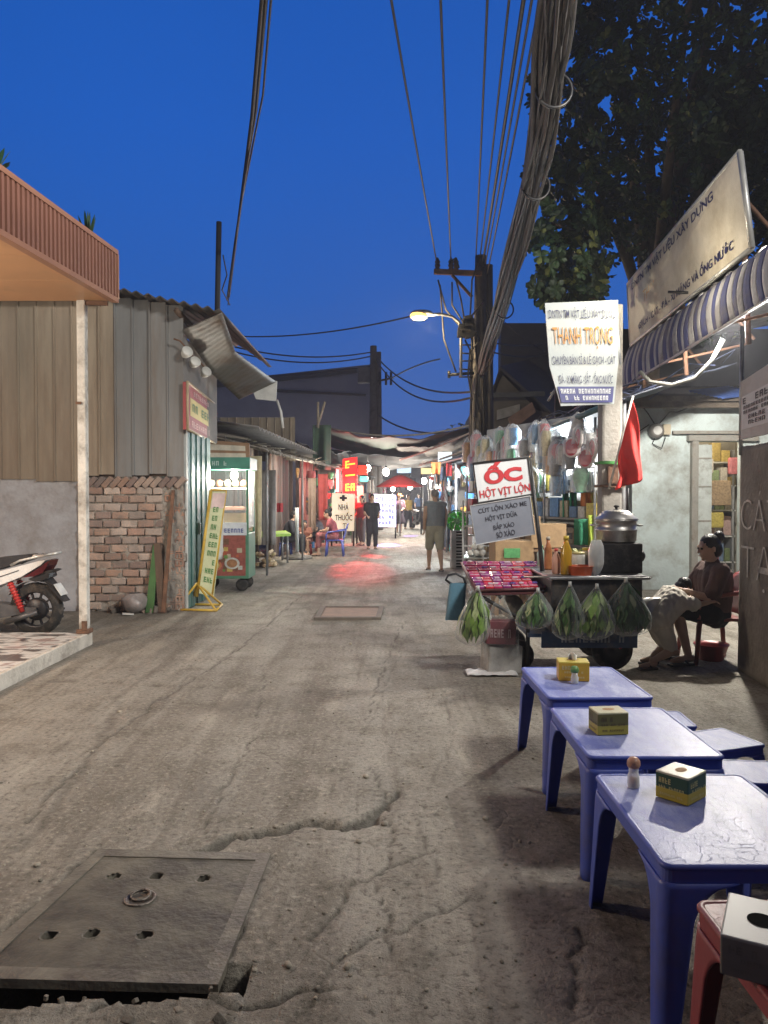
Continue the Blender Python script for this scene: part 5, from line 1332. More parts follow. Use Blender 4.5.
part('crossarm', MB().quadbox([ca0 - V((0, 0, .06)), ca1 - V((0, 0, .06)), ca1 + V((0, 0, .06)), ca0 + V((0, 0, .06))], (0, .1, 0)).tube([at(452, 275, YP - .2), at(472, 297, YP - .15)], .04, 6), rust, t)
for px in (437.5, 451, 456):
    p = at(px, 270, YP - .15)
    part('insulator', MB().lathe([(.03, -.12), (.07, -.08), (.05, -.04), (.08, 0), (.05, .05), (.075, .09), (.04, .15), (.02, .2)], p + V((0, 0, .1)), 12), mat('brown_insulator', (.10, .06, .05), .3), t)
mb = MB()
for pts in ([(438, 280), (446, 310), (463, 330)], [(452, 282), (452, 305), (463, 322)], [(456, 280), (461, 300), (464, 318)], [(440, 285), (444, 340), (456, 372)], [(450, 262), (456, 258), (459, 268)], [(478, 262), (472, 280), (470, 320), (473, 360)], [(484, 300), (470, 318), (480, 340), (470, 352)], [(487, 310), (492, 330), (486, 350)], [(465, 340), (470, 350), (468, 375), (472, 400)]):
    P = [at(a, b, YP - .25) for a, b in pts]; mb.tube([lerp(lerp(P[i], P[i + 1], q / 4), P[min(i + 2, len(P) - 1)], 0) for i in range(len(P) - 1) for q in range(5)], .022, 5)
part('drop_cable', mb, cab_m, t)
mb = MB(); rk = random.Random(6)
for k in range(12): a = at(466 + rk.uniform(-8, 8), 326 + rk.uniform(-9, 12), YP - .3); mb.box(a, (rk.uniform(.12, .3), .15, rk.uniform(.1, .3)), (0, rk.uniform(-.4, .4), 0), .02)
for k in range(5): mb.tube([at(459, 345 + k * 8, YP - .2), at(473, 345 + k * 8 + (k % 2), YP - .2)], .02, 5)
mb.tube([at(448, 375, YP - .2), at(474, 373, YP - .2)], .04, 6); mb.tube([at(449, 371, YP - .2), at(449, 378, YP - .2)], .04, 6)
part('junction_box', mb, black, t)
mb = MB()
for k in range(26):
    a = rk.uniform(0, 6.28); z0 = rk.uniform(.5, 3.5); mb.tube([(pb.x + .2 * math.cos(a), YP + .2 * math.sin(a), z0), (pb.x + .21 * math.cos(a + .3), YP + .21 * math.sin(a + .3), z0 + 1.2), (pb.x + .18 * math.cos(a), YP + .18 * math.sin(a), min(z0 + 2.6, 5.6))], rk.uniform(.012, .03), 5)
part('wrapped_cable', mb, cab_l, t)
# street lamp on its bracket
t = thing('street_lamp', 'lit yellow street lamp reaching out from the utility pole on a curved bracket', 'street lamp')
part('arm', MB().tube([at(461, 376, YP - .3), at(461, 330, YP - .3), at(459, 322, YP - .3), at(452, 316.5, YP - .4), at(440, 314, YP - .5), at(427, 315, YP - .6)], .035, 8), galv, t)
lh = at(420, 316, YP - .6)
hd = part('lamp_head', MB().ell(lh + V((.04, 0, .07)), (.27, .13, .08)), galv, t)
part('lens', MB().ell(lh + V((-.03, -.02, .0)), (.21, .13, .11)), mat('sodium_glow', (1, .8, .4), .5, 0, 5, 0, emit=(1, .60, .14), estr=2.6), hd)
light('street_lamp_light', lh + V((0, -.05, -.25)), 260, (1, .78, .45), .12)

# thick bundle of cables
BP = [at(480, 374, 19), at(488, 352, 16.5), at(500, 312, 13.2), at(520, 235, 9.8), at(537, 150, 7.6), at(551, 62, 6.05), at(561, -30, 5.0), at(580, -300, 3.0)]
def bund(s):
    s = s * (len(BP) - 1); i = min(int(s), len(BP) - 2); f = s - i
    p0 = BP[max(i - 1, 0)]; p1 = BP[i]; p2 = BP[i + 1]; p3 = BP[min(i + 2, len(BP) - 1)]
    return .5 * (2 * p1 + (p2 - p0) * f + (2 * p0 - 5 * p1 + 4 * p2 - p3) * f * f + (3 * p1 - p0 - 3 * p2 + p3) * f ** 3)
t = thing('cable_bundle', 'thick tangled bundle of old cables sweeping overhead from the utility pole', 'cables')
rc = random.Random(14)
for k in range(42):
    a = rc.uniform(0, 6.28); r0 = .118 * math.sqrt(rc.random()); ph = rc.uniform(0, 6); tw = rc.uniform(-1.5, 1.5); rad = rc.choice([.010, .013, .018, .026])
    P = []
    n = 36
    for i in range(n + 1):
        s = i / n; c = bund(s); q = a + tw * s + .5 * math.sin(s * 9 + ph); rr = (r0 + .035 * math.sin(s * 13 + ph)) * (1 if s > .1 else .5 + s * 5)
        P.append(c + V((rr * math.cos(q), 0, rr * math.sin(q) - (.12 * math.sin(s * 17 + ph) ** 2 if k % 9 == 0 else 0))))
    part('cable', MB().tube(P, rad, 6), cab_l if rc.random() < .6 else cab_m, t)
for s in (.30, .52, .68):
    c = bund(s); mb = MB(); R0_ = .14
    P = [c + V((R0_ * 1.05 * math.cos(q) + .05, .02 * math.sin(q), R0_ * 1.1 * math.sin(q) - .05)) for q in [i * 2 * PI / 20 for i in range(20)]]
    part('tie_loop', MB().tube(P, .013, 6, closed=True), black, t)
# separate lines
def wire(label, a, b, r, sag, m=cab_m, n=16, ext=0.0, group='power lines overhead', name='power_line'):
    b2 = b + (b - a) * ext
    return one(name, label, 'power line', MB().tube(catenary(a, b2, sag, n), r, 6), m, group)
zt_ = 7.3
for k, (x0_, y0_, x1_, zz, lab) in enumerate((
    (437, 264, 393, 7.2, 'power line from the tip of the crossarm, leftmost of the overhead lines'), (451, 263, 441, 7.2, 'power line from the second insulator of the crossarm'),
    (476, 256, 487, 7.4, 'power line running from the pole top, left of the close set group'), (480, 258, 508, 7.3, 'power line in the close set group beside the cable bundle, leftmost'),
    (483, 262, 522, 7.2, 'thicker power line in the close set group beside the cable bundle'), (485, 266, 530, 7.1, 'power line in the close set group next to the cable bundle'), (487, 275, 538, 6.8, 'lowest power line next to the cable bundle'))):
    Y1 = (zz - 1.5) * F / 496; wire(lab, at(x0_, y0_, YP), at(x1_, 0, Y1), .016 if k != 4 else .026, .12, cab_m, 18, .75)
for k, (pts, r, lab) in enumerate((
    ([(262, -60, 6.3), (262, 0, 7), (252, 117, 9.0), (247, 156, 9.9), (236, 240, 13.5), (229, 297, 18)], .022, 'thick dark cable sagging over the tin house, left one'),
    ([(265, -60, 6.3), (266, 0, 7), (256, 110, 9.0), (248, 158, 9.9), (235, 242, 13.5), (227, 300, 18)], .018, 'dark cable twisted with the thick one over the tin house'),
    ([(272, -60, 6.3), (271, 0, 7), (263, 95, 8.7), (254, 140, 9.7), (240, 210, 12), (232, 270, 15), (228, 305, 18)], .012, 'thin loose cable hanging beside the twisted cables over the tin house'),
    ([(223, 255, 14), (227, 275, 14.2), (222, 290, 15), (230, 305, 17)], .012, 'short loop of cable at the dark iron post'))):
    P = [at(*p) for p in pts]; PP = [lerp(P[i], P[i + 1], q / 5) for i in range(len(P) - 1) for q in range(5)] + [P[-1]]
    one('power_line', lab, 'power line', MB().tube(PP, r, 6), cab_m, 'power lines overhead')
one('iron_post', 'thin dark iron post standing up behind the tin house roof', 'post', MB().tube([at(217, 330, 14), at(219, 222, 14)], .05, 8), mat('post_dark', (.025, .025, .03), .7))
for k, (a, b, sag, r, lab) in enumerate((
    ((232, 336, 30), (420, 314, 24), .25, .025, 'high wire crossing the street toward the street lamp'), ((235, 347, 30), (372, 352, 34), .3, .03, 'upper wire from the left toward the far pole'),
    ((235, 352, 30), (372, 356, 34), .35, .03, 'lower wire from the left toward the far pole'), ((376, 356, 34), (470, 392, 20), .5, .03, 'wire falling from the far pole to the utility pole'),
    ((376, 360, 34), (470, 398, 20), .7, .03, 'second wire falling from the far pole to the utility pole'), ((378, 415, 34), (455, 432, 24), .3, .035, 'low wire from the far pole above the tarpaulin'),
    ((392, 378, 33), (440, 359, 30), -.1, .03, 'pale wire rising from the far pole insulators'), ((262, 376, 38), (372, 366, 34), .1, .03, 'wire along the roofline of the far grey building'),
    ((490, 342, 21), (560, 338, 30), .2, .02, 'thin wire behind the white shop sign, upper'), ((492, 352, 21), (560, 350, 30), .2, .02, 'thin wire behind the white shop sign, lower'), ((495, 312, 20), (545, 352, 22), .1, .012, 'slanting thin wire beside the cable bundle'))):
    wire(lab, at(*a), at(*b), r, sag, cab_m if k != 6 else mat('pale_wire', (.3, .32, .36), .6))
# far pole
t = thing('utility_pole', 'far grey utility pole with a transformer box above the tarpaulin', 'pole')
p = at(373, 420, 34); part('shaft', MB().tube([(p.x, 34, 0), (p.x + .02, 34, at(0, 346, 34).z)], [.22, .15], 10).tube([(p.x + .3, 34, 0), (p.x + .26, 34, at(0, 352, 34).z)], [.14, .1], 8), pole_c, t)
part('transformer', MB().box(at(364, 375, 33.8), (.55, .4, .7), None, .05), mat('transformer_grey', (.2, .2, .22), .6), t)
mb = MB().tube([at(378, 381, 33.8), at(393, 378, 33.8)], .05, 6)
for px in (380, 386, 391): mb.tube([at(px, 372, 33.8), at(px, 385, 33.8)], .06, 6)
part('insulator', mb, black, t)

# ---- broad-leaved tree behind the signboard
t = thing('broadleaf_tree', 'big dark broad leaved tree rising behind the large cream signboard', 'tree')
TB = V((5.6, 16.9, 0)); bark = mat('bark', (.11, .085, .065), .9, .4, 5, .7, 25)
rt_ = random.Random(31)
fork = V((5.3, 15.4, 4.2))
tk = part('trunk', MB().tube([TB, V((5.5, 16.3, 2.2)), fork], [.30, .25, .20], 12), bark, t)
CC, CR = V((5.6, 12.8, 8.6)), V((4.1, 4.3, 4.6))
limbs = []
for k in range(15):
    a = rt_.uniform(0, 6.28); el = rt_.uniform(-.35, 1.1); d = V((math.cos(a) * math.cos(el), math.sin(a) * math.cos(el), math.sin(el)))
    e = CC + V((d.x * CR.x, d.y * CR.y, d.z * CR.z)) * rt_.uniform(.6, .92)
    if e.x < 4.4 and e.y < 12.8 and e.z < 5.6: e.z = 6.2
    m_ = lerp(fork, e, .5) + V((rt_.uniform(-.5, .5), rt_.uniform(-.5, .5), .7)); P = [lerp(lerp(fork, m_, q / 10), lerp(m_, e, q / 10), q / 10) for q in range(11)]
    limbs.append(P); part('limb', MB().tube(P, [.12 * (1 - q / 11) + .018 for q in range(11)], 8), bark, t)
mb = MB(); n_l = 0
def leaf(p, d, up, ln, wd, c):
    s_ = d.cross(up); s_ = s_.normalized() if s_.length > 1e-4 else V((1, 0, 0)); dr = up * (-.18 * ln)
    mb.add([p, p + d * ln * .45 + s_ * wd * .40, p + d * ln * .78 + s_ * wd * .5 + dr * .5, p + d * ln + dr, p + d * ln * .78 - s_ * wd * .5 + dr * .5, p + d * ln * .45 - s_ * wd * .40, p + d * ln * .5 + up * .02 + dr * .2],
           [(0, 1, 6), (1, 2, 6), (2, 3, 6), (3, 4, 6), (4, 5, 6), (5, 0, 6)], False, c)
def proj(p):
    y = p.y; return 384 + F * p.x / y, 496 - F * (p.z - CAMH) / y
cl = []
for k in range(110):
    while True:
        q = V((rt_.uniform(-1, 1), rt_.uniform(-1, 1), rt_.uniform(-1, 1)))
        if .25 < q.length < 1.0: break
    cl.append((CC + V((q.x * CR.x, q.y * CR.y, q.z * CR.z)), rt_.uniform(.6, 1.15)))
for px, py, Y in ((548, 275, 11.5), (560, 235, 11.5), (575, 290, 12), (555, 205, 12), (590, 255, 12), (545, 130, 11.5), (560, 60, 11.5), (580, 10, 11), (600, 180, 12), (610, 90, 11), (640, 60, 11), (650, 200, 13), (700, 40, 10.5), (690, 130, 12), (760, 60, 10), (740, 130, 12), (600, 290, 12.5), (625, 230, 13), (720, 90, 13), (760, 180, 12.5), (660, 120, 14), (690, 200, 14.5), (570, 150, 13)):
    cl.append((at(px, py, Y), .75))
for c, rad in cl:
    for j in range(int(38 * rad * rad * 1.3) + 10):
        while True:
            q = V((rt_.uniform(-1, 1), rt_.uniform(-1, 1), rt_.uniform(-.8, .8)))
            if q.length < 1: break
        p = c + q * rad
        px, py = proj(p)
        if px < 534 + max(0, 80 - py) * .35 + 22 * noise.noise(V((py * .03, 0, 4))) and p.y > 4: continue
        if py > 338 and px < 640: continue
        if p.z < 4.3 or p.y < 7.5: continue
        if p.x < 4.6 and p.y < 13.0 and p.z < 5.7 and px > 604: continue
        if p.x < 4.4 and p.y < 12 and p.z < 5.9 and px > 625: continue
        ax = (q + V((rt_.uniform(-.5, .5), rt_.uniform(-.5, .5), rt_.uniform(-.2, .7)))).normalized(); a_, b_ = frame_from(ax); g_ = rt_.uniform(.5, 1.35)
        nn = rt_.randint(6, 9)
        for i in range(nn):
            f_ = 2 * PI * i / nn + rt_.uniform(-.2, .2); d = (a_ * math.cos(f_) + b_ * math.sin(f_) + ax * rt_.uniform(.1, .6)).normalized()
            h_ = g_ * rt_.uniform(.75, 1.25); c_ = (.026 * h_, .055 * h_, .018 * h_) if rt_.random() < (.97 if py < 200 else .88) else (.14, .16, .04)  # yellowish leaves, commoner lower down: lamplight put into the leaf colour
            leaf(p, d, ax, rt_.uniform(.11, .20), rt_.uniform(.06, .10), c_); n_l += 1
print('leaves', n_l)
cr_ = part('crown', mb, mat('broad_leaf', (.04, .1, .03), .55, .3, 3, 0, vcol=True), t)
# two sprigs left of the cable bundle
# ================================================================= PEOPLE
skin = mat('skin_tan', (.52, .33, .23), .55, .12, 9, .05, 60)
hairm = mat('black_hair', (.012, .010, .010), .45, .4, 40, .3, 80)
greyhair = mat('grey_hair', (.22, .20, .19), .6, .3, 40, .3)
def hand(mb, wr, el, s, curl=.5, palm_n=None, side=1):
    d = (wr - el).normalized(); a, b = frame_from(d)
    if palm_n is not None: b = (palm_n - d * palm_n.dot(d)).normalized(); a = b.cross(d)
    pe = wr + d * .075 * s
    for k in (-1, 0, 1): mb.cap(wr + a * .014 * k * s, pe + a * .026 * k * s, .017 * s, .014 * s, 8)
    for k, ln in enumerate((.060, .070, .066, .052)):
        o = pe + a * (k - 1.5) * .0205 * s; m_ = o + (d * math.cos(curl) - b * math.sin(curl)) * ln * .55 * s; e = m_ + (d * math.cos(curl * 2) - b * math.sin(curl * 2)) * ln * .5 * s
        mb.cap(o, m_, .0088 * s, .008 * s, 8); mb.cap(m_, e, .008 * s, .0066 * s, 8)
    o = wr + d * .02 * s - a * .024 * s * side; m_ = o + (d * .7 - a * .75 * side).normalized() * .038 * s; mb.cap(o, m_, .012 * s, .010 * s, 8); mb.cap(m_, m_ + (d * .9 - a * .3 * side - b * .3).normalized() * .032 * s, .0095 * s, .0075 * s, 8)
def head(mb, c, f, up, s):
    f = f.normalized(); r = f.cross(up).normalized(); u = r.cross(f); R = Matrix((r, f, u)).transposed()
    P = lambda x, y, z: c + (r * x + f * y + u * z) * s
    mb.ell(P(0, -.012, .025), (.074 * s, .094 * s, .088 * s), R, 16, 10); mb.ell(P(0, .012, -.04), (.058 * s, .075 * s, .078 * s), R, 14, 9)
    mb.cap(P(0, .058, -.088), P(0, .066, -.094), .026 * s, .022 * s, 8); mb.cap(P(0, .088, .005), P(0, .103, -.026), .009 * s, .013 * s, 8)
    mb.cap(P(-.02, .082, -.056), P(.02, .082, -.056), .009 * s, .009 * s, 8); mb.cap(P(-.02, .080, -.067), P(.02, .080, -.067), .009 * s, .009 * s, 8)
    mb.cap(P(-.04, .078, .026), P(.04, .078, .026), .012 * s, .012 * s, 8)
    for q in (-1, 1): mb.ell(P(q * .075, -.01, -.012), (.010 * s, .020 * s, .030 * s), R, 8, 6)
    return P, R
def figure(t, J, s, voxel, tops=None, bottoms=None, hair=None, skinm=None, bare_arms=False, curl=.5, palms=(None, None), sleeve=.55, legcover=.75, topm=None, botm=None, shoes=None, fat=1.0, skirt=None, hat=None, folds=.006):
    """one continuous body; hair and clothing are meshes of their own"""
    g = {k: V(q) for k, q in J.items()}
    mb = MB()
    up = (g['neck'] - g['pelvis']).normalized(); r = (g['shR'] - g['shL']).normalized()
    for k in (-1, 0, 1):
        mb.cap(g['pelvis'] + r * .062 * k * s * fat, g['chest'] + r * .075 * k * s * fat, .098 * s * fat, .103 * s * fat, 14)
    mb.cap(g['chest'], g['neck'], .09 * s, .05 * s); mb.cap(g['shL'], g['shR'], .055 * s, .055 * s); mb.cap(g['neck'] - up * .03 * s, g['head'] - V((0, 0, .03 * s)), .052 * s, .048 * s)
    hup = V(J.get('hup', (g['head'] - g['neck'])))
    P, R = head(mb, g['head'], g['face'], hup.normalized(), s)
    for q in 'LR':
        mb.cap(g['sh' + q], g['el' + q], .047 * s * fat, .039 * s * fat); mb.cap(g['el' + q], g['wr' + q], .038 * s, .025 * s)
        hand(mb, g['wr' + q], g['el' + q], s, curl, palms[0 if q == 'L' else 1], 1 if q == 'R' else -1)
        mb.cap(g['hi' + q], g['kn' + q], .082 * s * fat, .056 * s); k2 = lerp(g['kn' + q], g['an' + q], .3); mb.cap(g['kn' + q], k2, .053 * s, .055 * s); mb.cap(k2, g['an' + q], .055 * s, .034 * s)
        fd = V(J['ft' + q]).normalized(); a = g['an' + q]
        mb.cap(a - fd * .03 * s - V((0, 0, .035 * s)), a + fd * .10 * s - V((0, 0, .045 * s)), .036 * s, .028 * s, 10); mb.cap(a + fd * .08 * s - V((0, 0, .045 * s)), a + fd * .165 * s - V((0, 0, .052 * s)), .034 * s, .020 * s, 10)
    body = part('body', remesh(mb, voxel, 3), skinm or skin, t)
    fold = lambda amp, fr=16: (lambda p: amp * noise.noise(V((p.x * fr, p.y * fr, p.z * fr * .55))) + amp * .7 * noise.noise(V((p.x * fr * 2.3, p.y * fr * 2.3, p.z * fr))))
    if topm:
        c = MB(); e = .020 * s
        for k in (-1, 0, 1): c.cap(lerp(g['pelvis'], g['chest'], .05) + r * .066 * k * s * fat, g['chest'] + r * .078 * k * s * fat, .098 * s * fat + e, .103 * s * fat + e, 14)
        c.cap(g['shL'], g['shR'], .055 * s + e * .8, .055 * s + e * .8); c.cap(g['chest'], lerp(g['chest'], g['neck'], .75), .095 * s + e, .06 * s + e * .5)
        if not bare_arms:
            for q in 'LR':
                c.cap(g['sh' + q], lerp(g['sh' + q], g['el' + q], sleeve if sleeve <= 1 else 1), .05 * s * fat + e, .046 * s * fat + e)
                if sleeve > 1: c.cap(g['el' + q], lerp(g['el' + q], g['wr' + q], .85), .04 * s + e, .03 * s + e)
        part('shirt', remesh(c, voxel * 1.15, 3, fold(folds)), topm, t)
    if botm:
        c = MB(); e = .022 * s
        for k in (-1, 0, 1): c.cap(g['pelvis'] + r * .064 * k * s * fat - up * .02, lerp(g['pelvis'], g['chest'], .16) + r * .066 * k * s * fat, .100 * s * fat + e * .9, .100 * s * fat + e * .55, 14)
        for q in 'LR':
            L_ = min(legcover, 1); c.cap(g['hi' + q], lerp(g['hi' + q], g['kn' + q], L_), .085 * s * fat + e, (.085 - .025 * L_) * s + e * 1.3)
            if legcover > 1: c.cap(g['kn' + q], lerp(g['kn' + q], g['an' + q], legcover - 1), .058 * s + e, .045 * s + e)
        part('shorts' if legcover <= 1 else 'trousers', remesh(c, voxel * 1.15, 3, fold(folds)), botm, t)
    if skirt:
        c = MB(); pl = g['pelvis']; zb = g['knL'].z - .08
        c.sheet(lambda u, v: (pl.x + (.13 + .16 * v) * s * math.cos(2 * PI * u) * (1 + .12 * math.sin(u * 50) * v), pl.y + (.11 + .15 * v) * s * math.sin(2 * PI * u) * (1 + .12 * math.sin(u * 50) * v), pl.z + .12 * s + (zb - pl.z - .12 * s) * v), 48, 8, .006)
        part('skirt', c, skirt, t)
    if hair:
        hm, style = hair; c = MB()
        c.ell(P(0, -.022, .036), (.082 * s, .096 * s, .092 * s), R, 18, 12)
        if style != 'short': c.ell(P(0, -.062, -.02), (.080 * s, .062 * s, .085 * s), R, 16, 10)
        if style == 'bun': c.ell(P(0, -.115, .085), (.055 * s, .05 * s, .055 * s), R, 14, 9); c.ell(P(0, -.09, .05), (.04 * s, .05 * s, .04 * s), R, 10, 7)
        if style == 'long': c.cap(P(0, -.07, 0), P(0, -.09, -.26), .075 * s, .045 * s)
        me = c.mesh('hair'); nrm = None
        o = part('hair', me, hm, t)
        for q in me.vertices: q.co += (q.co - g['head']).normalized() * .005 * s * noise.noise(q.co * 40)
    for q in (-1, 1):
        part('eye', MB().ell(P(q * .031, .083, .006), .0105 * s, None, 8, 6), mat('eye_dark', (.03, .02, .02), .2), t)
    if hat: part('hat', MB().lathe([(.19 * s, -.02), (.10 * s, .02), (.09 * s, .09), (.0, .11)], g['head'] + V((0, 0, .05 * s)), 20), hat, t)
    if shoes:
        for q in 'LR':
            fd = V(J['ft' + q]).normalized(); a = g['an' + q]; yaw = math.atan2(fd.y, fd.x); pit = -math.asin(max(-1, min(1, fd.z)))
            part('sandal', MB().box(a + fd * .065 * s - V((0, 0, .088 * s)), (.25 * s, .085 * s, .022), Matrix.Rotation(yaw, 3, 'Z') @ Matrix.Rotation(pit, 3, 'Y'), .01).tube([a + fd * .03 * s + fd.cross(V((0, 0, 1))) * .045 * s - V((0, 0, .08 * s)), a + fd * .06 * s - V((0, 0, .02 * s)), a + fd * .03 * s - fd.cross(V((0, 0, 1))) * .045 * s - V((0, 0, .08 * s))], .012 * s, 6), shoes, t)
    return body
def cloth_m(name, col, var=.15, **k): return mat(name, col, .85, var, 7, .25, 18, **k)

# --- seated woman with the child
t = thing('person', 'woman with a hair bun and brown shirt seated by the concrete street wall', 'person')
J = dict(pelvis=(2.99, 6.98, .46), chest=(3.00, 6.99, .76), neck=(2.985, 6.98, .915), head=(2.945, 6.97, 1.03), face=(-1, -.12, -.16), hup=(-.05, 0, 1), shL=(2.985, 6.80, .835), shR=(2.99, 7.16, .835),
         elL=(2.86, 6.72, .60), wrL=(2.66, 6.78, .665), elR=(2.86, 7.22, .60), wrR=(2.68, 7.08, .64), hiL=(2.96, 6.88, .45), hiR=(2.96, 7.10, .45), knL=(2.60, 6.82, .50), knR=(2.58, 7.06, .50),
         anL=(2.70, 6.80, .095), anR=(2.66, 7.06, .095), ftL=(-1, -.25, 0), ftR=(-1, .0, 0))
J['shL'], J['shR'] = J['shR'], J['shL']
for a in ('el', 'wr', 'hi', 'kn', 'an', 'ft'): J[a + 'L'], J[a + 'R'] = J[a + 'R'], J[a + 'L']
figure(t, J, .98, .0075, hair=(hairm, 'bun'), topm=cloth_m('brown_shirt', (.10, .055, .045)), botm=cloth_m('black_shorts', (.014, .014, .016)), sleeve=.85, legcover=.95, shoes=black, fat=1.16, curl=.45, palms=(V((0, 0, 1)), V((0, 0, 1))))
# child bent over the lap
t = thing('person', 'small child in pale shirt and cream shorts bent into the lap of the woman', 'person')
s_ = .74
J = dict(pelvis=(2.40, 6.74, .43), chest=(2.555, 6.80, .585), neck=(2.64, 6.86, .625), head=(2.70, 6.90, .675), face=(.75, .35, -.55), hup=(.6, .25, .75), shL=(2.59, 6.95, .585), shR=(2.59, 6.68, .575),
         elL=(2.74, 7.0, .56), wrL=(2.84, 6.98, .58), elR=(2.72, 6.66, .555), wrR=(2.82, 6.66, .575), hiL=(2.41, 6.83, .37), hiR=(2.41, 6.68, .37), knL=(2.52, 6.84, .17), knR=(2.50, 6.64, .16),
         anL=(2.42, 6.88, .07), anR=(2.32, 6.62, .075), ftL=(.9, -.2, -.05), ftR=(-.2, -.3, -.1))
J['ftL'] = (-.8, -.2, .0); J['ftR'] = (-.9, -.25, .0)
figure(t, J, s_, .007, hair=(hairm, 'full'), topm=cloth_m('pale_shirt', (.62, .57, .49)), botm=cloth_m('cream_shorts', (.60, .54, .44)), sleeve=.8, legcover=.80, shoes=mat('sandal_dark', (.05, .04, .035), .6), fat=1.3, folds=.012)
# chair of the woman
def plastic_chair(name, label, loc, rz, m, s=1.0, group=None):
    t = thing(name, label, 'chair', loc, rz, group)
    part('seat', MB().box((0, 0, .40 * s), (.42 * s, .42 * s, .03), None, .012), m, t)
    part('backrest', MB().sheet(lambda u, v: ((u - .5) * .42 * s, .20 * s + .10 * s * v - .05 * s * (1 - abs(2 * u - 1) ** 2) * -.6, (.43 + .40 * v - .06 * (2 * u - 1) ** 2 * v) * s), 12, 8, .014), m, t)
    for sx in (-1, 1):
        part('armrest', MB().tube([(sx * .21 * s, .26 * s, .66 * s), (sx * .235 * s, .05 * s, .63 * s), (sx * .235 * s, -.16 * s, .60 * s), (sx * .23 * s, -.20 * s, .54 * s), (sx * .225 * s, -.205 * s, .41 * s)], .020 * s, 8), m, t)
        for sy in (-1, 1): part('leg', MB().tube([(sx * .19 * s, sy * .18 * s, .40 * s), (sx * .215 * s, sy * .22 * s, .0)], [.026 * s, .020 * s], 8), m, t)
    return t
plastic_chair('armchair', 'red plastic armchair under the seated woman by the street wall', (2.985, 7.0, 0), -PI / 2 + .0, mat('chair_red', (.20, .035, .03), .4, .2, 5), 1.0)
one('basin', 'red plastic basin on the ground under the red plastic armchair', 'basin', MB().lathe([(.10, 0), (.15, .14), (.16, .145), (.155, .15), (.14, .12), (.09, .02), (0, .02)], (0, 0, 0), 24, caps=False), mat('basin_red', (.25, .02, .025), .4, .2, 8), None, (3.0, 7.02, 0))

def stand(label, px, py, H, th, topm, botm, hair, stride=.0, legcover=.75, bare=False, sleeve=.5, armbend=0.0, shoes=black, skirt=None, hat=None, group='people in the far street', fat=1.0, voxel=.016, Y=None, skinm=None):
    p = gp(px, py); s = H / 1.65
    t = thing('person', label, 'person', (p.x, p.y, 0), th, group)
    def sd(x, y, z): return (x * s, y * s, z * s)
    J = dict(pelvis=sd(0, 0, .90), chest=sd(0, .01, 1.22), neck=sd(0, .0, 1.40), head=sd(0, .02, 1.535), face=(0, 1, -.05), hup=(0, 0, 1), shL=sd(-.175, 0, 1.34), shR=sd(.175, 0, 1.34),
             elL=sd(-.225, -.03 - stride * .3, 1.06), elR=sd(.225, -.03 + stride * .3, 1.06), wrL=sd(-.22 + .06 * armbend, .06 + .20 * armbend - stride * .35, .84 + .22 * armbend), wrR=sd(.22 - .06 * armbend, .06 + .20 * armbend + stride * .35, .84 + .22 * armbend),
             hiL=sd(-.085, 0, .86), hiR=sd(.085, 0, .86), knL=sd(-.09, .04 + stride * .55, .48), knR=sd(.09, .02 - stride * .35, .48), anL=sd(-.095, stride, .085), anR=sd(.095, -.02 - stride, .085 + .06 * stride), ftL=(-.1, 1, 0), ftR=(.12, 1, -.25 * stride))
    figure(t, J, s, voxel, hair=hair, topm=topm, botm=botm, bare_arms=bare, sleeve=sleeve, legcover=legcover, shoes=shoes, skirt=skirt, hat=hat, fat=fat, skinm=skinm)
    return t
stand('man in a grey sleeveless top and khaki shorts walking away up the street', 435, 571, 1.64, .12, cloth_m('grey_tank', (.24, .27, .29)), cloth_m('khaki_shorts', (.38, .36, .28)), (greyhair, 'short'), .17, .98, True, 0, .0, shoes=mat('sandal_dark', (.05, .04, .035), .6), fat=1.08, voxel=.011, group=None)
stand('person in a dark t-shirt and dark trousers standing in the street by the pharmacy sign', 372, 549, 1.55, PI + .2, cloth_m('dark_tee', (.03, .03, .035)), cloth_m('dark_trousers', (.03, .032, .04)), (hairm, 'full'), .06, 1.9, False, .55, .7)
stand('person in a red patterned top standing behind the dark t-shirt person', 362, 545, 1.52, PI - .6, cloth_m('rose_top', (.30, .08, .10)), cloth_m('grey_trousers', (.16, .15, .16)), (hairm, 'long'), .05, 1.8, False, .6, .4)
stand('woman in a hat and a dark flared skirt walking down the street', 399, 533, 1.58, PI - .25, cloth_m('plum_top', (.13, .07, .10)), None, (hairm, 'full'), .08, .75, False, .9, .7, skirt=cloth_m('dark_skirt', (.04, .03, .045)), hat=mat('hat_orange', (.55, .22, .10), .8))
def sit(label, loc, th, H, topm, botm, hair, lean=.0, seat=.42, legcover=.9, arm=(.3, .62), sleeve=.5):
    s = H / 1.65; t = thing('person', label, 'person', loc, th, 'people seated at the left kerb')
    z = seat + .09 * s; w = lambda x, y, dz: (x * s, y * s, z + dz * s)
    J = dict(pelvis=w(0, 0, 0), chest=w(0, .03 + lean, .30), neck=w(0, .05 + lean * 1.6, .46), head=w(0, .09 + lean * 1.9, .59), face=(0, 1, -.25), hup=(0, .1, 1), shL=w(-.17, .04 + lean * 1.4, .40), shR=w(.17, .04 + lean * 1.4, .40),
             elL=w(-.21, .14 + lean, .16), elR=w(.21, .14 + lean, .16), wrL=w(-.12, .34, .14), wrR=w(.12, .34, .14), hiL=w(-.09, .02, -.02), hiR=w(.09, .02, -.02), knL=w(-.11, .42, .02), knR=w(.11, .42, .02),
             anL=(-.11 * s, .44 * s, .085 * s), anR=(.11 * s, .44 * s, .085 * s), ftL=(0, 1, 0), ftR=(0, 1, 0))
    figure(t, J, s, .014, hair=hair, topm=topm, botm=botm, sleeve=sleeve, legcover=legcover, shoes=black, fat=1.06)
    return t
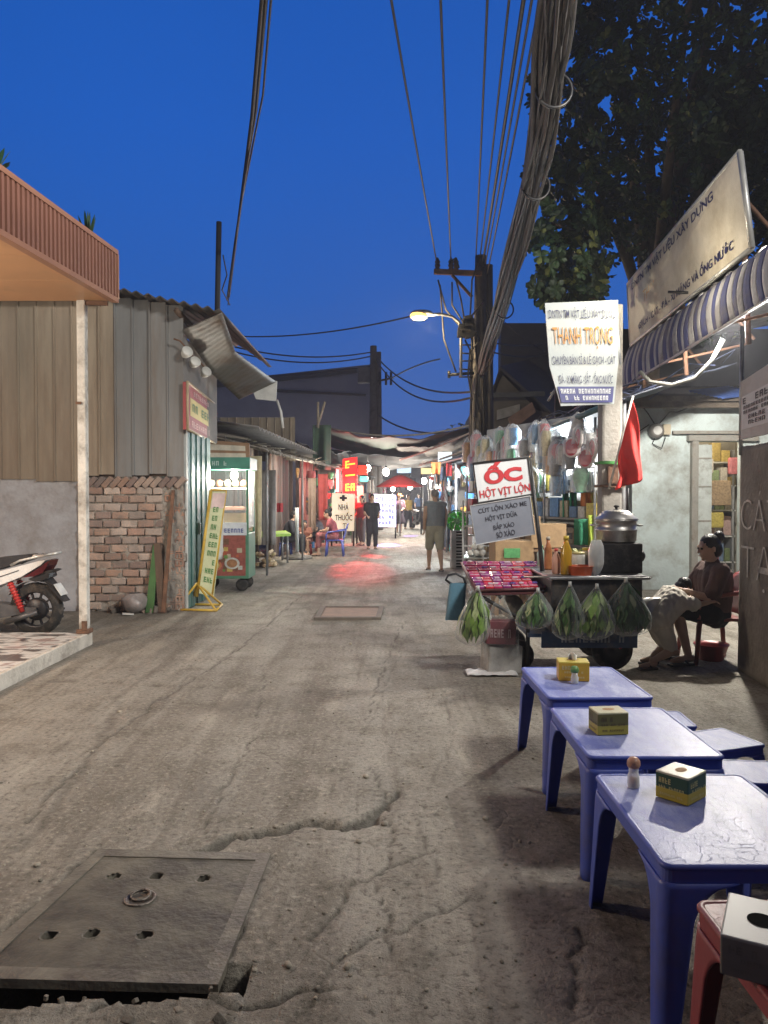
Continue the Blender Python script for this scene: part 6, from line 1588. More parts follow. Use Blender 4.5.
p = gp(284, 557); sit('person in dark clothes seated at the left kerb facing the woman on the blue chair', (p.x, 19.2, 0), -PI / 2, 1.6, cloth_m('dark_blouse', (.028, .03, .038)), cloth_m('dark_trousers', (.03, .032, .04)), (hairm, 'full'), .08, .36, 1.8, sleeve=1.5)
p2 = gp(334, 557); sit('woman in a red floral shirt sitting on the blue plastic chair', (p2.x, 19.25, 0), PI / 2, 1.55, cloth_m('floral_shirt', (.40, .10, .11), .6), cloth_m('floral_trousers', (.34, .12, .12), .6), (hairm, 'bun'), .06, .42, 1.6)
p3 = gp(312, 554); sit('child seated low between the two seated adults', (p3.x - .15, 19.75, 0), PI, 1.25, cloth_m('brick_shirt', (.34, .15, .11), .5), cloth_m('brick_shorts', (.3, .16, .12)), (hairm, 'full'), .1, .28, .9)
p4 = gp(325, 548); sit('person in grey sitting behind the woman in the red floral shirt', (p4.x, 21.0, 0), PI / 2 + .4, 1.5, cloth_m('grey_blouse', (.13, .13, .15)), cloth_m('dark_trousers', (.03, .032, .04)), (hairm, 'full'), .1, .36, 1.7)
plastic_chair('plastic_chair', 'blue plastic chair under the woman in the red floral shirt', (p2.x, 19.25, 0), -PI / 2, mat('chair_blue', (.10, .13, .46), .4, .15, 5), 1.0, 'plastic seats at the left kerb')
for lab, loc, m, s in (('low dark blue plastic stool under the person in dark clothes', (p.x, 19.2, 0), mat('stool_navy', (.04, .06, .2), .45), .9), ('low red plastic stool under the seated child', (p3.x - .15, 19.75, 0), mat('stool_red', (.4, .05, .05), .45), .66), ('low red stool under the person in grey', (p4.x, 21.0, 0), mat('stool_red', (.4, .05, .05), .45), .9)):
    t = thing('stool', lab, 'stool', loc, 0, 'plastic seats at the left kerb'); h = .36 * s
    part('seat', MB().box((0, 0, h), (.30, .30, .03), None, .012), m, t)
    for sx in (-1, 1):
        for sy in (-1, 1): part('leg', MB().tube([(sx * .12, sy * .12, h), (sx * .145, sy * .145, 0)], .02, 6), m, t)
# ================================================================= THE MARKET STREET BEHIND
rm = random.Random(77)
bulbm = mat('bright_bulb', (1, 1, 1), .4, 0, 5, 0, emit=(1.0, .94, .82), estr=30)
bulbc = mat('cool_bulb', (1, 1, 1), .4, 0, 5, 0, emit=(.85, .95, 1.0), estr=22)
def lampbulb(label, px, py, Y, power, col=NEUT, r=.07, m=None, drop=.5):
    p = at(px, py, Y); t = thing('light_bulb', label, 'bulb', p, 0, 'bare bulbs over the market stalls')
    part('globe', MB().ell((0, 0, 0), (r, r, r * 1.2), None, 14, 9), m or bulbm, t)
    part('holder', MB().lathe([(.03, r), (.035, r + .03), (.03, r + .09), (.01, r + .1)], (0, 0, 0), 10).tube([(0, 0, r + .08), (0, 0, r + drop)], .008, 5), black, t)
    light('bulb_light', p - V((0, .12, .12)), power, col, .08)
lampbulb('brightest bare bulb hanging beside the white snack sign', 469, 470, 17.2, 420, COOL, .085, bulbc)
lampbulb('bare bulb above the red umbrella', 386, 472, 26, 260, NEUT, .11)
lampbulb('bare bulb next to the red lit sign', 368, 468, 25, 130, NEUT, .09)
lampbulb('small bare bulb under the right end of the red umbrella', 410, 487, 31, 300, NEUT, .10)
lampbulb('bare bulb over the goods rack behind the snack cart', 556, 446, 12.2, 210, COOL, .055, bulbc, .3)
lampbulb('bulb over the distant stalls at the end of the street', 424, 481, 40, 700, NEUT, .15)
lampbulb('bulb under the tarpaulin over the right hand far stall', 437, 488, 26, 260, NEUT, .09)
lampbulb('tiny bulb over the left stalls past the bluish lit board', 393, 489, 36, 300, NEUT, .10)
lampbulb('tiny bulb left of the far end of the street', 402, 484, 45, 600, NEUT, .14)
lampbulb('tiny cool bulb over the distant right stalls', 432, 478, 33, 260, COOL, .09, bulbc)
lampbulb('cool bulb above the walking man', 443, 470, 23, 260, COOL, .07, bulbc)
light('left_house_lamp', at(300, 478, 18.6), 130, NEUT, .1)

# ---- far buildings
t = thing('warehouse', 'large flat grey building standing far behind the left shop roofs', 'building')
gw = mat('far_grey_wall', (.30, .31, .42), .9, .12, .4, .1, dirt=((.24, .25, .34), .4, .6))
a, b = at(262, 376, 40), at(374, 364, 40)
part('wall', MB().prism([(a.x - 6, 0), (b.x, 0), (b.x, b.z), (a.x, a.z), (a.x - 6, a.z - .4)], -40, -58, XZ), gw, t)
part('parapet', MB().quadbox([at(200, 389, 39.9), at(376, 371, 39.9), at(376, 366, 39.9), at(200, 381, 39.9)], (0, .3, 0)).quadbox([at(276, 392, 39.92), at(366, 396, 39.92), at(366, 394, 39.92), at(276, 389, 39.92)], (0, .1, 0)), mat('far_dark_trim', (.06, .06, .07), .9), t)
mat('far_window', (.04, .045, .06), .3)
t = thing('gable_house', 'dark tin house with a pale gable behind the utility pole', 'house')
Yg = 25.0; dkt = mat('far_dark_tin', (.055, .055, .06), .7, .3, 1.5, .2); 
g0, g1, g2 = at(488, 430, Yg), at(503, 372, Yg), at(537, 410, Yg)
part('gable_wall', MB().prism([(g0.x, 0), (g2.x + 1.2, 0), (g2.x + 1.2, g2.z - .3), (g2.x, g2.z), (g1.x, g1.z - .1), (g0.x, g0.z + .9)], -Yg, -Yg - 7, XZ), mat('gable_wall', (.17, .165, .16), .9, .25, 1, .1), t)
rf = part('roof', MB().quadbox([at(500, 366, Yg - .3), at(556, 416, Yg - .3), at(640, 412, Yg + 7), at(560, 352, Yg + 7)], (0, 0, -.12)).quadbox([at(500, 366, Yg - .3), at(560, 352, Yg + 7), at(486, 412, Yg + 7), at(484, 415, Yg - .3)], (0, 0, -.12)), dkt, t)
part('upper_wall', MB().box(at(560, 372, 28), (4.4, .6, 3.4)), dkt, t)
part('window', MB().quadbox([at(497, 420, Yg - .1), at(520, 413, Yg - .1), at(520, 404, Yg - .1), at(497, 410, Yg - .1)], (0, .05, 0)), mat('gable_window', (.42, .44, .46), .4), t)
part('beam', MB().quadbox([at(488, 398, Yg - .4), at(545, 396, Yg - .4), at(545, 391, Yg - .4), at(488, 393, Yg - .4)], (0, .1, 0)), mat('gable_beam', (.09, .10, .11), .7), t)
part('skylight_panel', MB().quadbox([at(512, 430, Yg - .5), at(536, 412, Yg - .5), at(532, 402, Yg - .5), at(508, 418, Yg - .5)], (0, .05, 0)), mat('rust_panel', (.30, .20, .16), .7, .3, 3), t)
t = thing('end_building', 'dark low building closing the far end of the market street', 'building')
part('wall', MB().box((6, 66, 2.2), (44, 3, 4.4)), mat('end_wall', (.3, .28, .27), .9, .3, .5, .2), t)
for k in range(7): part('window', MB().box((-2 + k * 2.1, 64.45, 2.5), (.9, .12, 1.0)), mat('far_window', (.04, .045, .06), .3), t)
t = thing('roadside_tree', 'dark tree crown far behind the end of the street', 'tree', (6.5, 58, 0))
part('trunk', MB().tube([(0, 0, 0), (.1, 0, 4)], [.25, .15], 8), bark, t)
mb = MB()
for k in range(900):
    q = V((rm.gauss(0, 1), rm.gauss(0, 1), rm.gauss(0, .8))); q = q.normalized() * rm.uniform(.4, 1) ; p = V((q.x * 2.6, q.y * 2.4, 5 + q.z * 2.2))
    leaf(p, V((rm.uniform(-1, 1), rm.uniform(-1, 1), rm.uniform(-1, 1))).normalized(), V((0, 0, 1)), .45, .25, (.04, .08, .03))
part('crown', mb, MATS['broad_leaf'], t)

# ---- left row house with awning
t = thing('row_house', 'long brown slatted market house on the left behind the food cart', 'house')
plk = mat('grey_brown_planks', (.16, .13, .11), .85, .3, 4, .4, 20, vcol=True, streak=True)
def lx(y): return -3.05 + (y - 14) * .085
mb = MB(); y = 14.2
while y < 26:
    w_ = rm.uniform(.12, .22); c = rm.choice([(.17, .14, .12), (.12, .10, .09), (.22, .19, .165), (.19, .12, .10), (.09, .08, .075)])
    if not (17.6 < y < 18.6 or 21.4 < y < 22.3): mb.box((lx(y) - .2 + rm.uniform(-.02, .02), y, 1.3), (.05, w_ * .93, 2.6), (0, 0, -.085), 0, c)
    y += w_
part('plank_wall', mb, plk, t)
mb = MB(); x = -7.0
while x < -2.95: mb.box((x, 14.1, 1.3), (.19, .05, 2.6), None, 0, rm.choice([(.10, .09, .085), (.15, .13, .12), (.2, .17, .14)])); x += .2
part('end_wall', mb, plk, t)
for yy in (17.5, 18.7, 21.3, 22.4, 25.5): part('post', MB().tube([(lx(yy) - .15, yy, 0), (lx(yy) - .15, yy, 2.7)], .06, 7), darkwood, t)
mb = tin(MB(), -8.0, -2.4, 2.45, 3.62, 20.8, .21, rm, [(.20, .165, .12), (.18, .15, .11), (.13, .13, .15), (.22, .18, .13)]); part('tin_front', mb, tin_m, t)
part('roof', MB().sheet(lambda u, v: (-8 + 5.7 * u + .5 * v, 14 + 12 * v, 3.5 - .75 * u + .03 * math.sin(v * 200)), 6, 240, .02), mat('pale_roof_sheet', (.30, .28, .25), .85, .4, 3, .4, 25, dirt=((.11, .09, .08), .5, 3)), t)
t = thing('straw_awning', 'ragged pale awning of sheets and straw along the left market house', 'awning')
def sa(u, v):
    y = 14.0 + 11 * v; return (lx(y) - .2 + 1.1 * u, y, 2.62 - .28 * u + .03 * noise.noise(V((u * 6, v * 40, 1))) + .02 * math.sin(v * 260))
part('sheet', MB().sheet(sa, 8, 260, .015), mat('straw_sheet', (.33, .30, .25), .85, .35, 6, .5, 30, dirt=((.13, .10, .08), .5, 4)), t)
mb = MB()
for k in range(150):
    v = rm.random(); p = V(sa(rm.uniform(.5, 1), v)) + V((0, 0, .03)); mb.tube([p, p + V((rm.uniform(-.15, .35), rm.uniform(-.5, .5), rm.uniform(-.14, .06)))], .008, 4, rm.choice([(.36, .32, .25), (.2, .17, .13)]))
part('straw', mb, mat('straw', (.3, .3, .3), .9, .2, 9, .1, vcol=True), t)
for yy in (14.5, 18.0, 24.2): part('post', MB().tube([(lx(yy) + .8, yy, 0), (lx(yy) + .8, yy, 2.4)], .025, 6), galv, t)
def banner(label, px0, px1, py0, py1, Y, m, cat_='banner', name='banner', fold=.05, group=None):
    a = at(px0, py1, Y); b = at(px1, py0, Y); w_ = b.x - a.x; h_ = b.z - a.z; sd = rm.uniform(0, 6)
    return one(name, label, cat_, MB().sheet(lambda u, v: (w_ * (u - .5) * (.9 + .1 * v), fold * math.sin(u * 9 + sd) * (1.2 - v) + .02 * noise.noise(V((u * 3, v * 5, sd))), -h_ * (1 - v)), 12, 10, .006), m, group, ((a.x + b.x) / 2, Y, b.z))
redc = mat('red_cloth', (.42, .04, .05), .8, .2, 5, .15); tanc = mat('tan_cloth', (.34, .25, .19), .85, .25, 4, .2)
banner('narrow red cloth hanging at the left house front, closest to the food cart', 277, 283, 503, 512, 17.2, redc)
banner('pale reddish curtain beside the seated group', 299, 306, 478, 528, 20.2, mat('rose_curtain', (.36, .14, .12), .85, .25, 5, .2))
banner('red curtain strip nearest the pharmacy sign', 318, 328, 474, 520, 20.6, mat('red_curtain', (.45, .08, .07), .8, .25, 5, .2))
banner('faded tan curtain between the two red curtains', 308, 316, 478, 532, 20.4, tanc)
banner('cream curtain lit by the bulb of the food cart', 247, 262, 456, 545, 13.9, mat('cream_curtain', (.55, .47, .30), .85, .3, 5, .2))
banner('grey translucent sheet in the dark shop opening', 262, 276, 470, 545, 16.6, mat('grey_sheet', (.23, .22, .21), .8, .3, 5, .2))
banner('green cloth heap tied up under the tarpaulin', 313, 331, 425, 470, 22.5, mat('olive_tarp', (.07, .13, .09), .8, .35, 3, .3), 'tarpaulin', 'tarpaulin', .25)
for k, (a, b, lab) in enumerate((((318, 428), (318, 402), 'upright bamboo stick poking out of the tarpaulin'), ((317, 427), (325, 402), 'slanting bamboo stick poking out of the tarpaulin'))):
    one('bamboo_stick', lab, 'stick', MB().tube([at(*a, 22.4), at(*b, 22.4)], .04, 6), mat('bamboo', (.30, .26, .2), .7))
# green table, produce pile, white sign post
p = gp(262, 562); 
t = thing('market_table', 'long table with a bright lime green top beside the green food cart', 'table')
a, b = at(247, 538, 16.4), at(291, 537, 17.2)
part('top', MB().quadbox([V((a.x, 16.4, a.z)), V((b.x, 17.2, a.z)), V((b.x - .25, 18.2, a.z + .02)), V((a.x - .25, 17.4, a.z + .02))], (0, 0, .06)), mat('lime_top', (.32, .52, .07), .5, .2, 5), t)
for q in (V((a.x + .08, 16.5, 0)), V((b.x - .08, 17.2, 0)), V((b.x - .3, 18.0, 0)), V((a.x - .1, 17.3, 0))): part('leg', MB().tube([q, V((q.x, q.y, a.z + .0))], .025, 6), galv, t)
pile = mat('root_pile', (.4, .3, .18), .8, .3, 14, .4, vcol=True)
for k in range(34):
    px = rm.uniform(256, 274); py = rm.uniform(553, 571); Y = 15.9 + rm.uniform(0, .6); q = at(px, py, Y); q.z = max(.05, q.z)
    d = V((rm.uniform(-.06, .06), .22, rm.uniform(-.03, .03)))
    one('produce_root', 'short tan root in the pile under the lime green table', 'vegetable', MB().cap(q, q + d, .045, .035, 8), pile, 'roots piled under the lime green table')
for o in list(COL.objects):
    if o.name.startswith('produce_root'):
        c = rm.choice([(.42, .32, .18), (.5, .4, .26), (.30, .2, .11)]); 
        for d in o.data.color_attributes['Col'].data: d.color = (*c, 1)
t = thing('umbrella_stand', 'white upright post on a round dark base beside the person in dark clothes', 'stand', (at(297, 560, 18.4).x, 18.4, 0))
part('pole', MB().tube([(0, 0, .05), (0, 0, 1.22)], .045, 10), mat('white_pole', (.62, .66, .66), .5), t)
part('base', MB().lathe([(.36, 0), (.37, .03), (.34, .07), (.1, .10), (.06, .16), (0, .16)], (0, 0, 0), 26), concrete, t)
# pharmacy light box, red lit sign, blue lit board
def lightbox(name, label, Qp, col, strg, m_edge, Y, depth=.16):
    t = thing(name, label, 'lit sign'); Q = [at(px, py, Y) for px, py in Qp]
    part('case', MB().quadbox([q + V((0, .012, 0)) for q in Q], (0, depth, 0)), m_edge, t)
    part('lit_face', MB().add(Q, [(0, 1, 2, 3)]), mat(name + '_glow', col, .4, .2, 1.3, 0, emit=col, estr=strg), t)
    legs = MB(); 
    for k in (0, 1):
        q = Q[k]; legs.tube([V((q.x * .98 + Q[1 - k].x * .02, Y + .1, q.z)), V((q.x * .98 + Q[1 - k].x * .02, Y + .1, 0))], .03, 6)
    part('stand', legs, black, t); return t, Q
dk_let = mat('dark_letters', (.02, .02, .03), .6)
t, Q = lightbox('pharmacy_sign', 'cream lit pharmacy sign with a cross and dark capitals behind the seated group', [(331, 531), (354, 531), (355, 494), (332, 493)], (1.0, .84, .62), .62, black, 23)
mb = MB(); quad_text(mb, 'NHÀ', Q, .3, .74, .56, .76, .02, 0, .02); quad_text(mb, 'THUỐC', Q, .16, .92, .28, .52, .02, 0, .02); quad_text(mb, 'TÝ', Q, .5, .8, .06, .25, .02)
mb.add(sub(Q, .44, .56, .80, .96, .02), [(0, 1, 2, 3)]).add(sub(Q, .34, .66, .85, .91, .025), [(0, 1, 2, 3)]); part('lettering', mb, dk_let, t)
t, Q = lightbox('red_sign', 'tall glowing red sign with yellow characters above the pharmacy sign', [(343, 508), (357, 508), (357, 457), (343, 459)], (1.0, .02, .02), 1.3, black, 24, .12)
mb = MB()
for v0 in (.34, .58, .80):
    scribble(mb, Q, .16, .95, v0, v0 + .15, 2, .02, None, random.Random(int(v0 * 50))); mb.add(sub(Q, .18, .86, v0 + .06, v0 + .09, .03), [(0, 1, 2, 3)])
part('lettering', mb, mat('led_yellow', (1, .6, .05), .5, 0, 5, 0, emit=(1, .55, .05), estr=1.6), t)
light('red_sign_light', at(350, 485, 23.7), 190, (1, .05, .05), .3)
sp_ = light('red_sign_spot', at(352, 476, 23.2), 1700, (1, .005, .01), .1, 'SPOT', spot=math.radians(11)); aim(sp_, gp(360, 568))
sp_ = light('red_sign_spot', at(354, 476, 23.2), 1500, (1, .005, .015), .1, 'SPOT', spot=math.radians(9)); aim(sp_, gp(374, 556))
t, Q = lightbox('white_sign', 'narrow upright white lit sign beside the tall red sign', [(336, 492), (341, 492), (341, 467), (336, 466)], (1.0, .85, .85), .8, black, 24.2, .1)
t, Q = lightbox('promo_board', 'bluish white lit board with rows of blue writing in the middle of the street', [(375, 527), (396, 527), (396, 495), (374, 494)], (.62, .64, 1.0), .5, black, 27)
mb = MB()
for v, h in ((.80, .13), (.62, .10), (.44, .12), (.26, .10), (.09, .09)): scribble(mb, Q, .06, .95, v, v + h, 6, .02, None, rm)
part('lettering', mb, mat('board_letters', (.05, .07, .35), .5), t)
sp_ = light('promo_board_spot', at(388, 490, 26.5), 5200, (.28, .26, 1), .1, 'SPOT', spot=math.radians(12)); aim(sp_, gp(388, 545))
sp_ = light('promo_board_spot', at(396, 490, 26.5), 5200, (.34, .22, 1), .1, 'SPOT', spot=math.radians(12)); aim(sp_, gp(410, 536))
t = thing('neon_sign', 'small teal and red lit sign to the street side of the tall red sign', 'lit sign')
part('teal_lamp', MB().box(at(364, 479, 24.5), (.26, .1, .16), None, .03), mat('teal_glow', (.1, 1, .85), .4, 0, 5, 0, emit=(.1, .95, .8), estr=1.3), t)
part('red_lamp', MB().box(at(363, 470, 24.6), (.30, .1, .30), None, .03), mat('red_glow', (1, .05, .03), .4, 0, 5, 0, emit=(1, .06, .03), estr=1.2), t)
# red umbrella
t = thing('umbrella', 'wide red umbrella over a stall in the middle of the far street', 'umbrella', (at(400, 480, 29).x, 29, 0))
z0_ = at(0, 487, 29).z; z1_ = at(0, 475, 29).z; mb = MB()
mb.sheet(lambda u, v: ((.06 + .84 * v) * math.cos(2 * PI * u) * (1 - .05 * v * abs(math.sin(4 * 2 * PI * u / 1))), (.06 + .84 * v) * math.sin(2 * PI * u), z1_ - (z1_ - z0_) * v ** 1.2), 32, 6, .01); part('canopy', mb, mat('umbrella_red', (.62, .05, .05), .7, .15, 3, .1), t)
part('pole', MB().tube([(0, 0, 0), (0, 0, z1_ + .05)], .025, 8), galv, t)
# tarpaulins strung across the street
def tarp(label, c4, sag, m, Ys):
    P = [at(px, py, Y) for (px, py), Y in zip(c4, Ys)]; sd = rm.uniform(0, 9)
    def fn(u, v):
        p = lerp(lerp(P[0], P[1], u), lerp(P[3], P[2], u), v); p.z -= sag * 4 * u * (1 - u) * (.6 + .6 * v) - .10 * noise.noise(V((u * 5, v * 4, sd))) - .05 * noise.noise(V((u * 14, v * 12, sd))); return p
    return one('tarpaulin', label, 'tarpaulin', MB().sheet(fn, 40, 16, .012), m, 'tarpaulins strung over the street')
ta = mat('tarp_grey_green', (.045, .06, .05), .8, .35, 1.5, .3, 12, dirt=((.05, .05, .05), .4, 2)); tb_ = mat('tarp_black', (.035, .04, .045), .75, .35, 1.5, .3, 12); tcx = mat('tarp_brown', (.08, .075, .068), .8, .35, 1.5, .3, 12)
tarp('grey green tarpaulin sagging right across the street', [(326, 426), (468, 428), (476, 440), (330, 446)], .55, ta, (24, 22, 30, 31))
tarp('black tarpaulin under the grey green one over the far stalls', [(322, 446), (440, 452), (448, 462), (330, 460)], .35, tb_, (26, 26, 36, 36))
tarp('brownish tarpaulin sheet hung over the right far stall', [(396, 446), (474, 430), (482, 444), (410, 462)], .3, tcx, (25, 21, 30, 33))
tarp('dark tarpaulin over the left stalls behind the green cloth heap', [(296, 440), (352, 452), (356, 464), (310, 462)], .2, tb_, (23, 26, 33, 30))
for k, (a, b, lab) in enumerate((((330, 428, 24), (478, 423, 22), 'pale rope along the front edge of the tarpaulin'), ((400, 460, 24), (490, 424, 20), 'slanting pale rope of the right far stall'), ((420, 465, 22), (500, 436, 17), 'second slanting pale rope of the right far stall'))):
    one('rope', lab, 'rope', MB().tube(catenary(at(*a), at(*b), .3 if k == 0 else .05, 14), .028, 5), mat('rope_pale', (.34, .33, .30), .8), 'ropes of the tarpaulins')
# dim front walls of the far stalls on both sides
def stall(label, px, Y, w_, cols, side, m_wall, gx=None, lampz=None):
    p = gp(px, 496 + 1.5 * F / Y); t = thing('market_stall', label, 'stall', (p.x, Y, 0), 0, 'market stalls further up the street')
    s_ = 1 if side == 'R' else -1
    part('back_wall', MB().box((s_ * 1.5, .5, 1.25), (.08, w_, 2.5)).box((s_ * .8, .5 + w_ / 2, 1.25), (1.5, .06, 2.5)), m_wall, t)
    part('counter', MB().box((s_ * .55, .5, .38), (.8, w_ * .9, .76), None, .02), mat('stall_counter', (.25, .23, .21), .7, .3, 3), t)
    part('canopy', MB().sheet(lambda u, v: (s_ * (-.35 + 2 * u), .5 - w_ / 2 + w_ * v, 2.25 + .45 * u + .05 * noise.noise(V((u * 4, v * 5, px)))), 8, 14, .015), rm.choice([ta, tb_, tcx]), t)
    for yy in (.5 - w_ / 2, .5 + w_ / 2): part('post', MB().tube([(-s_ * .25, yy, 0), (-s_ * .25, yy, 2.25)], .03, 6), galv, t)
    for k in range(13):
        c = rm.choice(cols); q = rm.uniform(.6, 1.2); w1 = rm.uniform(.14, .34); h1 = rm.uniform(.16, .4)
        mb = MB().box((0, 0, h1 / 2), (w1, w1, h1), (0, 0, rm.uniform(-.5, .5)), .03, tuple(i * q for i in c))
        one('stall_goods', 'coloured goods heaped on a far market stall counter', 'goods', mb, pack_m, 'goods heaped on the far stalls', (p.x + s_ * rm.uniform(.22, .85), Y + .5 + rm.uniform(-.42, .42) * w_, .765))
    for k in range(11):
        c = rm.choice(cols); q = rm.uniform(.6, 1.2); h1 = rm.uniform(.25, .6); w1 = rm.uniform(.12, .32); sd = rm.uniform(0, 9)
        mb = MB().sheet(lambda u, v: (w1 * (u - .5) * (1 - .3 * v), .05 * math.sin(u * 8 + sd), -h1 * (1 - v)), 8, 6, .02, tuple(i * q for i in c))
        one('hanging_goods', 'coloured cloth goods hanging under a far market stall canopy', 'goods', mb, pack_m, 'goods hanging at the far stalls', (p.x + s_ * rm.uniform(-.25, .9), Y + .5 + rm.uniform(-.48, .48) * w_, rm.uniform(1.95, 2.25)))
    return t
warmc = [(.55, .18, .08), (.5, .06, .07), (.55, .5, .45), (.12, .16, .22), (.35, .12, .25), (.5, .4, .15), (.6, .58, .55), (.06, .06, .07)]
wl1 = mat('stall_wall', (.22, .2, .19), .85, .3, 2, .2); wl2 = mat('stall_wall_pale', (.42, .38, .33), .85, .25, 2, .2)
stall('far right stall with orange and red clothes beyond the snack sign', 463, 18.6, 2.6, warmc, 'R', wl2)
stall('right market stall with mixed goods beyond the orange clothes stall', 448, 22.5, 3.2, warmc, 'R', wl1)
stall('right market stall behind the walking man', 440, 27.5, 3.6, warmc, 'R', wl2)
stall('right market stall in the distance beside the parked motorbike', 432, 34, 4.5, warmc, 'R', wl2)
stall('left market stall lit red behind the pharmacy sign', 346, 25.6, 3.0, warmc, 'L', wl1)
stall('left market stall behind the bluish lit board', 366, 31, 4.0, warmc, 'L', wl2)
stall('left market stall at the far end of the street', 380, 39, 5.0, warmc, 'L', wl2)
# motorbike far off
dkred = mat('bike_black', (.03, .03, .035), .3, .1, 5, .02, coat=.3)
bike = dup(bpy.data.objects['scooter'], (gp(413, 528).x, 36, 0), 1.9, 'dark motorbike parked in the distance beside the far right stalls')
for ch in bike.children:
    if ch.type == 'MESH' and ch.data.materials and ch.data.materials[0] == white_p:
        ch.data = ch.data.copy(); ch.data.materials[0] = dkred
# electric fan and crates at the near right stall
t = thing('electric_fan', 'bright green round fan standing on the pale crate stack beside the walking man', 'fan', at(457, 521, 16.0))
fg = mat('fan_green', (.12, .55, .06), .4, .15, 6)
for k in range(7):
    a = 2 * PI * k / 7; part('blade', MB().sheet(lambda u, v, a=a: ((.03 + .17 * v) * math.cos(a + (u - .5) * .75 + v * .4), .03 * (u - .5), (.03 + .17 * v) * math.sin(a + (u - .5) * .75 + v * .4)), 6, 5, .006), fg, t)
mb = MB()
for r_0 in (.225, .15): mb.tube([(r_0 * math.cos(q), -.05, r_0 * math.sin(q)) for q in [k * PI / 16 for k in range(32)]], .008 if r_0 < .2 else .014, 6, closed=True)
for k in range(10): a = k * PI / 5; mb.tube([(.03 * math.cos(a), -.06, .03 * math.sin(a)), (.225 * math.cos(a), -.05, .225 * math.sin(a))], .005, 5)
part('grille', mb, mat('fan_dark_green', (.05, .25, .05), .4), t)
part('motor', MB().lathe([(.05, -.05), (.07, 0), (.06, .1), (.0, .12)], (0, 0, 0), 14, Matrix.Rotation(-PI / 2, 3, 'X')), mat('fan_hub', (.3, .5, .25), .4), t)
cz = 0; cp_ = gp(459, 566)
for k in range(4):
    h1 = .2; t = thing('crate', ('lowest pale slotted crate under the green fan', 'second pale slotted crate from the ground under the green fan', 'third pale slotted crate from the ground under the green fan', 'topmost pale slotted crate directly under the green fan')[k], 'crate', (at(458, 560, 16).x, 16.05, cz), 0, 'slotted crates under the fan')
    part('crate_body', MB().box((0, 0, .10), (.30, .34, .19), None, .012), mat('crate_pale', (.50, .50, .50), .6, .2, 6), t)
    mb = MB()
    for i in range(3): mb.box((.03, -.173, .04 + i * .06), (.16, .006, .034))
    part('slot', mb, blk, t); cz += .197
# ---- goods rack behind the cart
t = thing('goods_rack', 'crowded goods rack with shelves against a pale wall behind the snack cart', 'rack')
r0, r1 = V((3.36, 10.9, 0)), V((1.95, 14.6, 0)); dr = (r1 - r0).normalized(); nr_ = V((dr.y, -dr.x, 0)); nr_ = nr_ if nr_.x < 0 else -nr_
def rk(u, off, z): return r0 + dr * ((r1 - r0).length * u) + nr_ * off + V((0, 0, z))
part('back_panel', MB().quadbox([rk(0, 0, 0), rk(1, 0, 0), rk(1, 0, 2.75), rk(0, 0, 2.75)], -nr_ * .04), mat('rack_back', (.52, .51, .48), .7, .2, 3, .1), t)
mb = MB()
for z in (.30, .75, 1.15, 1.55): mb.quadbox([rk(0, .42, z), rk(1, .42, z), rk(1, .03, z), rk(0, .03, z)], (0, 0, .03))
part('shelf_board', mb, mat('rack_shelf', (.26, .24, .22), .6, .2, 4), t)
mb = MB()
for u in (.005, .33, .66, .995): mb.tube([rk(u, .43, 0), rk(u, .43, 2.6)], .02, 6)
mb.tube([rk(0, .46, 2.28), rk(1, .46, 2.2)], .014, 6).tube([rk(0, .46, 1.9), rk(1, .46, 1.85)], .012, 6)
part('upright', mb, galv, t)
cols2 = [(.12, .38, .16), (.58, .15, .08), (.12, .25, .48), (.6, .48, .1), (.58, .57, .54), (.50, .49, .46), (.42, .30, .18), (.60, .58, .52), (.10, .11, .13), (.45, .08, .10), (.12, .25, .14), (.52, .45, .3), (.62, .6, .58)]
for z, hmax in ((.33, .36), (.78, .32), (1.18, .32), (1.58, .36)):
    u = .02
    while u < .97:
        w1 = rm.uniform(.10, .26); h1 = rm.uniform(hmax * .5, hmax); c = rm.choice(cols2) if z > .8 else rm.choice([(.42, .30, .18), (.36, .25, .15), (.5, .48, .45)])
        q = rm.uniform(.7, 1.15); du = w1 / (r1 - r0).length
        mb = MB().box((0, 0, h1 / 2), (w1 * .92, .26, h1), None, .012, tuple(i * q for i in c))
        if rm.random() < .5: mb.box((0, -.135, h1 * .5), (w1 * .6, .006, h1 * .35), None, 0, rm.choice([(.5, .08, .1), (.1, .2, .35), (.1, .3, .12), (.08, .08, .08)]))
        one('goods_box', 'small boxed goods standing on the rack behind the snack cart', 'goods', mb, pack_m, 'boxes on the goods rack', rk(u + du / 2, .24, z), math.atan2(dr.y, dr.x) + PI); u += du + .006
clearp = glassy('pack_clear', (.9, .92, .92), .2, .12)
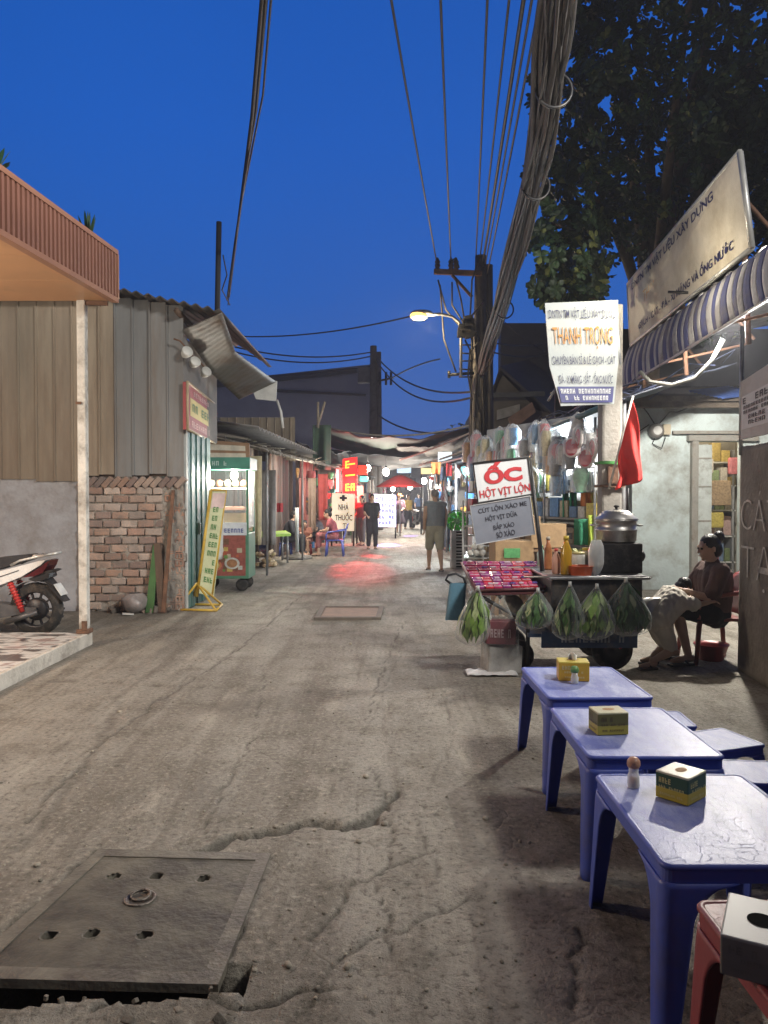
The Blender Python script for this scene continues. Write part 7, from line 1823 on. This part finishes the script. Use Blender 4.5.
def hang_pack(label, p, w_, h_, c, kind, group, seed):
    t = thing('hanging_pack', label, 'goods', p, math.atan2(dr.y, dr.x) + PI + rm.uniform(-.3, .3), group); r = random.Random(seed)
    if kind == 'round':
        part('dish', MB().lathe([(w_ * .5, -.01), (w_ * .5, .015), (w_ * .42, .02), (w_ * .36, .012), (w_ * .3, .02), (0, .022)], (0, 0, -h_ / 2), 26, Matrix.Rotation(PI / 2, 3, 'X')), mat('dish_red', (.50, .03, .06), .35, .15, 6), t)
        part('rim', MB().tube([(w_ * .5 * math.cos(q), 0, -h_ / 2 + w_ * .5 * math.sin(q)) for q in [k * PI / 14 for k in range(28)]], .022, 6, closed=True), mat('dish_white', (.68, .62, .62), .4), t)
    else:
        part('goods', MB().sheet(lambda u, v: (w_ * .42 * math.cos(2 * PI * u) * (.55 + .45 * math.sin(PI * min(1, v + .15))) * (1 + .2 * noise.noise(V((u * 5, v * 5, seed)))), .07 * math.sin(2 * PI * u), -h_ * (.05 + .9 * v)), 18, 12, 0, c), pack_m, t)
    part('film', MB().sheet(lambda u, v: (w_ * .56 * math.cos(2 * PI * u) * min(1, .1 + v * 3), .09 * math.sin(2 * PI * u) * min(1, .2 + v * 3) * (1 + .2 * noise.noise(V((u * 6, v * 5, seed)))), -h_ * 1.08 * v + .06), 18, 8), clearp, t)
for k, (px, py) in enumerate(((579, 437), (593, 448), (572, 447), (586, 458), (600, 436))):
    hang_pack(('red and white round dish pack hanging by the concrete pole, left of the top pair', 'red and white round dish pack hanging closest to the concrete pole, lower', 'red and white round dish pack hanging farthest left of the round packs', 'lowest red and white round dish pack hanging by the concrete pole', 'red and white round dish pack partly behind the concrete pole')[k], at(px, py - 9, 10.55 + k * .05), .25, .26, None, 'round', 'round dish packs by the pole', k)
for k in range(84):
    u = .02 + .96 * rm.random(); z = rm.choice([2.28, 2.25, 1.9, 2.62, 2.5, 2.4, 2.1]); c = rm.choice([(.58, .57, .55), (.5, .1, .12), (.12, .12, .13), (.55, .46, .25), (.6, .6, .6), (.42, .12, .3), (.12, .35, .2), (.1, .25, .45), (.6, .3, .1)])
    hang_pack('clear pack of household goods hanging over the rack behind the snack cart', rk(u, rm.uniform(.44, .62), z), rm.uniform(.16, .32), rm.uniform(.30, .46), c, 'pack', 'clear packs hanging over the goods rack', k + 50)
for k, (px0, px1, py0, py1, Y, c, lab, nm) in enumerate(((562, 569, 483, 518, 11.6, (.03, .22, .12), 'dark green cloth strip hanging over the jars, left one', 'cloth'), (569, 577, 482, 517, 11.5, (.04, .26, .14), 'dark green cloth strip hanging over the jars, right one', 'cloth'),
    (581, 591, 489, 514, 11.3, (.60, .22, .07), 'orange towel hanging between the green strips and the concrete pole', 'towel'), (590, 597, 492, 512, 11.3, (.55, .45, .12), 'yellow towel hanging against the concrete pole', 'towel'),
    (574, 589, 519, 545, 10.9, (.05, .28, .16), 'green woven bag hanging over the jars of the cart', 'bag'), (588, 598, 515, 546, 10.8, (.42, .55, .08), 'lime yellow bag hanging against the concrete pole', 'bag'),
    (431, 441, 462, 474, 18.2, (.62, .20, .06), 'orange garment hanging at the front of the far right stall', 'garment'), (446, 452, 463, 476, 18.2, (.55, .06, .06), 'red garment hanging at the front of the far right stall', 'garment'), (440, 446, 467, 480, 18.4, (.08, .09, .13), 'dark garment hanging between the orange and red garments', 'garment'))):
    banner(lab, px0, px1, py0, py1, Y, mat('hang_%02d' % k, c, .8, .2, 6, .2), nm, nm, .05)
# cardboard boxes and white frame in front of the rack
card = mat('cardboard', (.40, .27, .15), .85, .2, 4, .2, 20, dirt=((.25, .17, .10), .4, 5))
for k, (px0, px1, py0, py1, Y, lab) in enumerate(((494, 533, 541, 566, 9.6, 'open cardboard box with a green print below the grey menu board'), (530, 566, 524, 548, 10.4, 'wide cardboard box behind the bottles of the cart'), (520, 540, 516, 526, 10.7, 'flat cardboard box stacked at the back below the shelves'))):
    a, b = at(px0, py1, Y), at(px1, py0, Y); w_ = b.x - a.x; h_ = b.z - a.z
    t = thing('cardboard_box', lab, 'box', ((a.x + b.x) / 2, Y + .2, a.z), 0, 'cardboard boxes behind the cart')
    part('carton', MB().box((0, 0, h_ / 2), (w_, .4, h_), (0, 0, .06), .012), card, t)
    if k == 0: part('print', MB().box((-.02, -.215, h_ * .52), (w_ * .42, .006, h_ * .38), (0, 0, .06)), mat('print_green', (.10, .35, .13), .6, .3, 20), t)
    part('tape', MB().box((0, -.0, h_ + .003), (w_ * .98, .06, .004), (0, 0, .06)), mat('tape_tan', (.5, .4, .25), .4), t)
    if a.z > .1: one('box_table', ('low wooden bench under the green printed cardboard box', 'wooden bench under the wide cardboard box', 'wooden bench under the flat cardboard box')[k], 'bench', MB().box((0, 0, a.z / 2 - .02), (w_, .38, .04)).box((-w_ * .42, 0, a.z / 2 - .04), (.05, .36, a.z - .08)).box((w_ * .42, 0, a.z / 2 - .04), (.05, .36, a.z - .08)).box((0, 0, a.z - .03), (w_, .38, .04)), wood, None, ((a.x + b.x) / 2, Y + .2, 0))
t = thing('steel_rack', 'white painted steel rack with rails left of the cardboard boxes', 'rack')
mb = MB()
for px in (463, 483, 493): mb.tube([at(px, 568, 12.6), at(px, 500, 12.6)], .018, 6)
for py in (512, 526, 546, 558): mb.tube([at(463, py, 12.6), at(493, py, 12.6)], .014, 6)
part('frame', mb, mat('rack_white', (.6, .6, .6), .5), t)
part('shelf', MB().quadbox([at(463, 559, 12.6), at(493, 559, 12.6), at(496, 553, 13.2), at(466, 553, 13.2)], (0, 0, .02)), steel, t)
for k, px in enumerate((470, 476, 482, 474, 480)):
    one('white_roll', 'white paper roll lying on the white steel rack', 'roll', MB().tube([at(px, 553 - (k > 2) * 6, 12.5), at(px + 1, 552 - (k > 2) * 6, 12.9)], .05, 12), mat('roll_white', (.62, .60, .56), .8), 'white rolls on the steel rack')
# dark blue sheet awning along the right stalls
t = thing('stall_awning', 'long dark blue sheet awning sloping over the goods rack behind the snack cart', 'awning')
e0, e1 = at(611, 402, 9.7), at(432, 464, 21.5)
def sw(u, v):
    p = lerp(e0, e1, v) + V((1.9 * u, .7 * u, .62 * u)); p.z += .05 * noise.noise(V((u * 5, v * 12, 2))) - .10 * math.sin(v * PI) * (1 - u) + .02 * noise.noise(V((u * 20, v * 50, 1))); return p
part('sheet', MB().sheet(sw, 14, 80, .012), mat('blue_black_sheet', (.045, .055, .085), .6, .4, 2.5, .4, 10, dirt=((.12, .12, .12), .3, 3)), t)
part('rail', MB().tube([lerp(e0, e1, k / 14) - V((0, 0, .10 * math.sin(k / 14 * PI) + .02)) for k in range(15)], .045, 8), mat('teal_pipe', (.06, .13, .15), .5, .3, 4), t)
for v in (.02, .34, .62, .97): q = V(sw(0, v)); part('post', MB().tube([V((q.x + .3, q.y + .1, 0)), V((q.x + .3, q.y + .1, q.z + .1))], .03, 6), galv, t)
mb = MB()
for k in range(34):
    v = rm.uniform(.02, .45); p = V(sw(rm.uniform(.3, 1), v)) + V((0, 0, .05)); mb.tube([p, p + V((rm.uniform(-.3, .2), rm.uniform(-.6, .9), rm.uniform(-.05, .18))), p + V((rm.uniform(-.7, -.2), rm.uniform(-.2, 1.4), rm.uniform(-.25, .0)))], .010, 4)
part('loose_strip', mb, mat('blue_strip', (.06, .075, .14), .6, .3, 6), t)

# ---- crowded frontage further up: goods on the ground, on hooks, more people
vivid = [(.6, .1, .08), (.62, .3, .06), (.6, .5, .1), (.12, .38, .14), (.08, .25, .5), (.6, .58, .55), (.45, .1, .3), (.05, .05, .06), (.5, .45, .38), (.62, .6, .58), (.15, .4, .4)]
for k in range(120):
    side = 'R' if k % 5 < 3 else 'L'
    Y = rm.uniform(15.3, 26) if side == 'R' else rm.uniform(20.5, 31)
    x = (1.78 - .035 * (Y - 16) + .0) if side == 'R' else (-2.05 + .10 * (Y - 20.5))
    x += rm.uniform(0, .5) * (1 if side == 'R' else -1)
    c = rm.choice(vivid); q = rm.uniform(.6, 1.1); w1 = rm.uniform(.10, .26); h1 = rm.uniform(.12, .36); low = rm.random() < .38
    if side == 'R' and Y < 17.2 and low: x += .35
    z = rm.choice([0.0, 0.0, .28]) if low else rm.uniform(.9, 2.1)
    sd = rm.uniform(0, 9); col_ = tuple(i * q for i in c)
    if low: mb = MB().box((0, 0, h1 / 2), (w1, w1, h1), (0, 0, rm.uniform(-.6, .6)), .02, col_)
    else: mb = MB().sheet(lambda u, v: (w1 * .5 * math.cos(2 * PI * u) * (.5 + .5 * math.sin(PI * min(1, v + .2))), w1 * .35 * math.sin(2 * PI * u + .3) * (1 + .3 * noise.noise(V((u * 4, v * 4, sd)))), h1 * (1 - v)), 12, 7, 0, col_)
    if low and z > 0: z = .0
    one('frontage_goods', 'small bright goods ' + ('set on the ground' if low else 'hung on hooks') + ' along the ' + ('right' if side == 'R' else 'left') + ' far stall fronts', 'goods', mb, pack_m, ('goods on the ground, ' if low else 'goods on hooks, ') + ('right' if side == 'R' else 'left') + ' far stalls', (x, Y, z))
for k, (px, py0, py1, Y, c, st, lab) in enumerate(((360, 486, 508, 26.5, (1, .25, .2), .9, 'small upright pink lit sign past the tall red sign'), (445, 452, 462, 20.5, (.75, .9, 1), 1.1, 'small white lit panel high on the right far stalls'), (428, 468, 474, 30, (1, .8, .4), 1.0, 'small yellow lit panel on the distant right stalls'), (404, 466, 473, 38, (.5, .7, 1), .9, 'small blue lit panel under the tarpaulins far down the street'))):
    w_ = 3.2 if k == 0 else 7
    lightbox('panel_sign', lab, [(px - w_, py1), (px + w_, py1), (px + w_, py0), (px - w_, py0)], c, st, black, Y, .08)
    MATS['panel_sign_%d' % k] = MATS.pop('panel_sign_glow')
stand('person in a white shirt browsing at the right far stall behind the walking man', 446, 550, 1.58, -1.2, cloth_m('white_shirt', (.55, .55, .53)), cloth_m('blue_jeans', (.06, .09, .16)), (hairm, 'full'), .03, 1.9, False, .55, .8)
stand('person in a yellow top far down the street under the umbrella', 408, 529, 1.55, PI + .5, cloth_m('mustard_top', (.5, .34, .08)), cloth_m('dark_trousers', (.03, .032, .04)), (hairm, 'long'), .1, 1.9, False, .55, .5)
stand('person in a red shirt far down the street at the left stalls', 386, 528, 1.6, PI / 2, cloth_m('red_shirt', (.5, .06, .06)), cloth_m('grey_trousers', (.16, .15, .16)), (hairm, 'full'), .05, 1.9, False, .55, .6)
stand('person in a blue shirt far down the middle of the street', 419, 522, 1.62, PI - .1, cloth_m('blue_shirt', (.10, .2, .42)), cloth_m('dark_trousers', (.03, .032, .04)), (hairm, 'full'), .16, 1.9, False, .55, .2)
# ---- evening haze in the street
mb = MB().box((0, 34, 6.8), (56, 80, 16))
hz = part('haze', mb, None or bpy.data.materials.new('evening_haze')); hz['kind'] = 'stuff'
hm = hz.data.materials[0]; hm.use_nodes = True; N = hm.node_tree.nodes; L = hm.node_tree.links
N.remove(N['Principled BSDF']); pv = N.new('ShaderNodeVolumePrincipled'); pv.inputs['Color'].default_value = (.85, .88, 1, 1); pv.inputs['Density'].default_value = .0022; pv.inputs['Anisotropy'].default_value = .3
L.new(pv.outputs[0], N['Material Output'].inputs['Volume'])
sc.cycles.volume_max_steps = 64; sc.cycles.volume_step_rate = 4
